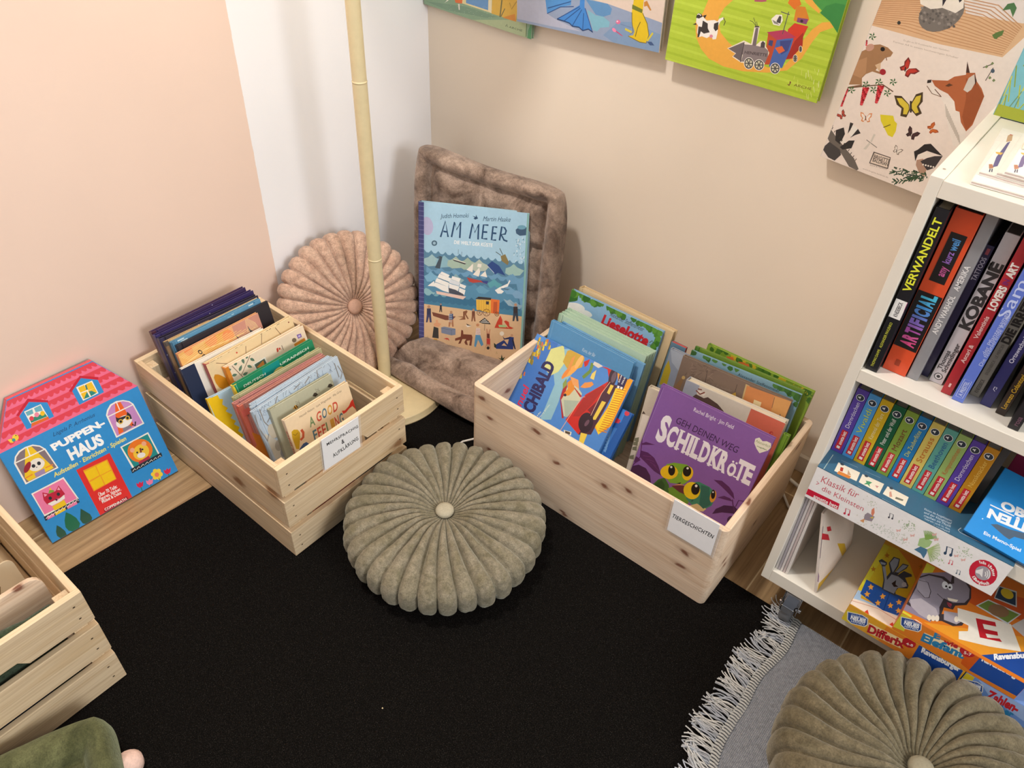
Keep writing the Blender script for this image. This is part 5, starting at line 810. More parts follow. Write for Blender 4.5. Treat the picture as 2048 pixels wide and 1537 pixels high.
P('aac535',2,252,1194,-24,0,17,-1194,24),P('c0d84a',2,302,1194,-24,0,17,-1194,24),P('aac535',2,353,1194,-24,0,17,-1194,24),
P('c0d84a',2,403,1194,-24,0,17,-1194,24),P('aac535',2,454,1194,-24,0,16,-1194,24),P('c0d84a',2,504,1194,-24,0,17,-1194,24),
P('aac535',2,554,1194,-24,0,17,-1194,24),P('c0d84a',2,605,1194,-24,0,17,-1194,24),P('aac535',2,655,1194,-24,0,17,-1194,24),
P('c0d84a',2,706,1194,-24,0,16,-1194,24),P('aac535',2,756,1194,-24,0,17,-1194,24),P('c0d84a',2,806,1194,-24,0,17,-1194,24),
P('aac535',2,857,1194,-24,0,17,-1194,24),P('c0d84a',2,907,1194,-24,0,17,-1194,24),P('aac535',2,958,1194,-24,0,16,-1194,24),
P('c0d84a',2,1008,1194,-24,0,17,-1194,24),P('aac535',2,1058,1194,-24,0,17,-1194,24),P('c0d84a',2,1109,1194,-24,0,17,-1194,24),
P('aac535',2,1159,1194,-24,0,17,-1194,24),P('4a9a4a',930,636,266,52,0,-231,-106,89),P('3a8a44',1050,549,25,47,55,28,63,2,3,-37,0,-129,-68,53),
P('efb04a',267,507,180,4,-58,-68,-28,-70,37,-89,73,-49,86,-39,85,-33,154,-22,104,19,42,75,46,125,42,83,50,54,48,13,35,-25,-77,-47,-33,-69,-39,-116,-77,-97,-131,-49,-178,-35,-154,-5,-124,25,-76,50,-55,69,-29,93,46,75),
P('efb04a',898,630,45,9,103,-78,0,-18,-101,44),P('f4f0e8',193,358,48,-3,36,-19,58,16,24,-5,10,22,27,15,9,-7,-24,-25,-9,-28,5,-51,-2,-40,-25,-9,-14,26,-33,-27,-40,4,-22,-11,-22,28,-2,46,-20,16),
P('3a3634',193,358,13,15,25,-8,10,-10,-27,-19,-24,1),P('3a3634',173,287,25,16,7,-12),P('3a3634',240,361,28,12,-9,-28),
P('3a3634',247,330,42,-11,7,-31,21,-22,-43,-19,-26,10,-7,-41,-11,-3,-8,72,27,2),P('3a3634',337,329,30,17,8,-47,-16,-17,-19,16),
L('3a3634',5.2,397,381,20,-21,-5,-27),E('e08aa0',334,243,13,3,-2.7,11),L('f4f0e8',6,197,358,10,9,18,-9),P('f4ead8',474,193,109,78,58,-10,-5,114,38,9,4,-121,24,32,34,7,14,-35,20,-8,17,-35,-3,-66,-186,-33,-74,22,17,25),
P('8a7f80',482,193,97,65,18,-10,49,8,44,3,58,1,26,-13,7,-38,-6,-44,-178,-33,3,47),P('6f6668',482,193,98,61,17,-122,-67,20,17,24),
L('4f474a',6.7,587,262,7,-134),P('756b6e',651,254,-5,114,20,5,13,-116),P('4f474a',638,369,38,9,-13,6,-24,-5),P('4f474a',709,283,10,16,19,-9,5,-31,-30,-4),
T('4f4548','HENRIETTE',608,189,774,208,0.4,18.6,'b'),P('c94a2f',870,408,34,47,95,0,-44,-216,-45,-18),P('d8402a',905,453,91,1,-45,-109,-80,57),
P('a82f24',936,348,42,66,19,-83,-55,-96,-33,-8),P('e0782a',824,562,9,38,61,0,22,-28,-35,-40),P('d8862f',887,557,59,6,48,-67,-17,-34,-84,6),
P('8a4a7a',914,491,72,6,-3,-33,-68,0),E('3a2a3a',947,477,10,2.2,-2.8,9),P('c0502f',742,361,96,34,-7,-122,-26,-110,-35,-9,14,82,-31,32),
P('4a6ab0',814,333,110,31,-3,-82,-22,-119,-94,-13),P('b83f5f',731,359,116,41,92,-26,-123,-47),P('3f4a7a',762,315,28,3,3,-38,-30,3),
P('3f4a8a',837,326,78,24,-7,-71,-40,-35),P('e06a3a',816,276,43,23,29,-25,-35,-28),L('5a5a5a',5.2,842,371,3,142),
L('5a5a5a',5.2,793,502,64,-5),P('f4f0e4',739,445,26,33,40,8,16,-33,-13,-37,-46,-1),P('4a4a4a',779,441,11,36,15,-3,5,-42,-25,1),
P('8a8a86',747,443,34,-8,25,-13,-39,1),E('f4f0e8',657,134,36,9,-10,39),E('4a4a4a',657,134,32,8,-9,35),E('d8d4b8',657,134,25,6,-7,27),
L('4a4a4a',6.7,627,127,59,14),L('4a4a4a',6.7,635,158,44,-48),L('4a4a4a',6.7,664,165,-15,-62),E('f4f0e8',733,142,37,9,-10,36),
E('4a4a4a',733,142,33,8,-9,32),E('d8d4b8',733,142,25,6,-7,25),L('4a4a4a',6.7,703,134,60,15),L('4a4a4a',6.7,711,163,44,-43),
L('4a4a4a',6.7,741,171,-16,-58),E('f4f0e8',852,148,35,9,-10,36),E('4a4a4a',852,148,31,8,-9,32),E('d8d4b8',852,148,24,5.9,-7,24),
L('4a4a4a',6.7,824,141,56,14),L('4a4a4a',6.7,831,170,43,-43),L('4a4a4a',6.7,859,177,-14,-57),E('f4f0e8',971,244,15,3.6,-7,24),
E('4a4a4a',971,244,13,3.2,-6,21),E('d8d4b8',971,244,10,2.4,-4.9,16),L('4a4a4a',6.7,959,242,23,5),L('4a4a4a',6.7,960,260,22,-31),
L('4a4a4a',6.7,972,263,-2,-37),E('f4f0e8',990,309,12,2.7,-6,20),E('4a4a4a',990,309,10,2.4,-5.4,18),E('d8d4b8',990,309,8,1.9,-4.1,13),
L('4a4a4a',6.7,980,307,19,4),L('4a4a4a',6.7,981,321,17,-25),L('4a4a4a',6.7,990,323,-1,-29),L('5a5f3a',3.7,650,378,-36,24,-22,2),
L('5a5f3a',3.7,650,378,-35,49),L('5a5f3a',3.7,656,383,-14,25),P('b05a6a',583,544,88,18,6,-20,-33,-10,-48,-7),L('e8eeb0',3,1137,145,3,-30),
L('dfe68a',3,1109,164,15,-28),L('d4de70',3,1162,128,15,-40),L('d4de70',3,1055,85,15,-35),L('dfe68a',3,1113,44,15,-32),
L('d4de70',3,1000,135,1,-24),L('e8eeb0',3,1194,36,3,-13),L('dfe68a',3,1166,131,13,-21),L('d4de70',3,1028,118,12,-41),
L('e8eeb0',3,1071,175,8,-36),L('e8eeb0',3,1147,217,4,-19),L('e8eeb0',3,1171,144,11,-41),L('dfe68a',3,1145,195,4,-18),
L('dfe68a',3,1138,61,15,-31),L('d4de70',3,1033,84,10,-40),L('d4de70',3,1099,174,7,-36),L('e8eeb0',3,1147,101,16,-35),
L('d4de70',3,1118,213,12,-22),L('dfe68a',3,1129,44,7,-34),L('d4de70',3,1037,186,6,-35),L('e8eeb0',3,1197,71,0,-29),
L('e8eeb0',3,1079,193,15,-40),L('e8eeb0',3,1074,62,9,-17),T('6f5a2a','ARCHE',1012,70,1139,74,0.7,16.8,''),P('7a3f3a',962,70,20,-8,6,28,-11,4,3,-23),
]),
'wallD': ((0.9516,0.003,0.7118,0,0,-0.0632,0.242,0.36), 0.00025, [
P('eee0d4',2,1438,0,-1436,964,0,0,1436),P('dfb68c',2,1097,773,198,70,-200,-72,-167,-349,-30,-422,-11),P('e8dcd4',363,1189,441,114,39,-125,-54,-57,-303,-31,-52,76),
L('c89468',4.6,2,899,171,22,241,-3,353,23),L('c89468',4.6,2,910,188,28,239,-2,340,16),L('c89468',4.6,2,921,205,34,237,-1,326,9),
L('c89468',4.6,2,932,221,40,236,0,313,2),L('c89468',4.6,2,943,238,45,234,2,300,-5),L('c89468',4.6,2,954,254,51,232,2,288,-11),
L('c89468',4.6,2,965,270,56,231,3,274,-18),L('c89468',4.6,2,976,286,62,229,4,262,-25),L('c89468',4.6,2,987,302,67,227,5,250,-31),
L('c89468',4.6,2,997,318,73,225,6,238,-38),L('c89468',4.6,2,1008,334,78,223,7,225,-44),L('c89468',4.6,2,1019,350,83,221,7,213,-50),
L('c89468',4.6,2,1030,365,87,220,9,201,-56),L('c89468',4.6,2,1040,381,93,217,9,189,-62),L('c89468',4.6,2,1051,396,97,216,11,177,-68),
L('c89468',4.6,2,1061,411,103,214,11,166,-74),E('7a736c',356,1059,109,59,36,-94),E('5f5a56',298,1067,7,1.9,-3,7),
E('948c84',336,1008,7,1.9,-3.1,7),E('5f5a56',390,1046,7,1.9,-3.1,6),E('948c84',266,1080,7,1.9,-3,7),E('6f6862',247,1024,7,1.9,-3,7),
E('6f6862',295,1078,7,1.9,-3,6),E('5f5a56',250,1028,7,1.9,-3,7),E('948c84',371,1037,7,1.9,-3.1,7),E('6f6862',421,1057,7,1.9,-3.1,6),
E('948c84',371,1120,7,1.8,-3,6),E('948c84',359,1102,7,1.8,-3,6),E('6f6862',271,1022,7,1.9,-3,7),E('948c84',439,1044,7,1.9,-3.1,6),
E('5f5a56',317,993,7,2,-3.1,7),E('6f6862',349,1114,7,1.8,-3,6),E('6f6862',280,1098,7,1.8,-3,6),E('948c84',368,1093,7,1.8,-3,6),
E('6f6862',409,1092,7,1.8,-3,6),E('6f6862',316,998,7,2,-3,7),E('948c84',368,1055,7,1.9,-3,6),E('6f6862',422,994,7,1.9,-3.1,7),
E('5f5a56',431,1022,7,1.9,-3.1,7),E('948c84',267,1036,7,1.9,-3,7),E('5f5a56',332,1101,7,1.8,-3,6),E('948c84',404,1066,7,1.9,-3.1,6),
E('6f6862',397,1015,7,1.9,-3.1,7),E('5f5a56',309,1056,7,1.9,-3,7),E('948c84',414,1081,7,1.8,-3.1,6),E('6f6862',451,1105,7,1.8,-3.1,6),
E('6f6862',303,1038,7,1.9,-3,7),E('948c84',369,1003,7,1.9,-3.1,7),E('6f6862',291,1021,7,1.9,-3,7),E('6f6862',288,1092,7,1.8,-3,6),
E('5f5a56',327,1014,7,1.9,-3,7),E('948c84',408,1072,7,1.8,-3.1,6),E('6f6862',368,1129,7,1.8,-3,6),E('6f6862',346,1031,7,1.9,-3,7),
E('6f6862',451,1061,7,1.9,-3.1,6),E('6f6862',262,999,7,2,-3,7),E('5f5a56',454,1011,7,1.9,-3.1,7),E('948c84',265,1003,7,2,-3,7),
E('948c84',425,1015,7,1.9,-3.1,7),E('5f5a56',333,1048,7,1.9,-3,7),E('5f5a56',283,991,7,2,-3,7),E('6f6862',407,990,7,1.9,-3.1,7),
E('5f5a56',438,1109,7,1.8,-3,6),E('948c84',335,1064,7,1.9,-3,6),E('6f6862',419,1111,7,1.8,-3,6),E('6f6862',378,1038,7,1.9,-3.1,7),
E('948c84',272,1069,7,1.9,-3,7),E('5f5a56',294,1096,7,1.8,-3,6),E('948c84',372,1005,7,1.9,-3.1,7),E('5f5a56',350,1056,7,1.9,-3,6),
E('5f5a56',322,1073,7,1.9,-3,6),E('948c84',324,1075,7,1.9,-3,6),E('6f6862',344,1020,7,1.9,-3.1,7),E('6f6862',266,1024,7,1.9,-3,7),
E('5f5a56',347,1040,7,1.9,-3,7),E('948c84',423,1095,7,1.8,-3.1,6),E('6f6862',390,1025,7,1.9,-3.1,7),E('5f5a56',311,1016,7,1.9,-3,7),
E('948c84',372,1039,7,1.9,-3.1,7),E('6f6862',271,1070,7,1.9,-3,7),E('948c84',429,1008,7,1.9,-3.1,7),E('948c84',259,1013,7,1.9,-3,7),
E('6f6862',365,1128,7,1.8,-3,6),E('6f6862',456,1055,7,1.9,-3.1,6),E('5f5a56',412,1101,7,1.8,-3,6),E('948c84',424,1080,7,1.8,-3.1,6),
E('5f5a56',439,1103,7,1.8,-3.1,6),E('948c84',392,1079,7,1.8,-3,6),E('6f6862',263,1071,7,1.9,-3,7),E('6f6862',344,1084,7,1.8,-3,6),
E('5f5a56',286,1032,7,1.9,-3,7),E('948c84',442,1076,7,1.8,-3.1,6),E('948c84',320,1120,7,1.8,-3,6),E('6f6862',397,1084,7,1.8,-3,6),
E('948c84',419,1013,7,1.9,-3.1,7),E('948c84',242,1057,7,1.9,-3,7),E('6f6862',444,1096,7,1.8,-3.1,6),E('5f5a56',323,1114,7,1.8,-3,6),
E('6f6862',421,1095,7,1.8,-3,6),E('6f6862',360,1020,7,1.9,-3.1,7),E('948c84',291,1002,7,2,-3,7),E('948c84',332,1112,7,1.8,-3,6),
E('5f5a56',430,1001,7,1.9,-3.1,7),E('6f6862',302,1033,7,1.9,-3,7),E('948c84',379,1087,7,1.8,-3,6),E('6f6862',256,1063,7,1.9,-3,7),
E('5f5a56',406,1035,7,1.9,-3.1,6),P('efe6d8',191,1131,238,61,30,-77,-28,-36,-80,7,-59,-23,-67,11),P('2f2c34',321,1150,33,-5,-6,-52),
P('2f2c34',392,1176,53,-1,-18,-40),P('4f7a4a',658,1155,10,38,28,14,25,-21,3,-48,-31,34),L('4a6a3a',4.6,696,1009,19,49),
P('5f7a3f',668,1022,12,18,32,24,6,-27,-28,-30),E('3a3a34',150,945,10,2.9,-4.2,10),T('b8a898','Es gibt es 50 Kunstwerke zum Verlieben',218,856,490,874,-2.5,9.4,''),
T('b8a898','Format A4 in einem hochwertigen Schuber',163,832,555,852,-1.8,9.7,''),P('a67c56',2,513,0,215,26,24,21,30,44,17,52,-4,42,-19,-5,-26,-27,-16,-16,-42,-11,-45,48,-1,-12,-12,-52,0,-32,-27,-14,-30,15,-38,-78,-26),
P('b98c64',2,579,0,91,45,35,30,-91,-19,-40),E('c99a86',41,764,15,21,-19,10),E('1c1714',119,777,13,3.8,-5.2,12),
P('d8b894',112,675,28,25,21,-59),E('a3232f',174,651,18,5.8,-8,17),L('8a644a',5.4,157,739,12,-17),L('8a644a',10.7,2,492,81,43),
L('6a4f3a',6.9,2,490,202,90,78,-21),P('3f6a3a',31,488,27,9,-9,-14),P('3f6a3a',31,488,18,-22,-17,4),P('3f6a3a',31,488,-16,-23,-2,17),
P('3f6a3a',31,488,-28,8,16,6),P('3f6a3a',31,488,-1,27,11,-13),P('3f6a3a',105,547,26,9,-8,-14),P('3f6a3a',105,547,18,-22,-17,4),
P('3f6a3a',105,547,-16,-22,-1,16),P('3f6a3a',105,547,-28,8,16,6),P('3f6a3a',105,547,-2,27,12,-13),P('3f6a3a',164,532,26,9,-9,-14),
P('3f6a3a',164,532,18,-21,-17,4),P('3f6a3a',164,532,-15,-22,-2,17),P('3f6a3a',164,532,-28,8,16,6),P('3f6a3a',164,532,-2,27,11,-13),
P('3f6a3a',175,587,26,9,-8,-14),P('3f6a3a',175,587,18,-21,-16,4),P('3f6a3a',175,587,-15,-22,-2,17),P('3f6a3a',175,587,-27,8,16,6),
P('3f6a3a',175,587,-2,27,12,-13),P('3f6a3a',258,614,25,9,-8,-14),P('3f6a3a',258,614,18,-21,-17,4),P('3f6a3a',258,614,-14,-21,-3,16),
P('3f6a3a',258,614,-27,8,15,6),P('3f6a3a',258,614,-2,26,11,-12),P('3f6a3a',252,540,25,9,-8,-14),P('3f6a3a',252,540,18,-21,-17,4),
P('3f6a3a',252,540,-15,-21,-2,16),P('3f6a3a',252,540,-28,9,16,5),P('3f6a3a',252,540,-3,27,12,-13),P('3f6a3a',29,829,26,7,-8,-13),
P('3f6a3a',29,829,18,-21,-17,4),P('3f6a3a',29,829,-15,-21,-1,16),P('3f6a3a',29,829,-26,8,15,5),P('3f6a3a',29,829,-1,25,11,-13),
E('94161f',5,479,8,2.7,-3.1,8),E('c22430',5,466,8,2.7,-3.1,8),E('dc4a50',5,453,8,2.7,-3.1,8),E('94161f',6,440,8,2.7,-3.1,8),
E('c22430',6,427,8,2.7,-3.1,8),E('dc4a50',7,413,8,2.8,-3.2,8),E('94161f',7,400,8,2.8,-3.2,8),E('dc4a50',4,386,8,2.8,-3.2,8),
E('c22430',7,387,8,2.8,-3.2,8),E('c22430',5,373,8,2.8,-3.2,8),E('94161f',6,373,8,2.8,-3.2,8),E('dc4a50',8,374,8,2.8,-3.2,8),
E('dc4a50',101,520,8,2.6,-3.2,8),E('c22430',114,524,8,2.6,-3.2,8),E('94161f',127,529,8,2.6,-3.2,8),E('94161f',104,508,8,2.6,-3.2,8),
E('dc4a50',116,512,8,2.6,-3.2,8),E('c22430',127,516,8,2.6,-3.2,8),E('c22430',107,496,8,2.6,-3.2,8),E('94161f',117,499,8,2.6,-3.2,8),
E('dc4a50',127,503,8,2.6,-3.2,8),E('dc4a50',110,484,8,2.6,-3.2,8),E('c22430',119,487,8,2.6,-3.2,8),E('94161f',128,490,8,2.6,-3.2,8),
E('94161f',113,472,8,2.7,-3.2,8),E('dc4a50',120,474,8,2.7,-3.2,8),E('c22430',128,477,8,2.6,-3.2,8),E('c22430',116,460,8,2.7,-3.2,8),
E('94161f',122,462,8,2.7,-3.2,8),E('dc4a50',128,464,8,2.7,-3.2,8),E('dc4a50',119,448,8,2.7,-3.2,8),E('c22430',123,449,8,2.7,-3.2,8),
E('94161f',128,451,8,2.7,-3.2,8),E('94161f',122,435,8,2.7,-3.2,8),E('dc4a50',125,436,8,2.7,-3.2,8),E('c22430',128,437,8,2.7,-3.2,8),
E('c22430',125,423,8,2.7,-3.2,8),E('94161f',126,424,8,2.7,-3.2,8),E('dc4a50',128,424,8,2.7,-3.2,8),E('dc4a50',185,561,8,2.5,-3.2,7),
E('c22430',198,565,8,2.5,-3.2,7),E('94161f',211,569,8,2.5,-3.2,7),E('94161f',188,549,8,2.5,-3.2,7),E('dc4a50',199,553,8,2.5,-3.2,7),
E('c22430',211,557,8,2.5,-3.2,7),E('c22430',191,537,8,2.6,-3.2,7),E('94161f',201,540,8,2.5,-3.2,7),E('dc4a50',211,544,8,2.5,-3.2,7),
E('dc4a50',194,525,8,2.6,-3.2,7),E('c22430',203,528,8,2.6,-3.2,7),E('94161f',211,531,8,2.6,-3.2,7),E('94161f',197,513,8,2.6,-3.2,8),
E('dc4a50',204,516,8,2.6,-3.2,8),E('c22430',211,518,8,2.6,-3.2,7),E('c22430',200,501,8,2.6,-3.2,8),E('94161f',206,503,8,2.6,-3.2,8),
E('dc4a50',212,505,8,2.6,-3.2,8),E('dc4a50',203,490,8,2.6,-3.2,8),E('c22430',207,491,8,2.6,-3.2,8),E('94161f',212,493,8,2.6,-3.2,8),
E('94161f',206,478,8,2.6,-3.2,8),E('dc4a50',209,479,8,2.6,-3.2,8),E('c22430',212,480,8,2.6,-3.2,8),E('c22430',209,466,8,2.6,-3.2,8),
E('94161f',211,466,8,2.6,-3.2,8),E('dc4a50',212,467,8,2.6,-3.2,8),E('94161f',7,794,6,1.8,-2.4,5.7),E('c22430',11,783,6,1.8,-2.4,5.7),
E('dc4a50',14,772,6,1.8,-2.4,5.7),P('7a2a24',311,719,-5,41,-22,19,-12,-31,7,-21,-21,-18,16,-18,26,11),P('c0392b',308,721,-6,33,-16,12,-4,-24,4,-20,-16,-14,11,-10,19,10),
P('7a2a24',315,717,39,15,27,-10,-21,-26,-23,-4,-5,-26,-24,5,-3,28),P('c0392b',318,715,32,10,19,-8,-19,-15,-20,-6,-5,-20,-14,5,-1,21),
L('2f2620',7,292,720,7,-26),P('4a3a24',406,517,-65,34,-44,-11,38,-48,37,-12,12,-46,38,4,2,47),P('d9c13f',402,515,-54,24,-30,-9,33,-30,33,-14,11,-36,22,6,-1,35),
P('4a3a24',412,520,5,68,33,26,23,-54,-9,-34,35,-34,-23,-27,-44,24),P('d9c13f',417,522,7,54,24,17,10,-40,-5,-33,26,-28,-16,-13,-32,20),
L('2f2620',11.2,405,541,30,-66),P('7a3a30',29,315,-25,0,-2,-1,0,-14,10,-4,13,2,10,-13,11,7,-6,16),P('b84a3a',28,314,-20,-1,-6,-6,0,-3,13,-3,12,0,9,-9,6,5,-6,11),
P('7a3a30',31,317,-9,23,6,14,15,-14,3,-12,15,-6,-3,-12,-17,0),P('b84a3a',32,319,-6,18,5,10,9,-12,3,-11,12,-5,-3,-7,-12,1),
L('2f2620',3.6,35,325,9,-19),P('e08a4a',184,355,-25,20,-19,-1,11,-24,14,-8,0,-20,17,-2,6,20),P('efe6da',182,354,-21,15,-13,-1,10,-16,13,-8,1,-16,10,0,3,15),
P('e08a4a',187,356,10,28,17,8,4,-25,-8,-14,12,-17,-14,-9,-16,14),P('efe6da',189,356,9,22,13,5,-1,-18,-5,-13,8,-14,-9,-4,-11,11),
L('2f2620',4.6,180,363,12,-28),P('3a2626',497,358,-15,30,-19,9,0,-27,10,-14,-10,-18,16,-10,15,14),P('4a3030',494,358,-13,24,-13,5,3,-19,8,-14,-7,-15,10,-4,10,12),
P('3a2626',500,357,22,21,21,-2,-8,-24,-14,-9,3,-21,-17,-2,-9,21),P('4a3030',502,356,19,16,14,-2,-8,-16,-12,-9,1,-17,-10,1,-6,16),
L('2f2620',5,485,362,10,-26),P('7a6a5a',457,226,-10,22,-14,6,-1,-19,8,-11,-7,-14,11,-7,11,11),P('efe6da',455,226,-9,18,-10,4,2,-15,6,-10,-5,-11,7,-4,8,9),
P('7a6a5a',459,225,17,16,15,-1,-6,-18,-10,-7,2,-16,-13,-1,-6,15),P('efe6da',461,224,14,12,11,-1,-7,-12,-9,-7,1,-12,-7,0,-4,12),
L('2f2620',3.6,449,228,7,-19),P('a84f24',597,428,4,27,-11,15,-13,-17,1,-14,-16,-8,7,-14,18,3),P('c96a2f',595,430,2,22,-8,10,-6,-14,-1,-13,-12,-7,5,-8,13,3),
P('a84f24',599,426,27,3,15,-11,-18,-12,-15,1,-8,-15,-13,7,3,18),P('c96a2f',600,425,22,0,10,-8,-14,-6,-13,0,-7,-12,-8,6,3,13),
L('2f2620',4.4,583,425,2,-10),P('e0d02f',264,401,39,10,40,10,21,-28,21,-10,13,-49,-4,-42,-31,2,-43,38,-36,32),L('7a6a24',6.1,316,331,34,32),
L('8a8478',5.4,247,218,83,-24),P('d6cec0',275,270,13,1,-3,-57,-11,5),P('d6cec0',270,208,13,1,-14,-53,-18,-2),P('eee4d8',450,669,55,-14,55,-31,69,7,102,-80,48,-67,36,-107,-62,-6,-84,107,-75,108,-39,32,-61,8),
P('b5653c',467,695,88,25,24,32,56,30,-27,72,42,-56,27,9,26,-39,47,-32,33,-36,16,-175,-16,-48,-52,41,-34,54,-24,0,-30,47,-55,31,-51,7,-38,12),
P('a0552f',643,765,77,-15,63,-50,12,-151,-12,-72,-59,72,-27,105),P('d6ccc0',660,698,-3,71,20,30,26,-31,-3,-56,-13,-21),
P('4a3028',630,792,-22,62,42,-56),P('4a3028',675,802,30,-33,5,-30),P('2f2622',450,669,-5,19,21,9,4,-17),P('5f3a24',554,687,15,21,25,-3,-20,-17),
L('6a4a3a',4.6,507,651,55,-30),L('7a5a44',3.8,456,655,48,-33,58,-1),L('c9bfb2',3.8,601,588,41,-69),L('c9bfb2',3.8,613,578,40,-69),
L('c9bfb2',3.8,624,567,40,-67),L('c9bfb2',3.8,636,556,39,-66),L('c9bfb2',3.8,648,545,38,-64),L('c9bfb2',3.8,659,534,38,-63),
L('c9bfb2',3.8,671,523,37,-62),L('c9bfb2',3.8,683,512,36,-60),L('c9bfb2',3.8,694,501,36,-59),L('c9bfb2',3.8,706,490,35,-58),
L('c9bfb2',3.8,718,479,34,-56),L('c9bfb2',3.8,729,468,35,-55),L('c9bfb2',3.8,741,457,34,-54),L('c9bfb2',3.8,753,445,33,-51),
P('6f675f',2,135,0,65,47,-33,99,-57,73,-39,55,-56,-8,-13,-7,0,-52,5,-83,65,-105,46),P('33302f',33,208,43,35,24,-38,-6,-78,-39,14),
P('33302f',116,211,-13,78,23,0,-3,-48),P('33302f',142,193,25,74,28,-22,-31,-25),P('eee6da',87,143,23,38,28,-47),
P('33302f',101,110,40,63,36,14,0,-57,-53,-30),P('4a4644',2,50,0,31,19,37,86,-24,22,-31,-26,-54,-50,5),P('efe9de',124,214,2,65,41,-12,-20,-63),
L('4a4230',4.6,2,217,0,16),L('4a4230',4.6,5,203,3,16),L('4a4230',4.6,27,189,4,15),L('4a4230',4.6,50,175,3,15),L('4a4230',4.6,73,161,3,15),
L('4a4230',4.6,96,147,3,15),L('4a4230',4.6,118,132,3,16),L('4a4230',4.6,141,118,3,16),L('4a4230',4.6,164,104,3,16),
L('4a4230',4.6,186,90,3,15),L('4a4230',4.6,209,76,3,15),L('4a4230',4.6,232,61,3,16),P('2c2828',555,254,17,20,22,45,34,17,98,-47,-50,-2,-50,-1,-40,-43,3,-45),
P('eee4d6',586,243,42,39,48,-13,-32,-21,-35,-19),P('b3907a',593,209,33,22,46,-46,11,-61,-40,12,-40,40),P('3f3a3a',618,210,28,34,37,28,43,17,-11,-86,-35,-33),
E('efe8dc',642,196,5.1,2,-2.5,5.5),E('efe8dc',658,198,5.1,2,-2.5,5.5),E('efe8dc',674,200,5,2,-2.5,5.4),E('efe8dc',690,202,5,2,-2.5,5.4),
E('efe8dc',706,204,5,2,-2.5,5.4),L('2f4a34',6.9,565,111,4,-16),L('3f5a3c',6.9,558,85,-33,-1),L('3f5a3c',6.9,652,100,-16,16),
L('3f5a3c',6.9,674,141,-18,-2),L('263a2c',6.9,624,108,-38,-4),L('263a2c',6.9,512,88,3,-12),L('3f5a3c',6.9,678,138,-5,18),
L('2f4a34',6.9,556,96,4,-19),L('263a2c',6.9,511,90,-33,1),L('2f4a34',6.9,599,98,-29,-31),L('2f4a34',6.9,684,121,-34,3),
L('3f5a3c',6.9,503,85,-31,-25),L('263a2c',6.9,616,112,-23,-20),L('263a2c',6.9,593,107,-18,-14),L('3f5a3c',6.9,620,120,-20,-5),
L('263a2c',6.9,631,102,-22,-23),L('3f5a3c',6.9,494,86,5,-11),L('3f5a3c',6.9,686,109,-21,7),L('3f5a3c',6.9,654,127,-15,-28),
L('2f4a34',6.9,578,123,-3,-18),L('263a2c',6.9,525,121,-6,-9),L('263a2c',6.9,504,117,-5,-4),L('263a2c',6.9,499,109,-17,6),
L('263a2c',6.9,586,92,0,-15),L('263a2c',6.9,583,82,-16,-20),L('3f5a3c',6.9,493,94,-1,-4),L('2f4a34',6.9,536,77,-7,8),
L('2f4a34',6.9,583,121,-27,-5),L('3f5a3c',6.9,587,121,-39,-6),L('2f4a34',6.9,502,105,-10,13),L('263a2c',6.9,544,123,0,-19),
L('3f5a3c',6.9,502,82,-21,10),L('3f5a3c',6.9,688,138,-13,16),L('3f5a3c',6.9,624,107,-21,-28),L('2f4a34',6.9,571,122,-33,2),
L('2f4a34',6.9,681,148,9,-18),L('3f5a3c',6.9,537,109,-26,-20),L('3f5a3c',6.9,672,138,-19,0),L('2f4a34',6.9,686,103,-20,-20),
L('2f4a34',6.9,642,103,-3,11),L('3f5a3c',6.9,696,133,4,-11),L('263a2c',6.9,630,140,-28,-1),L('263a2c',6.9,660,112,-34,5),
L('3f5a3c',6.9,485,109,6,3),L('2f4a34',6.9,638,115,-9,-1),L('2f4a34',6.9,625,125,-22,12),L('2f4a34',6.9,646,103,-12,-18),
L('2f4a34',6.9,500,88,-29,-16),L('3f5a3c',6.9,636,95,-21,-4),L('3f5a3c',6.9,634,136,-38,-11),L('3f5a3c',6.9,665,99,-12,3),
L('2f4a34',6.9,645,97,-10,-11),L('2f4a34',6.9,615,128,-4,9),L('3f5a3c',6.9,643,143,-30,-25),L('2f4a34',6.9,636,115,-8,12),
L('2f4a34',6.9,611,109,3,-5),L('2f4a34',6.9,529,85,-26,-22),L('263a2c',6.9,571,115,-14,-19),L('263a2c',6.9,676,107,-39,-6),
L('2f4a34',6.9,543,84,0,19),L('3f5a3c',6.9,684,124,-15,-4),L('2f4a34',6.9,639,94,-22,9),L('2f4a34',6.9,626,86,-7,-24),
L('2f4a34',6.9,676,118,-6,-25),L('2f4a34',6.9,615,79,-8,-21),L('2f4a34',6.9,675,118,-10,-17),L('3f5a3c',6.9,524,21,-14,-7),
L('2f4a34',6.9,644,98,-12,-13),L('3f5a3c',6.9,530,25,-24,14),L('3f5a3c',6.9,590,63,-9,-20),L('3f5a3c',6.9,604,72,-22,9),
L('2f4a34',6.9,571,51,-19,4),L('2f4a34',6.9,678,120,-22,10),L('3f5a3c',6.9,591,64,-14,-9),L('3f5a3c',6.9,652,103,-14,-8),
L('2f4a34',6.9,539,31,-6,-27),L('2f4a34',6.9,630,89,-16,-4),L('2f4a34',6.9,601,70,-11,-13),L('2f4a34',6.9,601,70,-11,-15),
L('3f5a3c',6.9,574,53,-14,-8),L('3f5a3c',6.9,649,101,-21,8),L('2f4a34',6.9,551,38,-24,13),L('3f5a3c',6.9,644,98,-8,-22),
L('3f5a3c',6.9,603,71,-21,6),L('2f4a34',6.9,564,47,-8,-24),L('2f4a34',6.9,617,80,-22,8),L('2f4a34',6.9,612,78,-14,-7),
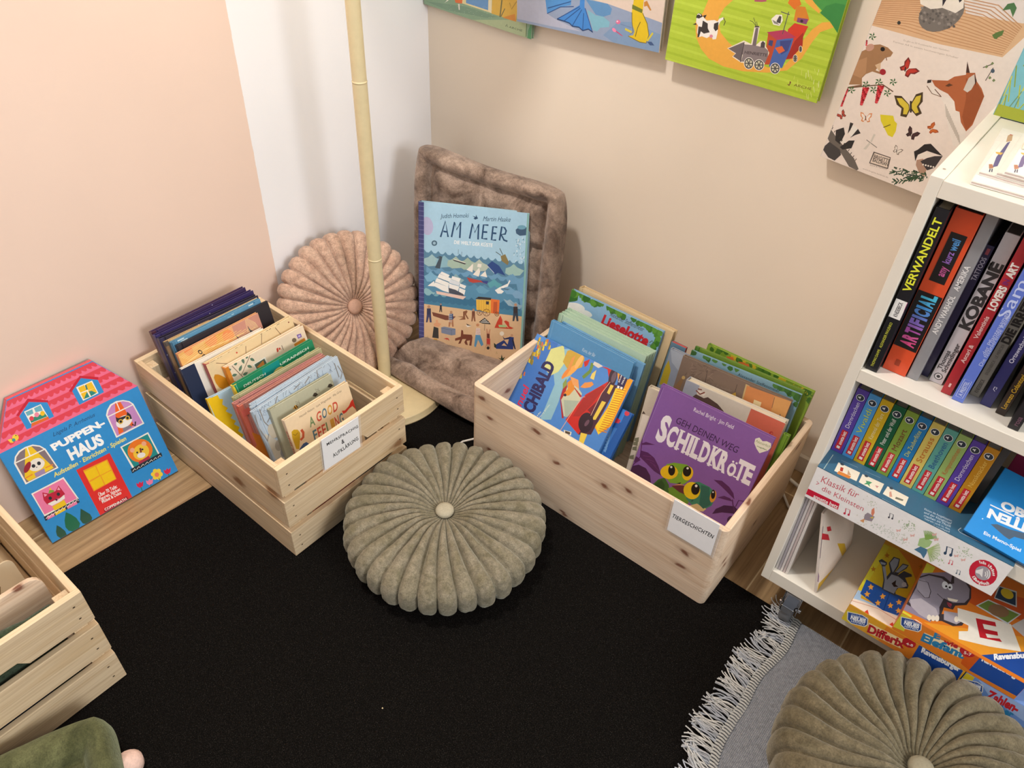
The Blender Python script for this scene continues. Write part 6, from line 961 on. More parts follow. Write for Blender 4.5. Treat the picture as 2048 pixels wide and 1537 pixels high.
L('2f4a34',6.9,615,79,-12,-13),L('3f5a3c',6.9,640,95,-20,5),L('3f5a3c',6.9,639,94,-22,9),L('3f5a3c',6.9,642,96,-17,-2),
L('3f5a3c',6.9,672,116,-5,-27),L('3f5a3c',6.9,628,88,-15,-6),L('2f4a34',6.9,621,83,-25,15),L('3f5a3c',6.9,582,58,-5,-29),
L('2f4a34',6.9,611,77,-20,5),L('2f4a34',6.9,547,36,-7,-24),L('2f4a34',6.9,537,29,-22,10),L('3f5a3c',6.9,620,82,-13,-10),
L('2f4a34',6.9,644,98,-25,16),L('4a3f34',4.6,703,846,42,36),L('4a3f34',3.8,749,783,6,79),P('7a8a5a',711,852,4,14,12,-7,-5,-11),
P('7a8a5a',732,878,4,13,12,-6,-5,-11),P('7a8a5a',756,801,3,14,13,-7,-5,-11),P('7a8a5a',782,794,3,14,13,-7,-5,-11),
E('4a5a6a',760,845,10,3.3,-5.3,11),P('5a5048',321,162,117,4,15,-79,-129,-9),P('ead9c8',330,156,104,4,11,-67,-116,-8),
T('5a5048','BRIGITTE',336,121,446,127,-3.1,24.4,'b'),T('5a5048','BALDRIAN',339,98,444,104,-3.2,22.6,'b'),T('8a7a6a','Kunst & Papeterie',336,66,447,80,-1.1,9.2,''),
T('a89888','www.brigitte-baldrian.de',300,25,478,30,-1.1,9.3,''),]),
'cardA': ((0.4575,-0.7768,0.1781,1.5708,0,-0.0414,0.0893,0.079), 0.0001, [
P('f4f3f2',6,784,0,-778,881,0,0,778),T('2a2a2e','MEHRSPRACHIG',106,572,872,535,-11.3,68,'hb'),T('2a2a2e','&',448,384,519,376,-19.2,105.1,'hb'),
T('2a2a2e','AUFKLÄRUNG',223,183,855,227,-25.2,90.7,'hb'),]),
'cardB': ((1.0171,-0.4455,0.1515,0,0,0.0145,0.09,0.0842), 0.0001, [
P('f4f3f2',6,836,0,-830,888,0,0,830),T('2a2a2e','TIERGESCHICHTEN',31,387,847,443,3.2,98,'hb'),]),
'spA': ((1.2071,-0.3699,0.6005,0,0,0,0.0161,0.2527), 0.0001, [
P('f2f0ec',6,910,149,0,0,290,-149,0),P('c8408a',150,1137,5,-106,0,169,-5,0),T('e8ea3c','VERWANDELT',128,1339,128,2401,-95,0,'b'),
T('2a2a30','KNESEBECK',106,940,106,1168,-50,0,'b'),T('d8da4a','THOMAS DAHMS   ALEXANDER PAVLENKO',90,76,90,834,-35,0,''),
]),
'spB': ((1.225,-0.3516,0.6005,0,0,0,0.0318,0.2516), 0.0001, [
P('1c1a1c',6,428,306,0,0,905,-306,0),P('1c1a1c',70,1509,191,0,0,705,-191,0),T('e0508a','A',250,478,250,564,-170,0,'x'),
T('d85a9a','R',250,577,250,663,-170,0,'x'),T('b85ab0','T',250,677,250,762,-170,0,'x'),T('9a6ac0','I',250,776,250,816,-170,0,'x'),
T('8a70c8','F',250,830,250,916,-170,0,'x'),T('6a80d0','I',250,930,250,970,-170,0,'x'),T('5a90d8','C',250,984,250,1069,-170,0,'x'),
T('4a9ae0','I',250,1083,250,1123,-170,0,'x'),T('50b0e0','A',250,1137,250,1223,-170,0,'x'),T('50c0e0','L',250,1236,250,1322,-170,0,'x'),
T('d0609e','amy',213,1610,213,1748,-95,0,'b'),T('a070c8','kurz',208,1799,208,1962,-85,0,'b'),T('5aa0e0','weil',213,1980,213,2138,-95,0,'b'),
P('a83a1c',127,126,64,0,0,100,-64,0),]),
'spC': ((1.2584,-0.3488,0.6005,0,0,0,0.0143,0.2643), 0.0001, [
T('e8e6e4','ANDY WARHOL',104,793,104,1401,-65,0,'b'),T('e8e6e4','AMERIKA',104,1480,104,1850,-65,0,'b'),]),
'spD': ((1.2723,-0.3297,0.6005,0,0,0,0.0094,0.2099), 0.0001, [
T('c8c4d8','TATTOOS',74,1596,74,1931,-55,0,'b'),P('a84a5a',28,1973,38,0,0,84,-38,0),]),
'spE': ((1.2848,-0.3345,0.6005,0,0,0,0.0171,0.2344), 0.0001, [
T('3a3a3e','KOBANÊ',152,938,152,1945,-125,0,'x'),T('4a4a4e','Thomas',79,234,79,551,-55,0,'b'),T('4a4a4e','Schmidinger',144,211,144,703,-55,0,'b'),
E('3a3a3e',86,117,55,0,0,55),E('dcdce0',86,117,45,0,0,45),E('3a3a3e',86,117,24,0,0,24),]),
'spF': ((1.3051,-0.3494,0.6005,0,0,0,0.013,0.2511), 0.0001, [
T('f4ece4','LOVERS',105,1406,105,1758,-80,0,'x'),T('7a2a7a','IN',95,1783,95,1858,-60,0,'b'),T('f4ece4','ART',105,1883,105,2084,-80,0,'x'),
T('f0c8c4','Ascari &',90,552,90,854,-50,0,'b'),T('f0c8c4','Valentinis',90,954,90,1306,-50,0,'b'),P('f0c8c4',52,126,26,0,0,62,-26,0),
]),
'spG': ((1.321,-0.3543,0.6005,0,0,0,0.0144,0.2477), 0.0001, [
T('c4d0f4','Samen',120,1387,120,2279,-130,0,''),T('c4d0f4','Die faszinierende Reise',131,644,131,1437,-45,0,''),
T('c4d0f4','der Pflanzensamen',98,817,98,1486,-45,0,''),L('c4d0f4',6,29,74,86,0,0,298,-86,0,0,-298),T('c4d0f4','A PRESTEL',97,99,97,347,-50,0,'b'),
]),
'spH': ((1.3369,-0.3266,0.6005,0,0,0,0.0123,0.2126), 0.0001, [
T('2f2a24','DIE IRREFAHRT',115,914,115,1955,-95,0,'x'),T('5a5448','KNESEBECK',84,64,84,298,-45,0,'b'),T('6a6458','ENZENBECK · LE MERCIER',79,383,79,893,-35,0,''),
]),
'spI': ((1.3534,-0.3384,0.6005,0,0,0,0.0138,0.2086), 0.0001, [
T('d0d0e4','Ortswechsel · Roman',94,751,94,1460,-50,0,'b'),L('d0d0e4',9,83,271,-28,21,0,42,28,0,0,-32),]),
'spJ': ((1.3743,-0.3434,0.6005,0,0,0,0.0118,0.183), 0.0001, [
T('c8a02a','Lorenzo Colantoni · Anna',86,110,86,915,-55,0,'b'),]),
'spK': ((1.3943,-0.3631,0.6005,0,0,0,0.0131,0.1882), 0.0001, [
T('6a4a5a','rosa',96,75,96,226,-60,0,'b'),]),
('series', 0): ((1.2046,-0.333,0.4062,0,0,0,0.0176,0.1318), 0.0001, [
P('c8202c',42,66,92,0,0,408,-92,0),T('f4e4dc','annette betz',114,171,114,455,-52,0,'b'),P('f4e4dc',63,86,50,0,0,52,-50,0),
T('e8e0f0','Dornröschen',119,540,119,1068,-62,0,''),E('f0f0ee',88,1166,62,0,0,62),E('2c3440',88,1166,54,0,0,54),
P('f0f0ee',56,1158,18,0,18,-20,0,58,-18,-18,-18,0),]),
('series', 1): ((1.2229,-0.333,0.4062,0,0,0,0.0176,0.1318), 0.0001, [
P('c8202c',42,66,92,0,0,408,-92,0),T('f4e4dc','annette betz',114,171,114,455,-52,0,'b'),P('f4e4dc',63,86,50,0,0,52,-50,0),
T('cfd84a','Vivaldi',127,540,127,1048,-78,0,''),E('f0f0ee',88,1166,62,0,0,62),E('2c3440',88,1166,54,0,0,54),P('f0f0ee',56,1158,18,0,18,-20,0,58,-18,-18,-18,0),
]),
('series', 2): ((1.2413,-0.333,0.4062,0,0,0,0.0176,0.1318), 0.0001, [
P('c8202c',42,66,92,0,0,408,-92,0),T('f4e4dc','annette betz',114,171,114,455,-52,0,'b'),P('f4e4dc',63,86,50,0,0,52,-50,0),
T('f4e8a8','Karneval der Tiere',119,540,119,1068,-62,0,''),E('f0f0ee',88,1166,62,0,0,62),E('2c3440',88,1166,54,0,0,54),
P('f0f0ee',56,1158,18,0,18,-20,0,58,-18,-18,-18,0),]),
('series', 3): ((1.2596,-0.333,0.4062,0,0,0,0.0176,0.1318), 0.0001, [
P('c8202c',42,66,92,0,0,408,-92,0),T('f4e4dc','annette betz',114,171,114,455,-52,0,'b'),P('f4e4dc',63,86,50,0,0,52,-50,0),
T('e8ece0','Peter und der Wolf',119,540,119,1068,-62,0,''),E('f0f0ee',88,1166,62,0,0,62),E('2c3440',88,1166,54,0,0,54),
P('f0f0ee',56,1158,18,0,18,-20,0,58,-18,-18,-18,0),]),
('series', 4): ((1.278,-0.333,0.4062,0,0,0,0.0176,0.1318), 0.0001, [
P('c8202c',42,66,92,0,0,408,-92,0),T('f4e4dc','annette betz',114,171,114,455,-52,0,'b'),P('f4e4dc',63,86,50,0,0,52,-50,0),
T('7a3a2a','Mozart',127,540,127,975,-78,0,''),E('f0f0ee',88,1166,62,0,0,62),E('2c3440',88,1166,54,0,0,54),P('f0f0ee',56,1158,18,0,18,-20,0,58,-18,-18,-18,0),
]),
('series', 5): ((1.2963,-0.333,0.4062,0,0,0,0.0176,0.1318), 0.0001, [
P('c8202c',42,66,92,0,0,408,-92,0),T('f4e4dc','annette betz',114,171,114,455,-52,0,'b'),P('f4e4dc',63,86,50,0,0,52,-50,0),
T('cfd86a','Die Zauberflöte',119,540,119,1068,-62,0,''),E('f0f0ee',88,1166,62,0,0,62),E('2c3440',88,1166,54,0,0,54),
P('f0f0ee',56,1158,18,0,18,-20,0,58,-18,-18,-18,0),]),
('series', 6): ((1.3147,-0.333,0.4062,0,0,0,0.0176,0.1318), 0.0001, [
P('c8202c',42,66,92,0,0,408,-92,0),T('f4e4dc','annette betz',114,171,114,455,-52,0,'b'),P('f4e4dc',63,86,50,0,0,52,-50,0),
T('c8702a','Strauss',127,540,127,1048,-78,0,''),E('f0f0ee',88,1166,62,0,0,62),E('2c3440',88,1166,54,0,0,54),P('f0f0ee',56,1158,18,0,18,-20,0,58,-18,-18,-18,0),
]),
('series', 7): ((1.333,-0.333,0.4062,0,0,0,0.0176,0.1318), 0.0001, [
P('c8202c',42,66,92,0,0,408,-92,0),T('f4e4dc','annette betz',114,171,114,455,-52,0,'b'),P('f4e4dc',63,86,50,0,0,52,-50,0),
T('2f5f9a','Beethoven',127,540,127,1068,-78,0,''),E('f0f0ee',88,1166,62,0,0,62),E('2c3440',88,1166,54,0,0,54),P('f0f0ee',56,1158,18,0,18,-20,0,58,-18,-18,-18,0),
]),
('series', 8): ((1.3514,-0.333,0.4062,0,0,0,0.0176,0.1318), 0.0001, [
P('c8202c',42,66,92,0,0,408,-92,0),T('f4e4dc','annette betz',114,171,114,455,-52,0,'b'),P('f4e4dc',63,86,50,0,0,52,-50,0),
T('c86a3a','Komponistinnen',119,540,119,1068,-62,0,''),E('f0f0ee',88,1166,62,0,0,62),E('2c3440',88,1166,54,0,0,54),
P('f0f0ee',56,1158,18,0,18,-20,0,58,-18,-18,-18,0),]),
('series', 9): ((1.3697,-0.333,0.4062,0,0,0,0.0176,0.1318), 0.0001, [
P('c8202c',42,66,92,0,0,408,-92,0),T('f4e4dc','annette betz',114,171,114,455,-52,0,'b'),P('f4e4dc',63,86,50,0,0,52,-50,0),
T('e8e0f0','Dornröschen',119,540,119,1068,-62,0,''),E('f0f0ee',88,1166,62,0,0,62),E('2c3440',88,1166,54,0,0,54),
P('f0f0ee',56,1158,18,0,18,-20,0,58,-18,-18,-18,0),]),
('series', 10): ((1.3881,-0.333,0.4062,0,0,0,0.0176,0.1318), 0.0001, [
P('c8202c',42,66,92,0,0,408,-92,0),T('f4e4dc','annette betz',114,171,114,455,-52,0,'b'),P('f4e4dc',63,86,50,0,0,52,-50,0),
T('f0c860','Nussknacker',119,540,119,1068,-62,0,''),E('f0f0ee',88,1166,62,0,0,62),E('2c3440',88,1166,54,0,0,54),
P('f0f0ee',56,1158,18,0,18,-20,0,58,-18,-18,-18,0),]),
'lip': ((1.2035,-0.3835,0.3345,0,0,0,0.2885,0.0655), 0.0001, [
P('f4f2f0',6,649,0,-643,2873,0,0,643),P('cf1f3c',6,192,517,28,13,-136,-530,-23),T('fbf4f0','annette betz',127,69,523,100,-3.9,77.6,'b'),
T('cf5a68','Klassik für',133,449,712,499,1.8,134.7,''),L('c8304a',11.7,80,420,44,-20,-36,-45),T('cf5a68','die Kleinsten',196,296,864,312,-4.7,103.5,''),
L('c8304a',13.6,655,91,-22,103,64,11,18,-93),E('c8304a',648,85,16,12,-8,23),E('c8304a',709,101,15,12,-8,23),L('2f4a66',18.5,2108,342,-35,130,75,12,30,-116),
E('2f4a66',2100,335,17,15,-12,29),E('2f4a66',2173,354,17,15,-12,29),L('d85a6a',9.9,2217,190,-19,70,40,7,17,-63),
E('d85a6a',2213,186,9,8,-6,16),E('d85a6a',2252,197,9,8,-6,16),L('6a7a8a',9.9,2368,81,-20,71,40,7,17,-63),E('6a7a8a',2364,78,9,8,-6,16),
E('6a7a8a',2403,88,9,8,-6,16),L('4a4a54',11.3,1227,454,-19,82,49,7,17,-73),E('4a4a54',1222,450,12,10,-7,18),E('4a4a54',1270,461,12,10,-7,18),
L('a8bc9a',10.8,1578,481,9,12),L('a8bc9a',10.8,1575,404,-10,13),L('a8bc9a',10.8,1484,583,-7,-21),L('a8bc9a',10.8,1455,418,-8,-15),
L('a8bc9a',10.8,1486,467,5,6),L('a8bc9a',10.8,1496,489,5,40),L('a8bc9a',10.8,1581,525,-10,7),L('a8bc9a',10.8,1480,505,13,-3),
L('a8bc9a',10.8,1590,480,11,14),L('a8bc9a',10.8,1547,448,-10,-18),L('a8bc9a',10.8,1450,452,-4,7),L('a8bc9a',10.8,1502,412,-21,7),
L('a8bc9a',10.8,1555,545,6,10),L('a8bc9a',10.8,1506,452,0,7),L('a8bc9a',10.8,1542,387,4,17),L('a8bc9a',10.8,1556,560,14,4),
L('a8bc9a',10.8,1484,387,-4,-12),L('a8bc9a',10.8,1492,481,9,-11),L('a8bc9a',10.8,1509,477,-1,1),L('a8bc9a',10.8,1480,387,-7,10),
L('a8bc9a',10.8,1484,477,4,30),L('a8bc9a',10.8,1491,486,-8,8),L('a8bc9a',10.8,1374,474,-12,21),L('a8bc9a',10.8,1382,454,-14,-9),
L('a8bc9a',10.8,1566,527,6,32),L('a8bc9a',10.8,1493,503,0,36),L('a8bc9a',10.8,1473,490,-9,8),L('a8bc9a',10.8,1479,495,-17,1),
L('a8bc9a',10.8,1520,565,16,2),L('a8bc9a',10.8,1493,482,11,-1),L('a8bc9a',10.8,1562,544,-13,24),L('a8bc9a',10.8,1579,514,-18,22),
L('a8bc9a',10.8,1496,482,4,-13),L('a8bc9a',10.8,1431,389,0,-5),L('a8bc9a',10.8,1599,464,10,8),L('a8bc9a',10.8,1503,445,-20,19),
L('a8bc9a',10.8,1588,534,5,-5),L('a8bc9a',10.8,1474,474,-3,22),L('a8bc9a',10.8,1504,480,-2,0),L('a8bc9a',10.8,1558,467,-7,6),
L('a8bc9a',10.8,1500,485,16,9),L('a8bc9a',10.8,1477,422,-16,25),L('a8bc9a',10.8,1493,555,0,15),L('a8bc9a',10.8,1494,479,-11,-27),
L('a8bc9a',10.8,1501,484,-8,-16),L('a8bc9a',10.8,1591,429,-1,11),L('a8bc9a',10.8,1405,523,-14,5),L('a8bc9a',10.8,1488,476,-12,-8),
L('a8bc9a',10.8,1502,406,-12,8),L('a8bc9a',10.8,1446,392,7,-7),L('a8bc9a',10.8,1541,565,-13,-18),L('a8bc9a',10.8,1505,452,4,-6),
L('a8bc9a',10.8,1530,423,-7,1),L('a8bc9a',10.8,1492,483,-18,-3),L('a8bc9a',10.8,1444,461,2,31),L('a8bc9a',10.8,1541,504,-1,24),
L('a8bc9a',10.8,1369,461,-4,15),L('a8bc9a',10.8,1557,455,-5,15),L('a8bc9a',10.8,1483,469,6,28),L('a8bc9a',10.8,1490,389,-16,7),
L('b0c4a0',10.8,2244,497,4,-14),L('b0c4a0',10.8,2320,569,2,26),L('b0c4a0',10.8,2288,545,-4,20),L('b0c4a0',10.8,2211,566,-20,10),
L('b0c4a0',10.8,2301,519,-3,3),L('b0c4a0',10.8,2315,440,6,21),L('b0c4a0',10.8,2305,513,-7,-2),L('b0c4a0',10.8,2309,529,-11,11),
L('b0c4a0',10.8,2268,530,-4,24),L('b0c4a0',10.8,2293,572,0,-6),L('b0c4a0',10.8,2320,604,-4,32),L('b0c4a0',10.8,2339,470,3,-15),
L('b0c4a0',10.8,2293,546,-12,2),L('b0c4a0',10.8,2214,541,1,15),L('b0c4a0',10.8,2362,540,-3,2),L('b0c4a0',10.8,2372,501,-24,12),
L('b0c4a0',10.8,2269,602,-19,11),L('b0c4a0',10.8,2287,627,11,-1),L('b0c4a0',10.8,2272,526,-1,-4),L('b0c4a0',10.8,2375,529,6,12),
L('b0c4a0',10.8,2232,461,-21,7),L('b0c4a0',10.8,2342,535,0,-2),L('b0c4a0',10.8,2315,563,4,11),L('b0c4a0',10.8,2271,476,10,13),
L('b0c4a0',10.8,2332,537,-10,4),L('b0c4a0',10.8,2407,511,-8,-26),L('b0c4a0',10.8,2282,435,-10,-22),L('b0c4a0',10.8,2295,545,-14,18),
L('b0c4a0',10.8,2297,521,-21,11),L('b0c4a0',10.8,2343,499,6,-2),L('b0c4a0',10.8,2277,526,-7,23),L('b0c4a0',10.8,2399,544,-22,14),
L('b0c4a0',10.8,2299,600,13,5),L('b0c4a0',10.8,2321,514,4,-11),L('b0c4a0',10.8,2330,513,1,29),L('b0c4a0',10.8,2314,548,-8,29),
L('c4cfc0',10.8,1232,235,-12,6),L('c4cfc0',10.8,1156,108,-12,-8),L('c4cfc0',10.8,1229,242,-11,-17),L('c4cfc0',10.8,1108,100,-14,-6),
L('c4cfc0',10.8,1224,252,-3,21),L('c4cfc0',10.8,1237,97,-20,8),L('c4cfc0',10.8,1119,187,19,1),L('c4cfc0',10.8,1169,211,-8,2),
L('c4cfc0',10.8,1059,116,6,27),L('c4cfc0',10.8,1272,208,-15,-16),L('c4cfc0',10.8,1088,193,2,-13),L('c4cfc0',10.8,1238,177,20,2),
L('c4cfc0',10.8,1074,125,3,30),L('c4cfc0',10.8,1187,183,6,35),L('c4cfc0',10.8,1193,136,-5,-12),L('c4cfc0',10.8,1220,120,4,-10),
L('c4cfc0',10.8,1182,165,-10,-3),L('c4cfc0',10.8,1200,150,-14,0),L('c4cfc0',10.8,1242,201,9,7),L('c4cfc0',10.8,1172,146,-26,16),
L('c4cfc0',10.8,1127,179,3,41),L('c4cfc0',10.8,1186,173,1,22),L('c4cfc0',10.8,1095,174,15,11),L('c4cfc0',10.8,1190,213,-10,7),
L('c4cfc0',10.8,1138,142,4,2),L('c4cfc0',10.8,1215,194,-6,-1),L('c4cfc0',10.8,1187,41,-2,-17),L('c4cfc0',10.8,1109,103,-13,24),
L('c4cfc0',10.8,1187,151,1,35),L('c4cfc0',10.8,1099,115,10,-8),L('cfd4c4',10.8,1555,199,-1,-9),L('cfd4c4',10.8,1444,223,-7,-22),
L('cfd4c4',10.8,1544,158,17,4),L('cfd4c4',10.8,1463,185,-8,-9),L('cfd4c4',10.8,1529,166,-13,5),L('cfd4c4',10.8,1627,187,-5,-5),
L('cfd4c4',10.8,1520,252,-21,17),L('cfd4c4',10.8,1425,86,-25,10),L('cfd4c4',10.8,1531,174,4,-12),L('cfd4c4',10.8,1594,151,-18,-2),
L('cfd4c4',10.8,1524,146,7,32),L('cfd4c4',10.8,1485,260,10,-2),L('cfd4c4',10.8,1518,81,-8,18),L('cfd4c4',10.8,1594,161,-5,6),
L('cfd4c4',10.8,1488,207,2,2),L('cfd4c4',10.8,1458,202,-3,16),L('cfd4c4',10.8,1525,255,5,27),L('cfd4c4',10.8,1448,128,-1,10),
L('cfd4c4',10.8,1635,175,-12,-6),L('cfd4c4',10.8,1414,152,-10,7),L('cfd4c4',10.8,1452,150,-16,-6),L('cfd4c4',10.8,1459,77,1,11),
L('cfd4c4',10.8,1473,81,-5,25),L('cfd4c4',10.8,1552,134,3,19),L('cfd4c4',10.8,1598,153,-9,7),L('cfd4c4',10.8,1411,174,-20,18),
L('cfd4c4',10.8,1581,141,-8,-26),L('cfd4c4',10.8,1504,144,16,7),L('cfd4c4',10.8,1556,82,1,36),L('cfd4c4',10.8,1570,113,-14,21),
L('cfd4c4',10.8,1567,233,2,36),L('cfd4c4',10.8,1411,105,14,18),L('cfd4c4',10.8,1522,145,-2,-7),L('cfd4c4',10.8,1514,161,9,-7),
L('cfd4c4',10.8,1627,112,-5,-9),L('cfd4c4',10.8,1493,155,12,-8),L('cfd4c4',10.8,1604,110,3,4),L('cfd4c4',10.8,1509,199,5,21),
L('cfd4c4',10.8,1538,191,2,37),L('cfd4c4',10.8,1524,170,-6,7),L('cfd4c4',10.8,1539,174,8,10),L('cfd4c4',10.8,1543,170,2,-3),
L('cfd4c4',10.8,1488,259,-3,9),L('cfd4c4',10.8,1570,222,-12,-7),L('cfd4c4',10.8,1455,129,-3,30),L('cfd4c4',10.8,1535,165,-6,-9),
L('cfd4c4',10.8,1491,84,8,-5),L('cfd4c4',10.8,1465,233,-14,22),L('cfd4c4',10.8,1517,178,6,24),L('cfd4c4',10.8,1509,272,9,27),
L('d0d6cc',10.8,1223,172,7,-3),L('d0d6cc',10.8,1418,161,-16,-15),L('d0d6cc',10.8,1409,133,-6,-3),L('d0d6cc',10.8,1383,189,13,7),
L('d0d6cc',10.8,1347,137,3,-1),L('d0d6cc',10.8,1308,255,2,34),L('d0d6cc',10.8,1371,135,8,35),L('d0d6cc',10.8,1373,188,-13,5),
L('d0d6cc',10.8,1350,117,1,4),L('d0d6cc',10.8,1405,126,-18,3),L('d0d6cc',10.8,1417,223,14,17),L('d0d6cc',10.8,1297,167,-8,-10),
L('d0d6cc',10.8,1331,160,-7,-13),L('d0d6cc',10.8,1385,221,-7,-12),L('d0d6cc',10.8,1356,180,9,4),L('d0d6cc',10.8,1261,173,-10,-25),
L('d0d6cc',10.8,1364,205,-19,11),L('d0d6cc',10.8,1348,185,-15,24),L('d0d6cc',10.8,1363,175,5,0),L('d0d6cc',10.8,1299,185,-8,-3),
L('d0d6cc',10.8,1345,60,0,31),L('d0d6cc',10.8,1244,90,-8,-24),L('d0d6cc',10.8,1358,260,-10,-13),L('d0d6cc',10.8,1333,151,3,40),
L('d0d6cc',10.8,1268,161,-7,-10),L('d0d6cc',10.8,1224,107,11,32),L('d0d6cc',10.8,1385,204,-9,6),L('d0d6cc',10.8,1242,141,12,-7),
L('d0d6cc',10.8,1316,173,9,4),L('d0d6cc',10.8,1305,169,-19,24),L('d0d6cc',10.8,1268,133,5,38),L('d0d6cc',10.8,1300,225,14,6),
L('d0d6cc',10.8,1331,218,-7,12),L('d0d6cc',10.8,1358,80,4,10),L('d0d6cc',10.8,1450,107,8,3),L('d0d6cc',10.8,1242,138,14,-2),
L('d0d6cc',10.8,1294,102,-15,20),L('d0d6cc',10.8,1370,166,-15,5),L('d0d6cc',10.8,1366,189,5,21),L('d0d6cc',10.8,1291,206,8,28),
L('c8d0b8',10.8,1041,536,0,3),L('c8d0b8',10.8,807,536,-17,7),L('c8d0b8',10.8,925,591,-8,-25),L('c8d0b8',10.8,903,482,-20,3),
L('c8d0b8',10.8,962,586,-4,20),L('c8d0b8',10.8,933,480,0,31),L('c8d0b8',10.8,965,514,-18,7),L('c8d0b8',10.8,980,569,8,9),
L('c8d0b8',10.8,924,564,6,16),L('c8d0b8',10.8,894,553,-4,-18),L('c8d0b8',10.8,907,553,-8,22),L('c8d0b8',10.8,916,512,6,29),
L('c8d0b8',10.8,912,568,-17,12),L('c8d0b8',10.8,878,523,-15,5),L('c8d0b8',10.8,929,553,4,0),L('c8d0b8',10.8,896,646,-13,5),
L('c8d0b8',10.8,823,623,2,20),L('c8d0b8',10.8,1015,507,-5,10),L('c8d0b8',10.8,971,536,-10,11),L('c8d0b8',10.8,968,528,-1,-10),
L('d8d4c0',10.8,882,51,11,-3),L('d8d4c0',10.8,867,40,12,-1),L('d8d4c0',10.8,819,167,3,25),L('d8d4c0',10.8,922,115,-2,-19),
L('d8d4c0',10.8,895,28,-5,-6),L('d8d4c0',10.8,940,124,-17,20),L('d8d4c0',10.8,907,102,2,-7),L('d8d4c0',10.8,985,220,-13,-20),
L('d8d4c0',10.8,903,119,14,4),L('d8d4c0',10.8,933,109,10,29),L('d8d4c0',10.8,940,101,17,1),L('d8d4c0',10.8,995,90,-11,14),
L('d8d4c0',10.8,925,131,-10,-20),L('d8d4c0',10.8,970,150,17,10),L('d8d4c0',10.8,959,146,7,17),L('d8d4c0',10.8,923,218,-18,0),
L('d8d4c0',10.8,916,32,20,-1),L('d8d4c0',10.8,937,163,-8,-24),L('d8d4c0',10.8,1003,122,3,1),L('d8d4c0',10.8,1048,165,-10,27),
L('d8d4c0',10.8,967,42,7,31),L('d8d4c0',10.8,934,104,-1,-14),L('d8d4c0',10.8,942,46,-14,-16),L('d8d4c0',10.8,913,103,-1,15),
L('a8c48a',10.8,1997,158,-3,-15),L('a8c48a',10.8,2114,157,11,25),L('a8c48a',10.8,2129,162,3,8),L('a8c48a',10.8,2126,191,-7,-17),
L('a8c48a',10.8,2092,145,-12,22),L('a8c48a',10.8,2105,178,-4,21),L('a8c48a',10.8,2065,147,10,-1),L('a8c48a',10.8,2063,246,-19,20),
L('a8c48a',10.8,2118,52,10,20),L('a8c48a',10.8,2060,148,-3,20),L('a8c48a',10.8,2046,169,-1,-12),L('a8c48a',10.8,2157,135,-5,19),
L('a8c48a',10.8,1965,175,-6,4),L('a8c48a',10.8,2062,149,0,9),L('a8c48a',10.8,2088,133,-2,-19),L('a8c48a',10.8,2024,232,-8,23),
L('a8c48a',10.8,1991,146,-14,4),L('a8c48a',10.8,1982,139,-6,-14),L('a8c48a',10.8,2026,146,5,-10),L('a8c48a',10.8,2002,151,4,28),
P('9a8f98',911,266,24,67,112,-6,-4,-123,-112,-42),P('e08a6a',964,428,18,61,38,-88,2,-93,-38,41),P('e8c84a',992,259,42,58,1,-47),
P('e0a06a',888,102,49,89,14,-87),P('a8c88a',1718,357,59,74,104,-6,2,-118,-41,-84,-98,-13),P('4a7a9a',1732,102,52,119,98,13,18,-83,2,-122,-69,63,-77,7),
L('c4d49a',10.8,1882,234,81,219),L('9ab86a',10.8,1882,234,98,200),L('c4d49a',10.8,1882,234,113,179),L('9ab86a',10.8,1882,234,127,154),
L('c4d49a',10.8,1882,234,140,128),L('9ab86a',10.8,1882,234,150,99),L('c4d49a',10.8,1882,234,158,69),L('9ab86a',10.8,1882,234,164,38),
L('c4d49a',10.8,1882,234,168,7),L('9ab86a',10.8,1882,234,169,-25),L('c4d49a',10.8,1882,234,168,-57),L('9ab86a',10.8,1882,234,164,-88),
L('c4d49a',10.8,1882,234,158,-118),L('9ab86a',10.8,1882,234,150,-146),L('c4d49a',10.8,1882,234,140,-172),L('9ab86a',10.8,1882,234,127,-196),
L('8ab05a',10.8,1791,396,-78,145),L('8ab05a',10.8,1791,396,-60,161),L('8ab05a',10.8,1791,396,-41,175),L('8ab05a',10.8,1791,396,-22,185),
L('8ab05a',10.8,1791,396,-1,192),L('8ab05a',10.8,1791,396,19,194),L('8ab05a',10.8,1791,396,38,193),L('8ab05a',10.8,1791,396,57,189),
L('8ab05a',10.8,1791,396,75,180),L('8ab05a',10.8,1791,396,92,168),L('8ab05a',10.8,1791,396,106,153),L('8ab05a',10.8,1791,396,119,135),
P('e8b8b0',1385,302,37,7,18,49,12,-67,-24,0,-14,-36),P('e8b8b0',1579,345,37,7,17,48,13,-65,-23,-1,-14,-36),P('e8b8b0',1527,204,37,7,17,49,13,-66,-24,-1,-13,-36),
P('e8b8b0',1817,569,35,6,16,46,14,-63,-23,-1,-13,-34),P('e8b8b0',1873,499,35,6,16,47,14,-64,-23,-1,-13,-34),P('e8b8b0',2201,391,34,7,15,46,15,-63,-23,-1,-11,-34),
P('e8b8b0',2302,385,34,7,15,46,14,-63,-22,-1,-11,-34),E('cf1f3c',2632,338,162,78,-76,241),E('a8a4ac',2634,333,92,44,-41,131),
P('f4f2f0',2542,315,21,32,39,72,54,-168,-54,35,-42,-15),L('f4f2f0',12.3,2646,375,6,-6,5,-6,5,-8,4,-9,4,-9,2,-10,2,-11,1,-10,0,-10),
L('f4f2f0',12.3,2654,409,9,-8,9,-11,7,-12,7,-14,5,-15,5,-15,2,-16,1,-17,0,-16),L('f4f2f0',12.3,2662,444,13,-12,11,-14,11,-17,9,-19,7,-20,6,-21,3,-22,2,-22,0,-22),
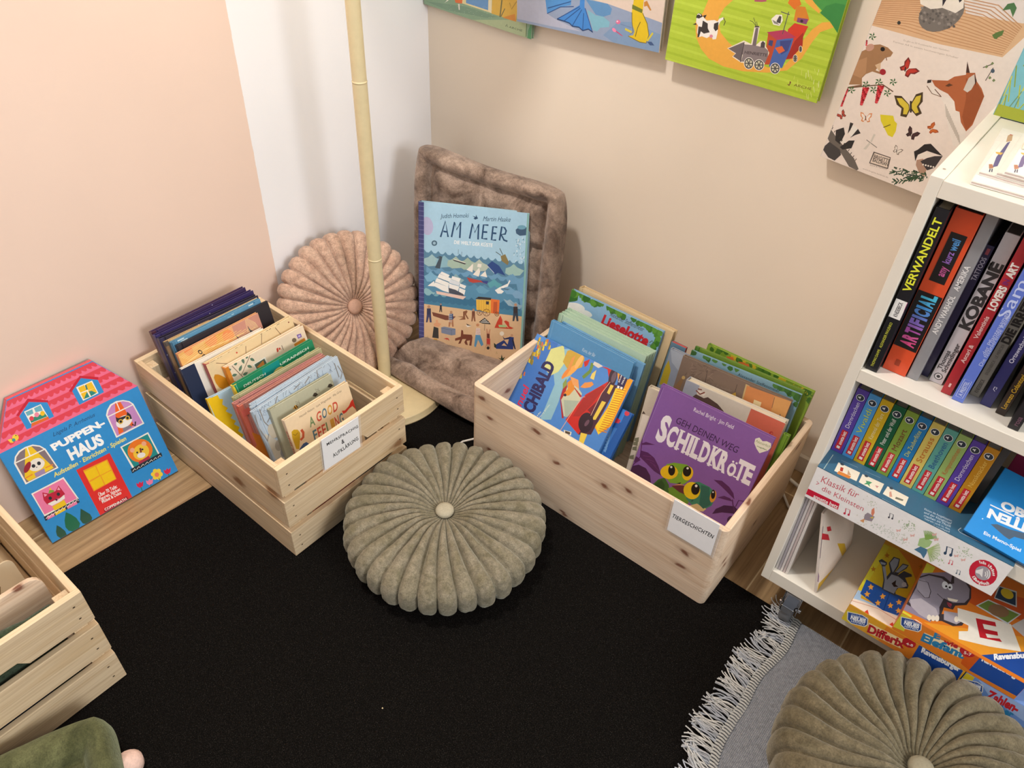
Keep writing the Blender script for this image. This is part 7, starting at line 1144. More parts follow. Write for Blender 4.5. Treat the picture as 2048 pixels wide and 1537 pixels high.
T('fbf4f0','M',2532,471,2545,483,-29.7,39.7,'x'),T('fbf4f0','e',2548,485,2562,494,-25,43.9,'x'),T('fbf4f0','i',2565,496,2582,501,-19.7,46.9,'x'),
T('fbf4f0','n',2585,502,2602,503,-13.8,48.6,'x'),T('fbf4f0','k',2628,500,2646,494,-1.2,48,'x'),T('fbf4f0','l',2649,492,2667,483,5.3,45.8,'x'),
T('fbf4f0','e',2670,481,2687,468,11.5,42.3,'x'),T('fbf4f0','i',2691,465,2706,449,17.5,37.6,'x'),T('fbf4f0','n',2709,446,2723,427,23,31.9,'x'),
T('fbf4f0','e',2725,423,2737,403,27.8,25.4,'x'),T('fbf4f0','s',2739,399,2748,377,32,18.1,'x'),T('fbf4f0','K',2549,166,2571,148,20.1,41.5,'x'),
T('fbf4f0','l',2576,144,2600,131,13.4,46.9,'x'),T('fbf4f0','a',2605,129,2630,120,6.4,50.7,'x'),T('fbf4f0','n',2635,119,2660,117,-0.9,52.9,'x'),
T('fbf4f0','g',2665,117,2689,121,-8.1,53.4,'x'),T('fbf4f0','b',2694,122,2716,131,-15,52.2,'x'),T('fbf4f0','u',2720,134,2740,148,-21.4,49.3,'x'),
T('fbf4f0','c',2744,152,2761,171,-27.1,44.9,'x'),T('fbf4f0','h',2764,176,2777,199,-31.8,39,'x'),]),
'memo': ((1.4171,-0.3744,0.417,-0.0847,0.9816,-0.0018,0.16,0.1119), 0.00025, [
P('1c8fdc',2,445,0,-443,636,0,0,443),T('eef2f4','OBEN',89,219,322,244,-11,43.6,'x'),T('eef2f4','UNTEN',357,228,50,184,8.9,-48.7,'x'),
L('eef2f4',6.6,41,207,128,9),T('eef2f4','&',179,210,204,210,0.6,12.3,'x'),T('e4ecf2','Ein Memo-Spiel',93,36,287,50,-3.6,18.3,'b'),
P('4a5f74',96,107,27,19,61,8,78,26,17,-34,-55,-16,-13,-28,-29,3),E('cfe2f0',48,112,2.8,2,-1.9,3.5),]),
'lastbook': ((1.4215,-0.3,0.407,0,0,0,0.012,0.15), 0.0001, [
]),
'dTop': ((1.338,-0.392,0.17,0,1.5708,0,0.188,0.19), 0.00025, [
P('d9a02a',2,758,0,-756,748,0,0,756),P('d8c02a',2,137,0,528,403,62,37,-382,-383,-238),P('d8882a',99,681,306,46,14,-308,-126,60,-87,125),
P('d8cf3a',2,658,39,-1,-10,-406,-29,-76),P('b87a1c',45,599,11,-13,13,5,-5,-19,8,-17,-13,4,-7,-19,-2,22,-12,0,9,15),
P('b87a1c',12,415,11,-14,12,6,-4,-19,7,-16,-12,4,-7,-18,-2,20,-12,0,9,15),P('b87a1c',267,662,10,-13,13,5,-5,-19,7,-17,-13,4,-6,-18,-2,21,-12,0,9,16),
P('a9c4dc',2,2,0,144,25,5,14,-59,270,47,11,-80,-274,-57),P('f0dcc8',5,2,-3,28,0,26,67,24,247,42,32,-118,-55,-2),
L('c87a5a',3.9,2,33,158,56,139,-5),P('1f4f9a',16,269,156,7,109,23,24,-142,-27,-34,-90,-27,-163,29),L('163c7c',5.4,178,270,16,-169),
P('e8a23c',52,254,11,-12,13,7,-4,-21,7,-17,-13,3,-7,-18,-2,20,-13,0,9,17),P('e8a23c',52,180,11,-12,14,7,-5,-21,8,-17,-13,3,-7,-18,-2,20,-13,0,9,16),
P('e8a23c',142,233,10,-12,13,7,-4,-21,7,-17,-12,3,-7,-18,-3,20,-12,0,9,17),P('e8a23c',135,159,10,-12,13,7,-4,-20,7,-17,-12,3,-7,-18,-3,20,-12,0,9,16),
P('e8a23c',208,196,10,-13,13,7,-5,-20,8,-17,-13,3,-7,-18,-2,20,-12,0,9,16),P('e8a23c',243,262,10,-13,14,7,-5,-20,7,-17,-12,3,-8,-18,-2,20,-12,0,9,16),
P('e8a23c',263,191,10,-12,13,7,-5,-20,8,-17,-13,3,-7,-18,-2,20,-12,0,9,16),P('3a4250',24,484,13,31,39,-5,6,-20,-5,-18,38,-99,8,70,-36,70,9,80,41,10,13,-73,-5,-81,21,127,37,13,-3,-41,-26,-67,-4,-35,24,71,50,6,9,-17,-34,-42,40,-51,2,-29,-50,-37,-6,-42,13,-37,-92,-7,-17,83,-51,112),
P('9fb0c4',63,454,15,14,50,-108,8,69,43,13,34,-8,42,-31,-21,-31,-29,-31,-2,-62,-68,-10,-20,80),P('9fb0c4',93,519,10,67,30,6,9,-63,-5,-80),
P('9fb0c4',151,467,19,99,28,12,-6,-31,-24,-71),P('9fb0c4',36,484,36,14,2,-19,-24,-13),P('2a1a1a',162,353,15,49,9,-40,22,-6,-24,-21),
E('c4d0dc',232,401,13,12,-7,21),P('d8402a',99,2,11,32,21,-32),P('d8402a',261,18,12,32,23,-35),P('e07a1c',244,2,110,7,2,-7),
T('dfe6f4','spielend',40,-85,127,-48,-3,20.1,'i'),T('ffffff','NEUES',46,-110,135,-75,-4.4,27.8,'x'),T('dfe6f4','LERNEN',58,-128,136,-98,-2.9,19.9,'b'),
]),
'dFront': ((1.338,-0.392,0.125,0,0,0,0.188,0.045), 0.0001, [
P('e3a62e',6,444,0,-438,1868,0,0,438),P('e0842a',645,6,-14,438,567,0,10,-438),P('f0d8a0',381,287,581,72,12,-233,-527,-84),
P('d8c02a',6,6,0,276,168,98,15,-374),P('e9e6da',25,253,219,121,104,-8,45,-153,-25,-83,-202,-107,-84,37),P('2c4f94',44,244,202,112,92,-7,39,-133,-22,-72,-188,-100,-75,34),
T('dfe6f4','spielend',102,201,321,310,-8.4,60.4,'i'),T('ffffff','NEUES',121,122,344,231,-12.5,84.4,'x'),T('dfe6f4','LERNEN',151,69,349,160,-8.6,61,'b'),
T('b8242c','Differix',431,60,1014,171,-24.9,183.5,'x'),E('b8242c',1027,360,96,37,24,-113),T('f4e4d8','4-8',1005,284,1102,322,-13.1,55.1,'b'),
P('1d4a9a',1180,6,-20,438,683,0,30,-438),T('f4f4f4','Ravensburger',1236,316,1817,377,-21.9,114.5,'x'),]),
'eTop': ((1.4085,-0.392,0.2155,0,1.5708,0,0.188,0.19), 0.00025, [
P('dd7a22',2,758,0,-756,748,0,0,756),P('c8521c',286,528,301,121,41,-187,-258,-91,-100,4),P('e89a2c',130,21,524,314,36,-153,-209,-160),
P('d8cf3a',2,511,56,-1,-3,-100,-53,-3),P('8f8294',2,401,0,-373,162,22,13,244,103,229,-142,8),P('3a3236',2,367,39,61,85,44,49,-17,-12,79,-36,11,30,26,76,-6,61,-66,22,-84,-8,-75,-56,-55,-3,-41,-51,-22,4,-62,106,102,29,-30,-8,-72,-44,-43,-67,-10,-12,-9,-57,-45,-111,31,-36,0),
P('8f8894',2,324,0,24,43,68,73,31,56,-16,21,30,-21,76,58,3,56,-58,17,-77,-13,-57,-58,-50,-57,-4,-2,-91,16,-53,-24,-64,-123,3,-37,24,3,152),
P('a39ca6',4,330,28,30,51,-44,22,-61,-20,-41,-40,11,-35,40),L('3a3236',4.4,4,330,53,22,37,-61,7,-57,-23,-20,-54,28),
P('b3aab0',7,135,55,59,99,-15,38,-55,-52,-66,-58,3,-59,27),P('a8a0a8',206,196,104,57,23,-30,-35,-78,-72,-19),E('e8ecf0',152,406,19,-1.3,2.3,-33),
E('e8ecf0',183,413,15,-2,2.8,-28),E('1a1a1a',161,401,5.9,5.1,-2.7,9),E('1a1a1a',182,408,5.9,5.1,-2.7,9),P('efe6d0',193,314,61,29,-4,-25,-44,-22),
P('a83a4a',197,277,34,7,3,-36,-15,3),L('3a3236',4.4,132,301,73,-28,43,-24),E('e8dcc8',148,80,12,3.6,-4.6,24),E('e8dcc8',169,92,12,3.6,-4.5,24),
E('e8dcc8',189,107,12,3.6,-4.4,25),E('e8dcc8',287,184,12,3.6,-4.1,25),E('e8dcc8',302,207,12,3.5,-4.1,25),P('efe8d8',268,277,103,39,198,63,98,-166,-163,-95,-164,-74,-16,59,45,39,-9,45,-62,-5),
P('c01e2a',381,276,105,52,14,-30,-73,-37,18,-32,70,34,11,-28,-66,-36,16,-23,63,44,18,-16,-117,-59),P('cfd4d8',355,375,51,106,196,24,-50,-141),
P('6f8a3c',367,385,41,87,184,19,-43,-113),E('8a6a4a',481,434,58,17,-0.4,-55),P('c8d0d0',430,641,106,34,31,-134,-134,-25),
P('1f3a54',439,637,94,23,25,-110,-121,-24),E('d8c02a',491,612,38,4,3.2,-43),P('c9c4c0',572,370,52,110,32,-143),
P('1d4a9a',481,22,200,202,44,-198),T('f4f4f4','Ravensburger',550,41,758,245,-12,37.7,'x'),P('d8cf3a',2,2,0,19,57,-2,-1,-17),
P('e9e6da',76,2,12,6,38,-3,1,-3),T('dfe6f4','spielend',33,-48,115,-14,-2.2,19.8,'i'),T('ffffff','NEUES',38,-74,121,-40,-3.2,27.3,'x'),
T('dfe6f4','LERNEN',48,-91,122,-63,-2.1,19.5,'b'),]),
'eFront': ((1.4085,-0.392,0.1705,0,0,0,0.188,0.045), 0.0001, [
P('e0802a',6,444,0,-438,1868,0,0,438),P('f2dcae',413,311,561,119,52,-210,-587,-117),P('cf5a1c',979,444,223,0,-11,-376,-139,45),
P('d8cf3a',6,53,0,391,133,0,33,-359),P('e9e6da',19,364,146,80,155,0,41,-123,-22,-76,-182,-95,-80,36),P('2c4f94',36,356,163,88,107,0,39,-120,-18,-66,-170,-88,-71,32),
T('dfe6f4','spielend',92,315,290,412,-9.8,55.8,'i'),T('ffffff','NEUES',111,242,315,338,-14.3,78,'x'),T('dfe6f4','LERNEN',141,193,322,273,-9.9,56.3,'b'),
T('2a7fae','E',547,307,637,348,-20.5,120.5,'x'),T('b8242c','wie',693,316,895,374,-13.9,101.2,'x'),T('2a7fae','Elefant',428,108,1038,233,-20.1,170.3,'x'),
E('b8242c',1024,420,101,32,24,-107),T('f4e4d8','5-7',1001,344,1098,377,-15.6,59.3,'b'),P('1d4a9a',1197,444,677,0,0,-338,-683,-38),
T('f4f4f4','Ravensburger',1235,410,1799,459,-20.8,109.5,'x'),]),
'zFront': ((1.527,-0.392,0.125,0,0,0,0.188,0.045), 0.0001, [
P('6f93cf',6,444,0,-438,1868,0,0,438),P('9fb8e0',184,444,660,0,135,-306,-546,93),P('d8c02a',53,6,-47,0,0,438,121,0,18,-432),
P('e9e6da',10,271,181,113,92,-8,52,-142,-15,-78,-167,-100,-77,35),P('2c4f94',27,263,167,104,82,-6,44,-124,-13,-67,-155,-94,-69,32),
T('dfe6f4','spielend',82,222,264,324,-12.6,56.4,'i'),T('ffffff','NEUES',105,149,291,250,-18.2,78.8,'x'),T('dfe6f4','LERNEN',136,100,301,184,-12.8,56.9,'b'),
T('c8242c','Zahlen-',400,170,836,224,-20.9,190.6,'x'),T('2a7fae','Zauber',428,21,840,63,-19.4,148.4,'x'),]),
'zTop': ((1.527,-0.392,0.17,0,1.5708,0,0.188,0.19), 0.00025, [
P('6f93cf',2,758,0,-756,748,0,0,756),P('a8c4e8',75,228,602,0,0,456,-602,0),]),
'tray': ((1.2035,-0.3835,0.4058,0,1.5708,0,0.2885,0.2), 0.00025, [
P('3d6a84',2,798,0,-796,1150,0,0,796),P('efe6cf',88,121,138,5,9,-87,-139,-8),P('d8843a',118,51,77,5,-2,-28,-75,-9),
P('b8402a',114,91,17,4,8,-36,-17,-4),P('c8a07a',160,99,32,-35,-21,-9),E('3a4a54',112,121,12,1.7,1.9,-11),P('efe6cf',242,124,133,8,5,-97,-131,6),
P('4f9a6a',277,83,20,8,17,4,-8,-28,13,-19,-22,11,-18,-16,8,28),P('c88a8a',336,83,20,8,-3,-23),E('3a4a54',266,124,11,1.6,1.7,-11),
P('efe6cf',398,127,130,-2,6,-88,-137,8),P('d8a08a',423,87,6,15,21,-42,-14,-12),P('7a7a6a',467,76,43,8,0,-16,-42,-12),
E('3a4a54',421,127,11,1.6,1.4,-11),L('7f9fb0',3.1,94,151,104,9),L('7f9fb0',3.1,247,160,92,8),L('7f9fb0',3.1,104,2,124,0),
L('7f9fb0',3.1,256,6,109,-4),L('7f9fb0',3.1,405,7,112,-4),T('c4d4dc','Klicken die Ausgeklappten',633,86,787,102,-2.5,17.1,''),
T('c4d4dc','und der Klangknopf',639,59,791,77,-0.7,18.5,''),T('c4d4dc','machen sie Musik',646,32,795,53,1,19.9,''),
T('c4d4dc','hören und in das',660,12,798,29,-5.9,13.7,''),T('c4d4dc','Regal stellen!',666,-14,802,5,-4.1,15.1,''),
L('a8c0b8',4.4,39,2,-3,162),L('cfd8dc',3.2,844,91,-9,-29,15,-11,180,5,5,20),L('8fa8b8',2.1,914,2,73,0),]),
('booklet', 0): ((1.2298,-0.3654,0.8935,0.066,1.5708,0,0.148,0.148), 0.00025, [
P('f2ede2',2,590,0,-588,588,0,0,588),]),
('booklet', 1): ((1.2308,-0.3423,0.8975,0.02,1.5708,0,0.148,0.148), 0.00025, [
P('f2ede2',2,590,0,-588,588,0,0,588),P('6a5a8a',24,460,9,30,9,-210,11,-156,-16,-33,-14,141),P('c8a07a',5,562,7,28,11,0,13,-86,-19,-39),
P('b8382c',10,590,18,0,-17,-17),P('e0b04a',5,297,33,15,-4,-39,-22,5),P('b87a5a',15,118,13,12,15,-43,-15,-23),L('4a4460',5.3,33,68,5,-41),
L('4a4460',5.3,40,75,7,-40),]),
('booklet', 2): ((1.2483,-0.3414,0.9015,0.0349,1.5708,0,0.148,0.148), 0.00025, [
P('f2ede2',2,590,0,-588,588,0,0,588),]),
('booklet', 3): ((1.2554,-0.3426,0.9055,0.0374,1.5708,0,0.148,0.148), 0.00025, [
P('f2ede2',2,590,0,-588,588,0,0,588),P('6a5a8a',39,448,9,29,2,-209,5,-155,-16,-33,-9,141),P('c8a07a',24,549,10,41,6,0,12,-99,-20,-39),
P('b8382c',28,590,22,0,-1,-12,-19,-18),P('e0b04a',15,285,32,15,-4,-38,-22,5),P('b87a5a',18,108,14,12,13,-43,-15,-23),
L('4a4460',5.2,35,58,3,-41),L('4a4460',5.2,42,65,5,-41),]),
'turq': ((1.1843,-0.045,0.889,0,0.05,0,0.2,0.22), 0.00025, [
P('7fc4d4',2,878,0,-876,796,0,0,876),P('9fd8e0',2,878,0,-438,796,0,0,438),L('6f9a7a',5.6,10,32,-10,105),L('8fa83a',5.6,35,268,17,105),
L('b8c43a',5.6,112,276,13,106),L('6f9a7a',5.6,109,151,2,105),L('b8c43a',5.6,164,167,-38,106),L('8fa83a',5.6,752,113,-24,106),
L('8fa83a',5.6,314,168,-24,106),L('b8c43a',5.6,174,165,36,105),L('8fa83a',5.6,671,100,-28,106),L('b8c43a',5.6,637,106,19,106),
L('8fa83a',5.6,695,183,-24,106),L('d0d45a',5.6,346,103,11,106),L('d0d45a',5.6,175,12,-16,105),L('d0d45a',5.6,458,136,36,105),
L('d0d45a',5.6,781,280,19,105),L('d0d45a',5.6,448,264,-33,105),L('d0d45a',5.6,154,259,16,106),L('d0d45a',5.6,77,112,11,106),
L('6f9a7a',5.6,793,55,-23,106),L('b8c43a',5.6,267,113,5,106),L('b8c43a',5.6,94,28,37,105),L('8fa83a',5.6,161,46,-2,105),
L('d0d45a',5.6,399,222,28,106),L('b8c43a',5.6,785,138,15,106),L('6f9a7a',5.6,388,225,38,105),L('6f9a7a',5.6,614,72,-12,105),
L('d0d45a',5.6,9,106,-4,105),L('b8c43a',5.6,795,37,5,106),L('d0d45a',5.6,709,222,16,106),L('6f9a7a',5.6,444,157,-22,106),
L('d0d45a',5.6,156,173,17,106),L('b8c43a',5.6,374,38,1,105),L('d0d45a',5.6,277,54,16,106),L('b8c43a',5.6,464,47,18,105),
L('d0d45a',5.6,166,69,-23,106),L('8fa83a',5.6,712,86,34,106),L('b8c43a',5.6,216,264,-38,106),L('d0d45a',5.6,492,252,3,106),
L('8fa83a',5.6,348,198,-8,105),L('8fa83a',5.6,654,108,-21,106),L('d0d45a',5.6,258,84,-31,105),L('6f9a7a',5.6,173,273,31,106),
L('8fa83a',5.6,362,184,-7,105),L('6f9a7a',5.6,54,43,27,106),L('d0d45a',5.6,785,78,15,106),L('d0d45a',5.6,240,257,-7,106),
L('8fa83a',5.6,622,66,27,105),L('b8c43a',5.6,433,90,13,106),L('6f9a7a',5.6,566,6,36,105),L('d0d45a',5.6,539,146,-16,106),
L('8fa83a',5.6,310,191,22,105),L('8fa83a',5.6,39,161,-37,105),L('d0d45a',5.6,764,193,-18,105),L('d0d45a',5.6,86,155,-20,105),
L('8fa83a',5.6,393,281,22,106),L('6f9a7a',5.6,247,225,-22,106),L('b8c43a',5.6,689,154,-38,105),L('6f9a7a',5.6,642,124,21,106),
L('d0d45a',5.6,534,1,-21,106),L('d0d45a',5.6,794,131,-35,106),L('d0d45a',5.6,455,256,10,106),L('b8c43a',5.6,162,62,14,105),
L('6f9a7a',5.6,671,11,-4,106),L('d0d45a',5.6,321,230,-6,106),L('6f9a7a',5.6,445,221,-36,106),L('8fa83a',5.6,697,86,-30,106),
L('d0d45a',5.6,305,64,-13,106),L('d0d45a',5.6,735,218,8,106),L('b8c43a',5.6,657,118,-25,106),L('8fa83a',5.6,181,73,-31,106),
L('d0d45a',5.6,681,199,-19,106),L('b8c43a',5.6,624,122,0,105),L('6f9a7a',5.6,267,254,-2,105),L('8fa83a',5.6,115,123,-35,105),
L('d0d45a',5.6,481,88,4,106),L('8fa83a',5.6,619,34,4,105),L('d0d45a',5.6,474,216,-29,106),L('6f9a7a',5.6,243,110,4,105),
L('d0d45a',5.6,685,275,20,105),L('8fa83a',5.6,517,47,-2,106),L('8fa83a',5.6,427,230,-6,106),L('8fa83a',5.6,773,49,15,105),
L('6f9a7a',5.6,468,226,31,105),L('6f9a7a',5.6,659,95,-11,105),L('6f9a7a',5.6,610,203,29,106),L('6f9a7a',5.6,130,199,7,106),
L('b8c43a',5.6,277,242,20,105),L('8fa83a',5.6,725,169,-34,106),L('d0d45a',5.6,15,15,5,105),L('6f9a7a',5.6,190,104,-16,106),
L('b8c43a',5.6,42,84,-35,105),L('8fa83a',5.6,323,145,12,105),L('6f9a7a',5.6,275,153,38,105),L('b8c43a',5.6,689,199,-14,105),
L('6f9a7a',5.6,200,245,33,106),L('8fa83a',5.6,287,116,38,106),L('8fa83a',5.6,569,178,34,106),L('b8c43a',5.6,454,42,32,105),
L('8fa83a',5.6,225,53,-13,106),L('d0d45a',5.6,128,132,36,105),L('d0d45a',5.6,222,101,37,105),L('6f9a7a',5.6,373,202,-24,105),
L('b8c43a',5.6,332,152,-39,105),L('6f9a7a',5.6,427,149,-6,106),L('6f9a7a',5.6,409,197,-1,106),L('b8c43a',5.6,420,156,-21,105),
L('d0d45a',5.6,550,275,20,106),L('8fa83a',5.6,318,25,-28,105),L('6f9a7a',5.6,482,110,37,106),L('d0d45a',5.6,102,185,-12,106),
L('b8c43a',5.6,208,77,-38,106),L('b8c43a',5.6,317,12,-4,106),L('6f9a7a',5.6,763,132,22,105),L('d0d45a',5.6,746,48,-10,106),
L('d0d45a',5.6,130,81,30,106),L('b8c43a',5.6,95,71,-35,106),L('6f9a7a',5.6,173,13,-23,106),L('6f9a7a',5.6,81,15,2,105),
L('8fa83a',5.6,45,9,-27,106),L('b8c43a',5.6,94,157,-35,106),P('a8b43a',2,2,796,0,0,60,-796,0),]),
'opencover': ((1.2836,-0.3713,0.126,1.5209,0.24,0,0.15,0.185), 0.00025, [
P('e6d8c8',2,738,0,-736,596,0,0,736),P('d8b01f',16,2,9,66,266,-66,142,0,-133,235,150,-119,52,-116),P('8a6a8a',2,204,23,-62,-3,-57,-20,25),
L('6a5a6a',18.7,2,331,0,293),P('c8283a',2,510,0,56,110,-96,39,-86),P('c8283a',71,570,66,-44,28,-63,-72,49),]),
}


# ------------------------------------------------------------------ sheets -> geometry
def frame_matrix(q):
    x, y, z, yaw, lean, roll = q[:6]
    u0 = Vector((cos(yaw), sin(yaw), 0)); n0 = Vector((sin(yaw), -cos(yaw), 0)); up = Vector((0, 0, 1))
    v0 = cos(lean) * up - sin(lean) * n0; n = cos(lean) * n0 + sin(lean) * up
    u = cos(roll) * u0 + sin(roll) * v0; v = cos(roll) * v0 - sin(roll) * u0
    return Matrix([[u[i], v[i], n[i], (x, y, z)[i]] for i in range(3)] + [[0, 0, 0, 1]])


def clip(poly, w, h, e=0.0005):
    """trim a polygon to the sheet"""
    for ax, lim, sg in ((0, e, 1), (0, w - e, -1), (1, e, 1), (1, h - e, -1)):
        out = []
        for i in range(len(poly)):
            a, b = poly[i - 1], poly[i]; ia, ib = sg * (a[ax] - lim) >= 0, sg * (b[ax] - lim) >= 0
            if ia != ib: t = (lim - a[ax]) / (b[ax] - a[ax]); out.append((a[0] + t * (b[0] - a[0]), a[1] + t * (b[1] - a[1])))
            if ib: out.append(b)
        poly = out
        if not poly: break
    return poly


LETTERS = {}


def lettering(txt, style):
    key = (txt, style)
    if key not in LETTERS:
        cu = bpy.data.curves.new('lettering', 'FONT'); cu.body = txt; cu.size = 1.0; cu.resolution_u = 3
        cu.offset = 0.05 if 'x' in style else 0.022 if 'b' in style else 0.010 if 'h' in style else 0.0
        if 'h' in style: cu.space_character = 1.15
        ob = bpy.data.objects.new('lettering', cu); me = ob.to_mesh()
        vs = [(v.co.x, v.co.y) for v in me.vertices]; fs = [tuple(f.vertices) for f in me.polygons]
        ob.to_mesh_clear(); bpy.data.objects.remove(ob); bpy.data.curves.remove(cu)
        LETTERS[key] = (vs, fs)
    return LETTERS[key]


CAP = max(y for x, y in lettering('H', '')[0])


def print_mesh(sheet, name, mat, parent, z0=0.0003, M=None):
    """the drawing on a sheet: every shape lies a hair above the ones it covers"""
    pose, u, ops = sheet; W, H = pose[6], pose[7]
    mb = MB(); placed = []; rnd = random.Random(3)
    def put(polys, col):
        xs = [p[0] for q in polys for p in q]; ys = [p[1] for q in polys for p in q]; bb = (min(xs), min(ys), max(xs), max(ys)); lay = 0
        for b, k in placed:
            if k >= lay and b[0] < bb[2] and b[2] > bb[0] and b[1] < bb[3] and b[3] > bb[1]: lay = k + 1
        placed.append((bb, lay)); z = z0 + lay * 1.6e-5
        for p in polys:
            p = clip(p, W, H)
            if len(p) > 2: mb.face([(x, y, z) for x, y in p], col)
    def steps(d):
        x, y = d[0], d[1]; p = [(x * u, y * u)]
        for i in range(2, len(d), 2): x += d[i]; y += d[i + 1]; p.append((x * u, y * u))
        return p
    for o in ops:
        kind, col, d = o[0], o[1], o[2:]
        if kind == 'T':
            txt, q, st = d[0], d[1:7], d[7]
            ax, ay, bx, by, hx, hy = [c * u for c in q]
            vs, fs = lettering(txt, st)
            if not vs: continue
            x0 = min(v[0] for v in vs); x1 = max(v[0] for v in vs); nx, ny = bx - ax, by - ay
            sh = 0.22 if 'i' in st else 0.10 if 'h' in st else 0.0; lw = hypot(hx, hy) / max(hypot(nx, ny), 1e-6); pts = []
            for x, y in vs:
                t = (x - x0) / max(x1 - x0, 1e-6); k = y / CAP; wob = 0.06 * sin(t * 31.0) if 'h' in st else 0.0; t += sh * k * lw
                pts.append((ax + nx * t + hx * (k + wob), ay + ny * t + hy * (k + wob)))
            put([[pts[i] for i in f] for f in fs], col)
        elif kind == 'P': put([steps(d)], col)
        elif kind == 'E':
            cx, cy, a, b, e, f = [c * u for c in d]; n = 10 if hypot(a, b) < 0.003 else 20
            put([[(cx + a * cos(2 * pi * i / n) + e * sin(2 * pi * i / n), cy + b * cos(2 * pi * i / n) + f * sin(2 * pi * i / n)) for i in range(n)]], col)
        elif kind == 'B':
            cx, cy, r = [c * u for c in d]; a0 = rnd.random() * 6
            put([[(cx + r * k * cos(a0 + i * 2 * pi / 7), cy + r * k * sin(a0 + i * 2 * pi / 7)) for i, k in enumerate([rnd.uniform(0.62, 1.08) for _ in range(7)])]], col)
        else:
            hw = d[0] * u / 2; p = steps(d[1:]); A = []; Z = []
            for i, (x, y) in enumerate(p):
                xa, ya = p[max(i - 1, 0)]; xb, yb = p[min(i + 1, len(p) - 1)]; dl = hypot(xb - xa, yb - ya) or 1e-9
                nx, ny = -(yb - ya) / dl * hw, (xb - xa) / dl * hw; A.append((x + nx, y + ny)); Z.append((x - nx, y - ny))
            put([[A[i], Z[i], Z[i + 1], A[i + 1]] for i in range(len(p) - 1)], col)
    return mb.build(name, mat, parent, 0, M)


def book(key, label, th, cover, spine=None, pages='e6dac2', group=None, name='picture_book', soft=False, q=None, art=True, back=None, mat=PRINT, cat='book', gutter=True, closed=False):
    """book whose front cover lies in the sheet's plane: cover boards with spine and hinge groove, page block, printed front"""
    if q is None: q = SHEETS[key][0]
    w, h = q[6], q[7]; bt = 0.0006 if soft else 0.0022; back = back or cover; spine = spine or cover
    r = thing(name, label, cat, group=group, M=frame_matrix(q))
    m = MB()
    if soft or not gutter: m.box((0, 0, -bt), (w, h, 0), cover)
    else:
        m.box((0, 0, -bt), (0.009, h, 0), spine); m.box((0.009, 0, -bt), (0.0125, h, -bt * 0.55), cover); m.box((0.0125, 0, -bt), (w, h, 0), cover)
    m.box((0, 0, -th), (w, h, -th + bt), back); m.box((-0.0004, 0, -th), (bt, h, 0), spine)
    if closed: m.box((0, 0, -th), (w, h, -bt), spine)
    m.build('cover', mat, r, 0.0005)
    if not closed:
        ins = 0.0006 if soft else 0.0035
        MB().box((bt, ins, -th + bt), (w - ins, h - ins, -bt), pages).build('page_block', PAGES, r)
    if art and key in SHEETS and SHEETS[key][2]: print_mesh(SHEETS[key], 'cover_print', mat, r)
    return r


# ------------------------------------------------------------------ rug, throw
RUG = 0.0035
m = MB(); cs = [(0.120, -1.62), (2.3, -1.62), (2.3, -0.352), (0.2135, -0.352)]
m.prism(cs, 0.0003, RUG); tag(m.build('rug', mat_rug(), None, 0.001), 'black felt rug covering the middle of the oak floor', 'rug')

th_ = thing('throw_blanket', 'grey-blue woven throw with a fringed edge on the black rug', 'blanket', (1.27, -0.36, 0.0))
random.seed(5)
def throw_edge(y):
    t = (-0.355 - y); return 1.2745 - 0.05 * min(t, 0.25) * 1.0 + (max(t - 0.25, 0)) * 0.16 + 0.004 * sin(y * 40)
rows = []; rows2 = []
for i in range(61):
    y = -0.3545 - i * 0.0145; e = throw_edge(y); r1 = []
    for j in range(40):
        x = e + (2.05 - e) * (j / 39) ** 1.4
        z = RUG + 0.0055 + 0.0022 * noise.noise((x * 9, y * 9, 1)) + 0.0008 * noise.noise((x * 40, y * 40, 3))
        r1.append((x - 1.27, y + 0.36, z))
    rows.append(r1)
m = MB(); m.grid(rows, 'ffffff', flip=True); low = [[(x, y, RUG + 0.001) for x, y, z in r] for r in rows]
m.grid(low, 'ffffff'); m.grid([[a[0] for a in rows], [a[0] for a in low]], flip=True); m.grid([rows[0], low[0]]); m.grid([rows[-1], low[-1]], flip=True)
m.build('cloth', THROW, th_)
m = MB()
for i in range(150):
    y = -0.357 - i * 0.0057; e = throw_edge(y) - 1.27
    m.tube([(e - 0.001, y + 0.36 + 0.0012, RUG + 0.007), (e + 0.006, y + 0.36 + 0.0005, RUG + 0.0098), (e + 0.0135, y + 0.36, RUG + 0.0072)], 0.0019, 5, 'c9c8c2')
m.build('stitched_band', YARN, th_)
m = MB()
for i in range(84):
    y = -0.357 - i * 0.0101; e = throw_edge(y) - 1.27; ln = 0.047 + 0.014 * noise.noise((y * 18, 7, 0)); a0 = pi + 0.75 * noise.noise((y * 31, 2, 0)); cu = 0.30 * noise.noise((y * 23, 5, 0)); col = ('d6d5d1', 'c8c9cb', 'bfc3ca', 'dedcd6')[i % 4]
    for k in range(7):
        p = [Vector((e, y + 0.36 + random.uniform(-0.0035, 0.0035), RUG + 0.0062))]; a = a0 + random.uniform(-0.13, 0.13); st = ln / 9 * random.uniform(0.8, 1.15); cv = cu + random.uniform(-0.10, 0.10)
        for t in range(9):
            p.append(p[-1] + Vector((cos(a) * st, sin(a) * st, 0))); a += cv * (0.4 + 0.25 * t) * 0.6 + 0.10 * sin(t * 1.7 + k); p[-1].z = RUG + 0.0018 + 0.0045 * abs(sin(t * 0.5 + k * 1.3)) + 0.0009 * k
        m.tube(p, 0.00125, 4, col, False)
tag(m.build('fringe', YARN, th_), None, kind='stuff')

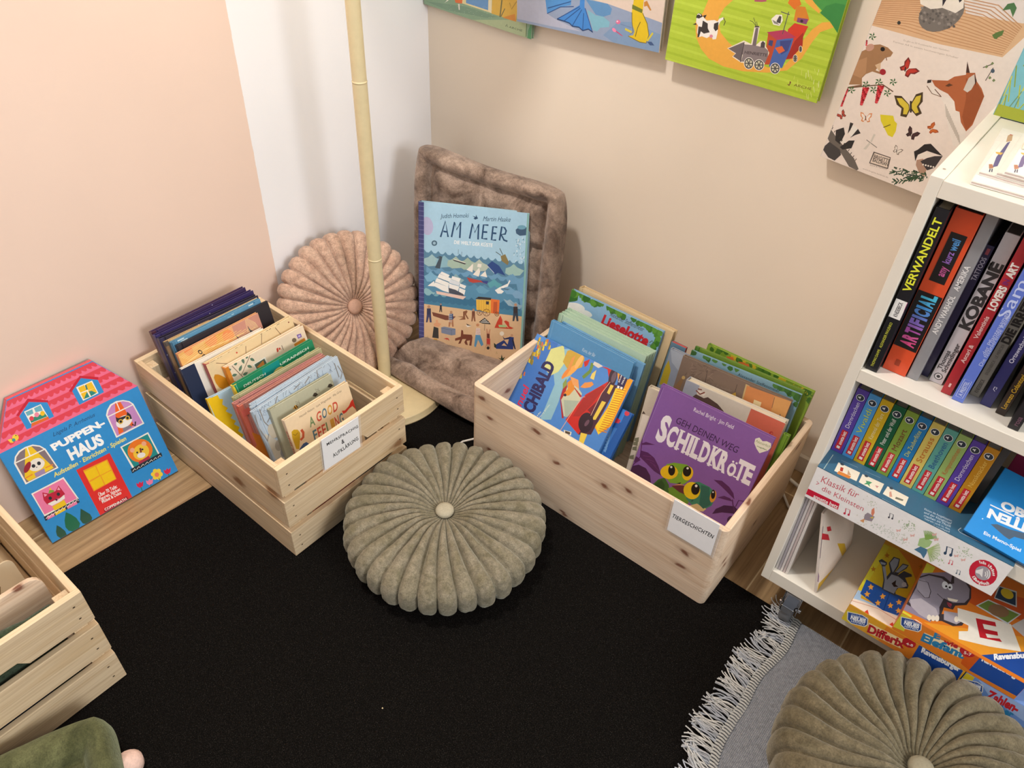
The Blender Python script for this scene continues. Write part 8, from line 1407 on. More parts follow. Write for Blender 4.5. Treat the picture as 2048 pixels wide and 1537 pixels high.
# ------------------------------------------------------------------ floor lamp
LX, LY = 0.204, -0.393
lamp = thing('floor_lamp', 'cream metal floor lamp with a round base in the corner', 'lamp', (LX, LY, RUG))
MB().lathe([(0.0, 0.0), (0.150, 0.0), (0.1555, 0.002), (0.1555, 0.005), (0.152, 0.007), (0.1525, 0.019), (0.150, 0.0215), (0.10, 0.0235), (0.03, 0.0245), (0.0, 0.025)], 72, 'cdb98e', (0.006, -0.01, 0)).build('base', PAINTED, lamp)
MB().lathe([(0.0, 0.024), (0.0155, 0.024), (0.0153, 0.03), (0.0152, 0.358), (0.0152, 0.3598), (0.0157, 0.3602), (0.0157, 0.3618), (0.0148, 0.3622), (0.0148, 0.364), (0.0142, 0.742), (0.0142, 0.7438), (0.0147, 0.7442), (0.0147, 0.7458), (0.0138, 0.7462), (0.0138, 0.748), (0.0132, 1.518), (0.0132, 1.52), (0.0, 1.52)], 24, 'dccba0').build('pole', PAINTED, lamp)
MB().lathe([(0.03, 1.68), (0.10, 1.68), (0.165, 1.44), (0.163, 1.44), (0.098, 1.677), (0.03, 1.677)], 40, 'ece0bd').build('lamp_shade', CARD, lamp)
MB().lathe([(0.0, 1.49), (0.017, 1.50), (0.028, 1.53), (0.022, 1.56), (0.012, 1.58), (0.0, 1.58)], 18, 'fff4dc').build('bulb', CARD, lamp)
pl = bpy.data.lights.new('bulb_light', 'POINT'); pl.energy = 1.5; pl.color = (1.0, 0.80, 0.52); pl.shadow_soft_size = 0.04
po = bpy.data.objects.new('bulb_light', pl); COL.objects.link(po); po.location = (LX + 0.035, LY - 0.02, 1.50)
tag(MB().tube([(0.58, -0.34, 0.0065), (0.532, -0.362, 0.0065), (0.505, -0.388, 0.0065), (0.487, -0.420, 0.0065), (0.484, -0.455, 0.0065), (0.505, -0.50, 0.0065), (0.56, -0.55, 0.0065)], 0.0026, 8, 'ece8e0').build('lamp_cord', PAINTED), 'thin white cord between the sage green cushion and the wooden box', 'cable')
t = MB()
t.tube([(1.05, 0.012, 0.004), (1.09, -0.018, 0.012), (1.118, -0.028, 0.012), (1.14, -0.034, 0.011), (1.22, -0.03, 0.006), (1.35, -0.01, 0.004)], 0.004, 8, 'e4ddd0')
t.tube([(1.06, 0.0, 0.004), (1.10, -0.06, 0.006), (1.121, -0.073, 0.007), (1.142, -0.096, 0.006), (1.19, -0.13, 0.004), (1.33, -0.16, 0.004)], 0.0028, 8, 'e4ddd0')
tag(t.build('extension_cable', PAINTED), 'white cable on the floor between wooden box and shelf', 'cable')

# ------------------------------------------------------------------ slatted crates
def slat_crate(x, y, z, label):
    L, W, T = 0.46, 0.31, 0.011
    r = thing('slatted_crate', label, 'crate', (x, y, z))
    for zz in (0.0, 0.0875, 0.175):
        top = zz > 0.1; h = 0.0715
        for sx in (0, 1):
            # end board: profile drawn in (along, up), then turned so that its grain runs along local x
            p = [(0, 0), (W, 0), (W, h), (0, h)]
            if top: p = [(0, 0), (W * 0.33, 0), (W * 0.37, 0.016), (W * 0.63, 0.016), (W * 0.67, 0), (W, 0), (W, h), (0, h)]
            mb = MB().prism(p, 0, T)
            if sx == 1:
                for a in (0.018, W - 0.018):
                    for b in (0.02, 0.05):
                        c = [(a + 0.0022 * cos(k * pi / 4), b + 0.0014 * sin(k * pi / 4), T + 0.0003) for k in range(8)]; mb.face(c, '4a4038')
            M = Matrix(((0, 0, 1, sx * (L - T)), (1, 0, 0, 0), (0, 1, 0, zz), (0, 0, 0, 1)))
            mb.build('end_slat', PINE, r, 0.0012, M)
        for sy in (0, 1):
            MB().box((0, 0, 0), (L - 2 * T, T, h)).build('side_slat', PINE, r, 0.0012, Matrix.Translation((T, sy * (W - T), zz)))
    for sx in (0, 1):
        for sy in (0, 1):
            px, py = (T if sx == 0 else L - T - 0.022), (T if sy == 0 else W - T - 0.022)
            M = Matrix(((0, 1, 0, px), (0, 0, 1, py), (1, 0, 0, 0.008), (0, 0, 0, 1)))
            MB().box((0, 0, 0), (0.226, 0.022, 0.022)).build('corner_post', PINE, r, 0.001, M)
    for k in range(4):
        MB().box((0, 0, 0), (L - 2 * T, 0.064, 0.005)).build('bottom_slat', PINE, r, 0.0008, Matrix.Translation((T, 0.0135 + k * 0.073, 0.003)))
    return r


CR1 = (-0.0067, -0.8721); CR3 = (-0.028, -1.5283)
slat_crate(*CR1, RUG + 0.0008, 'slatted pine crate full of picture books by the rose cushion')
slat_crate(*CR3, RUG + 0.0008, 'slatted pine crate cut off by the left edge, beside the house-shaped box')

# ------------------------------------------------------------------ solid wooden box
BX, BY, BL_, BW, BH = 0.5329, -0.4419, 0.5893, 0.3759, 0.2195
bx = thing('wooden_box', 'solid pale pine box of animal picture books below the cream wall', 'box', (BX, BY, RUG + 0.0006))
T = 0.0125
def rounded(Lx, t, r, n=6):
    p = [(Lx - r + r * sin(k * pi / 2 / n), r - r * cos(k * pi / 2 / n)) for k in range(n + 1)] + [(Lx, t), (0, t)]
    return p + [(r - r * cos(k * pi / 2 / n), r - r * sin(k * pi / 2 / n)) for k in range(n + 1)]
MB().prism(rounded(BL_, T, 0.0115), 0, BH).build('front_panel', PALE_PINE, bx, 0.0012)
MB().prism(rounded(BL_, T, 0.0115), 0, BH).build('back_panel', PALE_PINE, bx, 0.0012, Matrix.Translation((BL_, BW, 0)) @ Matrix.Rotation(pi, 4, 'Z'))
for sx in (0, 1):
    M = Matrix(((0, -1, 0, T if sx == 0 else BL_), (1, 0, 0, T), (0, 0, 1, 0), (0, 0, 0, 1)))
    MB().box((0, 0, 0), (BW - 2 * T, T, BH)).build('end_panel', PALE_PINE, bx, 0.0012, M)
MB().box((0, 0, 0), (BL_ - 2 * T, BW - 2 * T, 0.006)).build('bottom_panel', PALE_PINE, bx, 0, Matrix.Translation((T, T, 0.002)))

def label_card(key, label):
    q = SHEETS[key][0]; r = thing('label_card', label, 'sign', M=frame_matrix(q)); w, h = q[6], q[7]
    m = MB(); m.box((0, 0, -0.0008), (w, h, 0), 'fbfbfd'); m.build('card', CARD, r)
    m = MB(); m.box((-0.004, -0.004, -0.0013), (w + 0.006, h + 0.003, -0.0009)); m.build('clear_sleeve', FILM, r)
    print_mesh(SHEETS[key], 'handwriting', CARD, r); return r
label_card('cardA', 'white handwritten card on the front of the slatted crate')
label_card('cardB', 'white handwritten card on the front of the solid wooden box')

# ------------------------------------------------------------------ house-shaped box
q = SHEETS['pup'][0]
hb = thing('house_shaped_box', 'blue house-shaped toy box with a pink roof leaning on the peach wall', 'toy box', M=frame_matrix(q))
w_, hw, rt = q[6], 0.2157, 0.3030
out = [(0, 0), (w_, 0), (w_, hw), (w_ - 0.0553, rt), (0.0553, rt), (0, hw)]
m = MB(); n = len(out); D = 0.0145
m.face([(x, y, 0) for x, y in out], '2f8fd0'); m.face([(x, y, -D) for x, y in out][::-1], '2f8fd0')
for i, c in enumerate(('2878b4', '2f86c4', 'e04a58', 'e0505c', 'e04a58', '2f86c4')):
    (x0, y0), (x1, y1) = out[i], out[(i + 1) % n]; m.face([(x0, y0, 0), (x0, y0, -D), (x1, y1, -D), (x1, y1, 0)], c)
m.build('box_body', PRINT, hb, 0.0012); print_mesh(SHEETS['pup'], 'front_print', PRINT, hb)

# ------------------------------------------------------------------ cushions
def pleated_cushion(name, label, mat, M, R, H, lobes=30, swirl=0.0, seed=0, button='ffffff', bmat=None, group=None):
    r = thing(name, label, 'cushion', group=group, M=M)
    per = 12; nth = lobes * per; nph = 64; rows = []
    for i in range(nph + 1):
        f = pi * i / nph; sx = sin(f); cz = cos(f)
        rr = R * max(sx, 0) ** 0.62; zz = H / 2 * (abs(cz) ** 0.72) * (1 if cz > 0 else -1)
        if cz > 0: zz -= 0.30 * H * math.exp(-(rr / (0.20 * R)) ** 2) - 0.02 * H
        s = rr / R; ring = []
        for j in range(nth):
            th = 2 * pi * j / nth; c = ((j % per) / per) * 2 - 1; l = j // per
            bump = sqrt(max(0.0, 1 - abs(c) ** 2.3)); k = min(1.0, max(0.0, (s - 0.06) / 0.5)) ** 0.75
            A = 0.122 * R * (0.82 + 0.36 * noise.noise((l * 3.7, seed, 0.5)))
            d = A * (bump - 1) * k
            th2 = th + swirl * (1 - s) + 0.05 * noise.noise((l * 1.3, s * 2.5, seed)) * (1 - s)
            nx = sx; nz = cz
            fu = 0.0016 * noise.noise((rr * cos(th) * 120, rr * sin(th) * 120, zz * 120 + seed)) + 0.004 * noise.noise((rr * cos(th) * 14, rr * sin(th) * 14, seed))
            rad = max(rr + (d * 0.75 + fu) * nx, 0.0)
            ring.append((rad * cos(th2), rad * sin(th2), zz + (d * (0.95 if s < .9 else 0.8) + fu) * nz))
        rows.append(ring)
    m = MB(); m.grid(rows, 'ffffff', True, True, flip=True); m.build('cover', mat, r)
    z0 = H / 2 * 0.70
    m = MB(); m.lathe([(0.0, z0 + 0.006), (0.010, z0 + 0.0055), (0.0165, z0 + 0.003), (0.0185, z0 - 0.002), (0.016, z0 - 0.008), (0.0, z0 - 0.009)], 24, button); m.build('button', bmat or mat, r)
    return r


def disc_matrix(c, yaw, lean):
    M = frame_matrix((c[0], c[1], c[2], yaw, lean, 0)); return M


BTN_SAGE = mat_plain('button_sage', 0.8, 0, 0.2, 300, 0.2)
pleated_cushion('round_cushion', 'round pleated sage green cushion lying on the black rug', SAGE_PLUSH, disc_matrix((0.648, -0.650, RUG + 0.058), radians(5), pi / 2 - 0.02), 0.199, 0.112, 32, -0.10, 1, 'b3aa92', BTN_SAGE)
pleated_cushion('round_cushion', 'round pleated olive grey cushion on the throw beside the shelf', OLIVE_PLUSH, disc_matrix((1.520, -0.586, RUG + 0.104), radians(-8), radians(86)), 0.196, 0.178, 30, 0.5, 2, '9b9178', BTN_SAGE)
pleated_cushion('round_cushion', 'round pleated old rose cushion leaning in the corner behind the lamp', PINK_PLUSH, disc_matrix((0.087, -0.383, 0.178), radians(75), radians(25)), 0.1775, 0.092, 30, 0.05, 3, 'c79d86', BTN_SAGE)


def rimmed_pad(corners, thick, rim, name, mat, parent, bulge=0.03, n=70, seed=0, seam=None, sag=None, inv=None, rr=0.16, open_back=False):
    """padded mat between four corner points (bl, br, tr, tl): a stuffed roll runs round a quilted middle"""
    bl, br, tr, tl = [Vector(c) for c in corners]
    nrm = (br - bl).cross(tl - bl).normalized(); W = (br - bl).length; Hh = (tl - bl).length
    def surf(u, v, side):
        # rounded outline: squash the square towards a superellipse near its corners
        a = u * 2 - 1; b = v * 2 - 1; k = 1 - rr * (a * a * b * b) ** 2
        u2 = (a * k + 1) / 2; v2 = (b * k + 1) / 2
        p = bl * (1 - u2) * (1 - v2) + br * u2 * (1 - v2) + tr * u2 * v2 + tl * (1 - u2) * v2
        e = min(min(u, 1 - u) * W, (v if open_back else min(v, 1 - v)) * Hh)
        if e < rim: x = e / rim * 2 - 1; hgt = thick * sqrt(max(0, 1 - x * x * (1 if x < 0 else 0.94)))
        else:
            x = min(1, (e - rim) / 0.05); hgt = thick * 0.245 * (1 - x) ** 3 + (thick * 0.62 + bulge) * (1 - (1 - x) ** 3)
            if seam:
                for sv in seam: hgt -= 0.016 * math.exp(-((v - sv - 0.02 * sin(u * 9)) * Hh / 0.010) ** 2)
        wr = 0.006 * noise.noise((u * W * 22, v * Hh * 22, seed)) + 0.010 * noise.noise((u * W * 7, v * Hh * 7, seed + 4)) + 0.0025 * noise.noise((u * W * 60, v * Hh * 30, seed + 9))
        wr *= min(1, e / 0.012)
        if side < 0: hgt *= 0.35; wr *= 0.3
        p = p + nrm * side * max(hgt + wr, 0)
        if sag: p = p + Vector(sag(u, v))
        return inv @ p if inv else p
    m = MB()
    for side in (1, -1):
        t = [0.5 - 0.5 * cos(pi * i / n) * (1 if True else 0) for i in range(n + 1)]
        t = [0.55 * a + 0.45 * i / n for i, a in enumerate(t)]
        m.grid([[surf(u, v, side) for u in t] for v in t], 'ffffff', flip=side < 0)
    o = m.build(name, mat, parent)
    return o


fc = thing('floor_cushion', 'brown plush folding floor cushion standing up in the corner', 'cushion', (0.3, -0.15, RUG))
inv = Matrix.Translation((-0.3, 0.15, -RUG))
rimmed_pad([(0.128, -0.205, 0.042), (0.480, -0.088, 0.042), (0.468, -0.037, 0.500), (0.049, -0.100, 0.508)], 0.038, 0.046, 'back_pad', BROWN_PLUSH, fc, 0.004, 84, 1, [0.62, 0.20], lambda u, v: (0, 0, -0.022 * sin(pi * u) * max(v - 0.6, 0) * 2.5 + 0.012 * (1 - u) * (v > .5) * (v - .5)), inv, 0.10)
rimmed_pad([(0.150, -0.392, 0.044), (0.530, -0.372, 0.022), (0.515, -0.165, 0.030), (0.150, -0.262, 0.042)], 0.032, 0.036, 'seat_pad', BROWN_PLUSH, fc, 0.040, 70, 6, None, lambda u, v: (0, 0, -0.05 * max(v - 0.55, 0)), inv, 0.14, True)
gc = thing('floor_cushion', 'olive green plush floor cushion cut off at the lower left corner', 'cushion', (0.42, -1.5, RUG))
rimmed_pad([(0.500, -1.70, 0.045), (0.665, -1.335, 0.030), (0.497, -1.268, 0.056), (0.385, -1.64, 0.06)], 0.036, 0.05, 'pad', GREEN_PLUSH, gc, 0.012, 70, 12, None, None, Matrix.Translation((-0.42, 1.5, -RUG)), 0.16)
m = MB(); m.lathe([(0.0, -0.02), (0.012, -0.018), (0.02, -0.008), (0.021, 0.004), (0.015, 0.015), (0.0, 0.02)], 20, 'e6c4b4'); o = m.build('plush_ball', mat_plain('pale_pink_plush', 0.9, 0, 0.2, 300, 0.4)); o.location = (0.583, -1.297, RUG + 0.02)
tag(o, 'small pale pink plush ball beside the olive green cushion', 'toy')

# ------------------------------------------------------------------ books in the slatted crate
GA = 'dark picture books at the back of the slatted crate'
book('dusk0', 'dark purple picture book with a red top edge, rearmost in the slatted crate', 0.012, '3c2a52', '4a2434', pages='c98a80', q=None)
book('dusk1', 'dark violet starry picture book, second from the wall in the slatted crate', 0.012, '35285a', '3a3068', pages='5a3a6a')
book('dusk2', 'near-black speckled picture book in front of the violet one in the slatted crate', 0.013, '2b2438', '2f2a4a', pages='40304a')
book('tanbook', 'tan-edged picture book between the dark books and the sea-blue one', 0.008, 'c9a878', '5a5048', pages='d8b07a')
book('sea', 'picture book with a rippled sea-blue cover in the slatted crate', 0.009, '5f94b4', '4f7f9c', pages='d8b88a')
book('night', 'wide black picture book behind the orange patterned one', 0.006, '26232a', '2a2c34', pages='d0b48a')
book('sliver', 'narrow mustard yellow booklet sticking up beside the black book', 0.006, 'd4ac1c', soft=True, name='booklet')
book('orange', 'orange patterned picture book with two dark letters on its cover', 0.009, 'e6a878', 'c98a60')
book('navywhite', 'white picture book with a navy blue cloth spine, leaning far back', 0.010, 'ece4d6', '1f2b47', gutter=False)
book('egg', 'cream picture book with an amber egg shape and a dark red spine', 0.012, 'e9cfa0', 'a02c30')
book('leaves', 'cream picture book printed with green leaves on its cover', 0.013, 'f0d9bd', 'd9852a')
book('sun', 'small pale blue picture book with a jagged yellow sun', 0.008, 'b4cede', 'e8c020')
book('greenbook', 'bright green bilingual picture book with white capital letters', 0.010, '1f8a5f', 'e8c83c')
book('khaki', 'khaki green picture book right in front of the bright green one', 0.009, 'b8b48a', 'a8a880')
book('rose', 'dusty rose picture book behind its coral twin in the slatted crate', 0.009, 'c08480', 'c07a70')
book('coralred', 'coral red picture book next to the pale blue branch covers', 0.010, 'c98a80', 'd9705c')
for k, lb in (('branchA', 'pale blue book printed with bare branches, rearmost of the three alike'), ('branchB', 'pale blue book printed with bare branches, middle one of the three alike'), ('branchC', 'pale blue book printed with bare trees, frontmost of the three alike')):
    book(k, lb, 0.0065, 'b9c9d6', 'aebdca', group='pale blue books with bare branches')
book('bee', 'grey-green picture book with small bees drawn on its cover', 0.010, 'b4b39a', 'a3a38c')
r = book('feeling', 'cream picture book with coloured title letters at the front of the slatted crate', 0.010, 'ead2ad', 'dcc6a8', gutter=False)
print_mesh(SHEETS['feelside'], 'spine_print', PRINT, r, 0.0007, Matrix(((0, 0, -1, 0), (0, 1, 0, 0), (1, 0, 0, -0.010), (0, 0, 0, 1))))
qq = list(SHEETS['feeling'][0])
for i, (y, wd, c, lb) in enumerate(((-0.80, 0.105, 'a8242a', 'red book spine glimpsed through the gap in the crate front'), (-0.685, 0.09, '2d3040', 'dark book spine glimpsed through the gap in the crate front'))):
    book(None, lb, 0.012, c, q=[0.4385, y, 0.016 + RUG, pi / 2, 0.03, 0, wd, 0.09], art=False, name='small_book')

# ------------------------------------------------------------------ books in the wooden box
q = list(SHEETS['plainback'][0]); q[1] += 0.016
book('plainback', 'plain beige board standing behind the cow book at the back of the box', 0.020, 'd6bd94', 'cdb48a', pages='d8c4a0', q=q)
book('cowbook', 'light blue book with leafy border and red title, back of the wooden box', 0.009, '8db9dc', '6a9a4a', pages='e0d0b0')
Q = SHEETS['mintE'][0]; A_, B_ = SHEETS['mintE'][0], SHEETS['mintA'][0]
for i in range(4):
    f = i / 3.0; q = [A_[k] * (1 - f) + B_[k] * f for k in range(8)]
    book('mintA', ('pale mint picture book, rearmost of the four alike', 'pale mint picture book, second from the back of the four alike', 'pale mint picture book, third from the back of the four alike', 'pale mint picture book, frontmost of the four alike')[i], 0.0075, 'b9d3ba', 'aac8ad', group='pale mint picture books in the wooden box', q=q)
book('blueB', 'light blue picture book in front of the mint ones, rear of the two', 0.007, '79aed6', '5f98c4', group='light blue picture books in the wooden box')
book('blueA', 'light blue picture book with a thin white author line, behind the red truck cover', 0.011, '5f9ccb', '6aa6d0', group='light blue picture books in the wooden box')
book('truck', 'picture book with a red truck on its cover, tilted on its short side', 0.009, '4f88cc', '3f70b0', gutter=False)
book('bluesm', 'deep blue picture book under the red truck book', 0.012, '1f5ca8', '1a4a88', gutter=False)
book('leafyA', 'green and yellow leafy picture book, rearmost on the right of the box', 0.010, '8aa83a', '5a7a2a')
q = list(SHEETS['leafyB'][0]); q[1] += 0.007
book('leafyB', 'orange-edged green picture book behind the grey-blue leafy one', 0.006, '6a8a2a', '4f7a2a', pages='d88a3a', q=q)
book('leafyC', 'grey-blue picture book with a dark leafy border on the right of the box', 0.006, '7fa6b8', '3f6f30')
book('redtop', 'slim slate blue book with a red top edge in the middle of the box', 0.010, '5f7f94', pages='c0504a', soft=True, name='booklet')
book('gray', 'grey book in clear wrap with an olive yellow curve in the middle of the box', 0.012, '8f98a8', '9aa0a8', gutter=False)
book('cellar', 'brown and orange picture book showing rooms in cut-away view', 0.011, '7f6c5e', '8a7460')
book('sloth', 'thick white and coral picture book with a shaggy brown animal', 0.022, 'd8d0c2', 'a4aab8', gutter=False)
book('paperbag', 'beige grey book peeking out left of the purple turtle book', 0.014, 'cfc4b0', 'c4b8a4', gutter=False)
book('turtles', 'purple picture book with two green turtles at the front of the box', 0.010, '8a5fa6', '7d5298')
qd = list(SHEETS['leafyC'][0]); 
book(None, 'dark teal book at the far right end of the wooden box', 0.016, '1f4a5c', q=[1.035, -0.118, 0.014, 0.0, 0.22, 0, 0.060, 0.262], art=False, name='small_book')
book(None, 'grass green book squeezed beside the coral one in the box', 0.012, '6f962c', q=[1.0955, -0.235, 0.014, 0.0, 0.25, 0, 0.012, 0.245], art=False, name='small_book')

# ------------------------------------------------------------------ seaside book, books on the wall
book('am', 'large seaside picture book leaning on the brown floor cushion', 0.016, 'a9cfe4', '3c3f78', gutter=False)
book('wallA', 'picture book with grassy edge hung at the wall corner, leftmost of the wall row', 0.009, '8fae90', name='wall_book')
book('wallB', 'picture book with blue dragon feet and yellow dog hung on the wall', 0.0128, 'e2cfc0', 'e8e0d4', name='wall_book', pages='d8d2c8')
book('wallC', 'bright green picture book with a toy train hung on the wall', 0.014, 'b6cf3f', 'c0d060', name='wall_book')
book('wallD', 'white picture book with fox, mouse and butterflies hung on the wall', 0.028, 'ead9c8', 'd8cfc6', name='wall_book', q=SHEETS['wallD'][0], pages='8f8780')

# ------------------------------------------------------------------ white shelf on casters
SX0, SX1, SY0, SY1 = 1.188, 2.02, -0.377, -0.062
PT = 0.0155
sh = thing('shelf_unit', 'white shelf on casters at the right edge, full of books and games', 'shelf', (SX0, SY0, 0))
dpt = SY1 - SY0; wdt = SX1 - SX0; WHT = 'e6dfd0'
MB().box((0, 0, 0.095), (PT, dpt, 0.8905), WHT).build('side_panel', MELAMINE, sh, 0.0008)
MB().box((wdt - PT, 0, 0.095), (wdt, dpt, 0.8905), WHT).build('side_panel', MELAMINE, sh, 0.0008)
for z0, z1 in ((0.095, 0.1245), (0.378, 0.4045), (0.5785, 0.600), (0.8665, 0.8885)):
    MB().box((PT, 0, z0), (wdt - PT, dpt, z1), WHT).build('shelf_board', MELAMINE, sh, 0.0008)
MB().box((0.004, dpt, 0.095), (wdt - 0.004, dpt + 0.004, 0.885), WHT).build('back_panel', MELAMINE, sh)
m = MB(); c8 = [(0.0075 + 0.002 * cos(k * pi / 4), 0.028 + 0.002 * sin(k * pi / 4), 0.8908) for k in range(8)]; m.face(c8, 'a8988a'); m.build('screw_cap', MELAMINE, sh)
for cx_, cy_ in ((0.066, 0.038), (wdt - 0.066, 0.038), (0.066, dpt - 0.05), (wdt - 0.066, dpt - 0.05)):
    c = bpy.data.objects.new('caster', None); COL.objects.link(c); c.parent = sh; c.location = (cx_, cy_, 0)
    z = RUG if cy_ < 0.1 else 0.0
    m = MB(); m.lathe([(0.0, -0.011), (0.028, -0.011), (0.031, -0.008), (0.031, 0.008), (0.028, 0.011), (0.0, 0.011)], 28, '6f7276', (0, 0, 0), 'x'); wv = m.build('wheel', RUBBER, c, 0, Matrix.Translation((0, -0.014, 0.031 + z)))
    m = MB(); m.box((-0.024, -0.022, 0.0915), (0.024, 0.022, 0.0945), 'c8c8cc'); m.lathe([(0.0, 0.084), (0.016, 0.084), (0.018, 0.088), (0.018, 0.092), (0.0, 0.092)], 20, 'd0d0d4')
    for sx in (-1, 1):
        pr = [(-0.014 - 0.014, 0.026 + z), (-0.014 + 0.006, 0.022 + z), (0.016, 0.07), (0.016, 0.086), (-0.03, 0.086), (-0.032, 0.06)]
        a = 0.0145 * sx; mm = MB(); m.prism(pr, min(a, a + 0.002 * sx), max(a, a + 0.002 * sx), 'd4d4d8', None, Matrix(((0, 0, 1, 0), (1, 0, 0, 0), (0, 1, 0, 0), (0, 0, 0, 1))))
    m.box((-0.0145, -0.032, 0.060), (0.0145, 0.016, 0.086), 'c8c8cc'); m.lathe([(0.0, -0.021), (0.005, -0.021), (0.005, 0.021), (0.0, 0.021)], 10, 'e0e0e4', (0, -0.014, 0.031 + z), 'x')
    m.build('fork', CHROME, c, 0.0008)
    m = MB(); m.box((-0.0125, -0.048, 0.045 + z), (0.0125, -0.030, 0.062 + z), '8c9096'); m.build('brake_pedal', CHROME, c, 0.002, None)

# upper row: spines
def spine_book(key, label, cover, depth, pages='b8b0a4', name='paperback', group=None, lift=0.0, mat=PRINT):
    q = SHEETS[key][0]; w, h = q[6], q[7]
    r = thing(name, label, 'book', group=group, M=frame_matrix(q)); bt = 0.0014
    m = MB(); m.box((0, 0, -0.0022), (w, h, 0), cover); m.box((0, 0, -depth), (bt, h, -0.002), cover); m.box((w - bt, 0, -depth), (w, h, -0.002), cover); m.build('cover', mat, r, 0.0005)
    MB().box((bt, 0.003, -depth + 0.003), (w - bt, h - 0.003, -0.002), pages).build('page_block', PAGES, r)
    print_mesh(SHEETS[key], 'spine_print', mat, r); return r


for key, lb, c, d, pg in (
        ('spA', 'black comic with a yellow spine title, leftmost on the upper shelf', '16181f', 0.20, 'b0a890'),
        ('spB', 'thick orange and black book on the upper shelf', 'e0512a', 0.21, '4a4644'),
        ('spC', 'tall grey book right of the thick orange one', '8f8f92', 0.20, 'a8b4c0'),
        ('spD', 'slim navy paperback between the grey and the white spine', '2d2850', 0.16, '3a3030'),
        ('spE', 'white paperback with large dark capitals on its spine', 'd6d6dc', 0.19, '6a6866'),
        ('spF', 'red book with white spine lettering on the upper shelf', 'b22a34', 0.20, 'c8b0a4'),
        ('spG', 'cornflower blue book right of the red one', '6078d0', 0.20, 'b8b8c0'),
        ('spH', 'beige grey book with heavy black spine title', 'a89f8a', 0.18, 'a09888'),
        ('spI', 'dark blue paperback with a white spiral emblem low on its spine', '2c2c66', 0.17, '8a8494'),
        ('spJ', 'dark brown paperback with a yellow spine line', '2a1d18', 0.17, '5a5048'),
        ('spK', 'black paperback at the right end of the upper shelf row', '1f1c20', 0.17, '5a5048')):
    spine_book(key, lb, c, d, pg)
sc_ = ('5a3fa2', '4f9ad8', 'd4ae1c', '0e5a37', '83a23c', '1f7ab6', 'd8c463', '60a89a', '9ab766', '5a3fa2', 'c2860f')
sn_ = ('first purple', 'sky blue', 'mustard yellow', 'dark green', 'leaf green', 'deep blue', 'pale yellow', 'sea green', 'light green', 'second purple', 'amber')
for i in range(11):
    lb = '%s board book in the row of small music books on the shelf' % sn_[i].capitalize()
    if i == 0: lb = 'purple board book at the left end of the small music book row'
    if i == 9: lb = 'purple board book next to the amber one in the music book row'
    spine_book(('series', i), lb, sc_[i], 0.135, '9a9690', 'board_book', 'small music board books')
dsp = thing('counter_display', 'white-fronted cardboard display carrying the small music board books', 'display', (0, 0, 0))
q = SHEETS['lip'][0]; q2 = SHEETS['tray'][0]
dsp.location = (q[0], q[1], 0.405); bpy.context.view_layer.update()
Mi = Matrix.Translation((-q[0], -q[1], -0.405))
m = MB(); m.box((0, 0, -0.001), (q[6], q[7] + 0.0045, 0), 'f4f2f0'); m.build('front_flap', PRINT, dsp, 0, Mi @ frame_matrix(q))
print_mesh(SHEETS['lip'], 'flap_print', PRINT, dsp, 0.0003, Mi @ frame_matrix(q))
m = MB(); m.box((0, 0, -0.0008), (q2[6], q2[7], 0), '3d6a84'); m.build('tray', PRINT, dsp, 0, Mi @ frame_matrix(q2))
print_mesh(SHEETS['tray'], 'tray_print', PRINT, dsp, 0.0003, Mi @ frame_matrix(q2))
book('memo', 'bright blue card game box leaning back on the display', 0.012, '1c8fdc', '1a7fc4', name='card_game_box', closed=True, gutter=False, cat='game')
book(None, 'dark red box behind the bright blue card game', 0.02, 'a02a5a', q=[1.432, -0.24, 0.412, -0.08, 0.25, 0, 0.14, 0.135], art=False, name='game_box', closed=True, gutter=False, cat='game')
book(None, 'dark grey book leaning right of the amber board book', 0.012, '4a4644', q=[1.4085, -0.30, 0.4085, 0.02, 0.0, 0, 0.010, 0.13], art=False, name='small_book', soft=True)

# games on the bottom board
def game_box(front, top, label, side, tcol, rot=None):
    q = SHEETS[front][0]; w, h = q[6], q[7]; dp = SHEETS[top][0][7]
    r = thing('game_box', label, 'game', (q[0], q[1], q[2]))
    m = MB(); m.box((0, 0, 0), (w, dp, h), side, front=side, top=tcol); m.build('box_body', PRINT, r, 0.001)
    print_mesh(SHEETS[front], 'front_print', PRINT, r, 0.0003, Matrix.Translation((0, 0, 0)) @ frame_matrix((0, 0, 0, 0, 0, 0)))
    print_mesh(SHEETS[top], 'lid_print', PRINT, r, 0.0003, frame_matrix((0, 0, h, 0, pi / 2, 0))); return r


game_box('dFront', 'dTop', 'yellow and orange children game box with a grey rabbit', 'd8a02c', 'd9a02a')
game_box('eFront', 'eTop', 'orange children game box with a grey elephant stacked on the rabbit game', 'd8782a', 'dd7a22')
game_box('zFront', 'zTop', 'light blue children game box at the lower right edge', '6f93cf', '6f93cf')
# low standing booklets at the left of the bottom board
for i in range(5):
    x = 1.2045 + i * 0.0047
    book(None, 'thin magazine, %s of five standing at the left end of the bottom shelf' % ('leftmost', 'second', 'third', 'fourth', 'fifth')[i], 0.0040, ('cfc8c4', 'b8b0b4', 'd8d0cc', 'c4b4b0', 'e0d8d0')[i], q=[x + 0.0041, -0.368, 0.1255, pi / 2, 0.02, 0, 0.20, 0.20 - 0.004 * (i % 2)], art=False, soft=True, name='magazine', group='thin magazines on the bottom shelf', pages='a8a0a4')
oc = book('opencover', 'splayed white picture book with yellow corner on the bottom shelf', 0.004, 'e6d8c8', 'e0d4c8', soft=True, pages='cfc4bc')

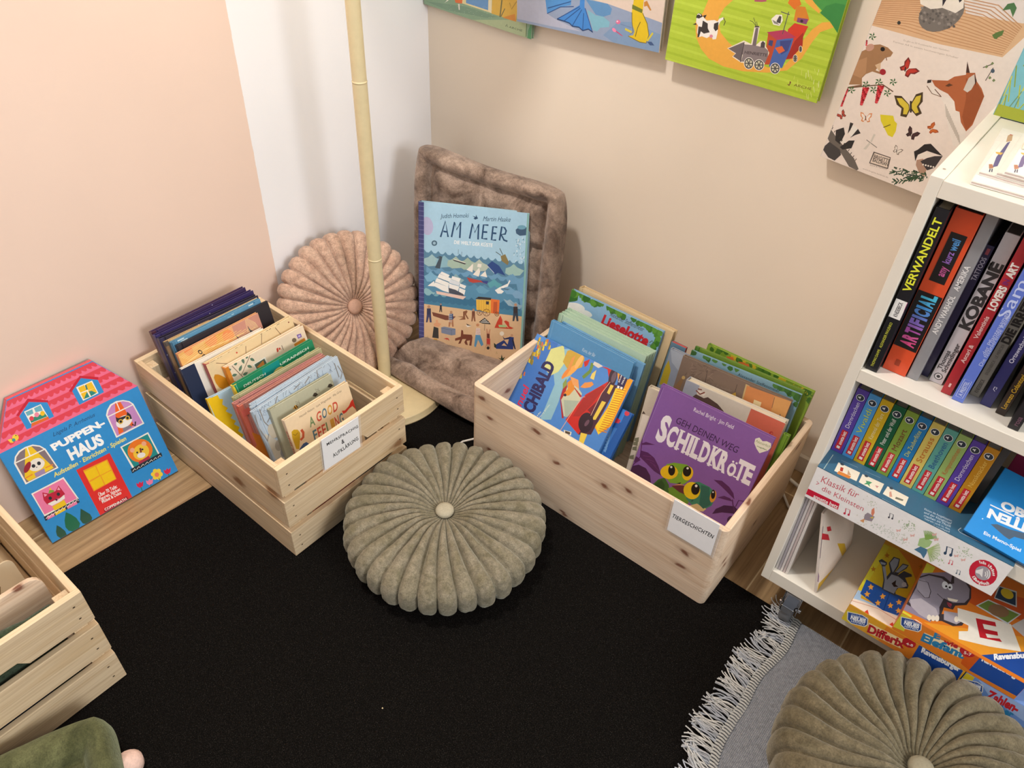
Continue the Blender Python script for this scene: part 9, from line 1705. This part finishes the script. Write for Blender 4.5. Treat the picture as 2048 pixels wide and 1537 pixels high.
# booklets and things on the top board
bl_ = ('cream booklet with a dark border, bottom of the pile on the shelf top', 'white booklet with a drawn figure, left one of the pile on the shelf top', 'plain cream booklet fanned over the pile on the shelf top', 'white booklet with a drawn figure, uppermost of the pile on the shelf top')
for i in range(4):
    k = ('booklet', i); q = list(SHEETS[k][0]); q[2] = 0.8885 + 0.0042 * (i + 1)
    if i == 0: q[7] = 0.20
    book(k, bl_[i], 0.0036, 'f0eadf', q=q, soft=True, name='booklet', pages='d8c8c0')
q = list(SHEETS['turq'][0]); q[:3] = [1.1935, -0.1175, 0.8898]
book('turq', 'turquoise picture book with yellow grass on top of the shelf', 0.016, '7fc4d4', '6fb4c4', q=q, gutter=False)
book(None, 'upright cream card cut off by the right edge on the shelf top', 0.003, 'ecdfc8', q=[1.2555, -0.262, 0.9068, 0.5, 0.06, 0, 0.20, 0.24], art=False, soft=True, name='display_card', cat='card')

# ------------------------------------------------------------------ things in the left crate
C3 = (CR3[0], CR3[1]); zb = RUG + 0.0095
def rounded_rect(w, h, r, n=5):
    p = []
    for cx, cy, a0 in ((w - r, r, -pi / 2), (w - r, h - r, 0), (r, h - r, pi / 2), (r, r, pi)):
        p += [(cx + r * cos(a0 + k * pi / 2 / n), cy + r * sin(a0 + k * pi / 2 / n)) for k in range(n + 1)]
    return p
b = thing('wooden_board', 'pale rounded wooden board standing in the left crate', 'board', M=frame_matrix((0.392, -1.475, zb, pi / 2, 0.20, 0)))
MB().prism(rounded_rect(0.232, 0.232, 0.02), -0.010, 0).build('panel', PALE_PINE, b, 0.001)
b = thing('picture_card', 'cream card with a faint drawing in the left crate', 'card', M=frame_matrix((0.262, -1.50, zb, pi / 2, 0.30, 0)))
MB().prism(rounded_rect(0.25, 0.165, 0.012), -0.004, 0, 'e6d6b4').build('card', CARD, b)
m = MB()
for l in (((0.18, 0.12), (0.20, 0.10), (0.215, 0.13)), ((0.19, 0.08), (0.22, 0.085)), ((0.16, 0.06), (0.19, 0.05), (0.21, 0.06)), ((0.225, 0.06), (0.235, 0.075), (0.22, 0.08))): m.tube([(x, y, 0.0004) for x, y in l], 0.0009, 4, '6a5238')
m.build('drawing', CARD, b)
book(None, 'yellow book with a black edge lying low in the left crate', 0.014, 'd6a020', '2a2a2a', q=[0.315, -1.50, zb, pi / 2, 0.45, 0, 0.20, 0.12], art=False, gutter=False)
tag((lambda mb: mb.build('knitted_scarf', KNIT))(MB()), None) if False else None
s_ = thing('knitted_cloth', 'dark green knitted cloth bundled at the front of the left crate', 'cloth', (0.40, -1.36, zb))
m = MB()
for k, (ox, oz, l) in enumerate(((-0.006, 0.197, 0.150), (0.014, 0.198, 0.128), (0.001, 0.176, 0.16))):
    pts = [(ox + 0.004 * sin(i * 0.9 + k), 0.118 - l * 1.4 * (i / 12), oz - 0.010 * (i / 12) ** 2 - (0.012 if i == 0 else 0)) for i in range(13)]
    m.tube(pts, lambda t: 0.0135 * (0.45 + 0.55 * min(1, t * 8)) * (1 + 0.12 * sin(t * 19)), 14)
m.build('folds', KNIT, s_)
MB().box((-0.012, -0.09, 0.0), (0.012, 0.10, 0.165), '3a4a38').build('stack', KNIT, s_, 0.008)
book(None, 'dark blue book lying behind the gap of the left crate front', 0.014, '24365c', q=[0.4145, -1.50, zb, pi / 2, 0.02, 0, 0.185, 0.10], art=False, name='small_book')
g_ = thing('wrapped_plant', 'dark green leafy clump in the back of the left crate', 'plant', (0.10, -1.36, zb))
m = MB(); random.seed(9)
for k in range(160):
    a = random.random() * 6.283; r = 0.055 * sqrt(random.random()); p = Vector((r * cos(a), r * sin(a) * 1.1, random.uniform(0.0, 0.15))); d = Vector((random.uniform(-1, 1), random.uniform(-1, 1), random.uniform(-0.2, 1))).normalized(); s1 = d.cross(Vector((0, 0, 1))).normalized() * 0.008; e = p + d * 0.028
    m.face([p, p + d * 0.014 + s1, e, p + d * 0.014 - s1], random.choice(['3f4a22', '55602c', '2f3a1c', '6a6a2c']))
tag(m.build('foliage', PRINT_MATT, g_), None, kind='stuff')
tag(MB().box((0.8060, -0.9770, RUG), (0.8080, -0.9750, RUG + 0.0008), 'c9b48a').build('crumb', CARD), 'tiny beige crumb on the black rug', 'crumb')
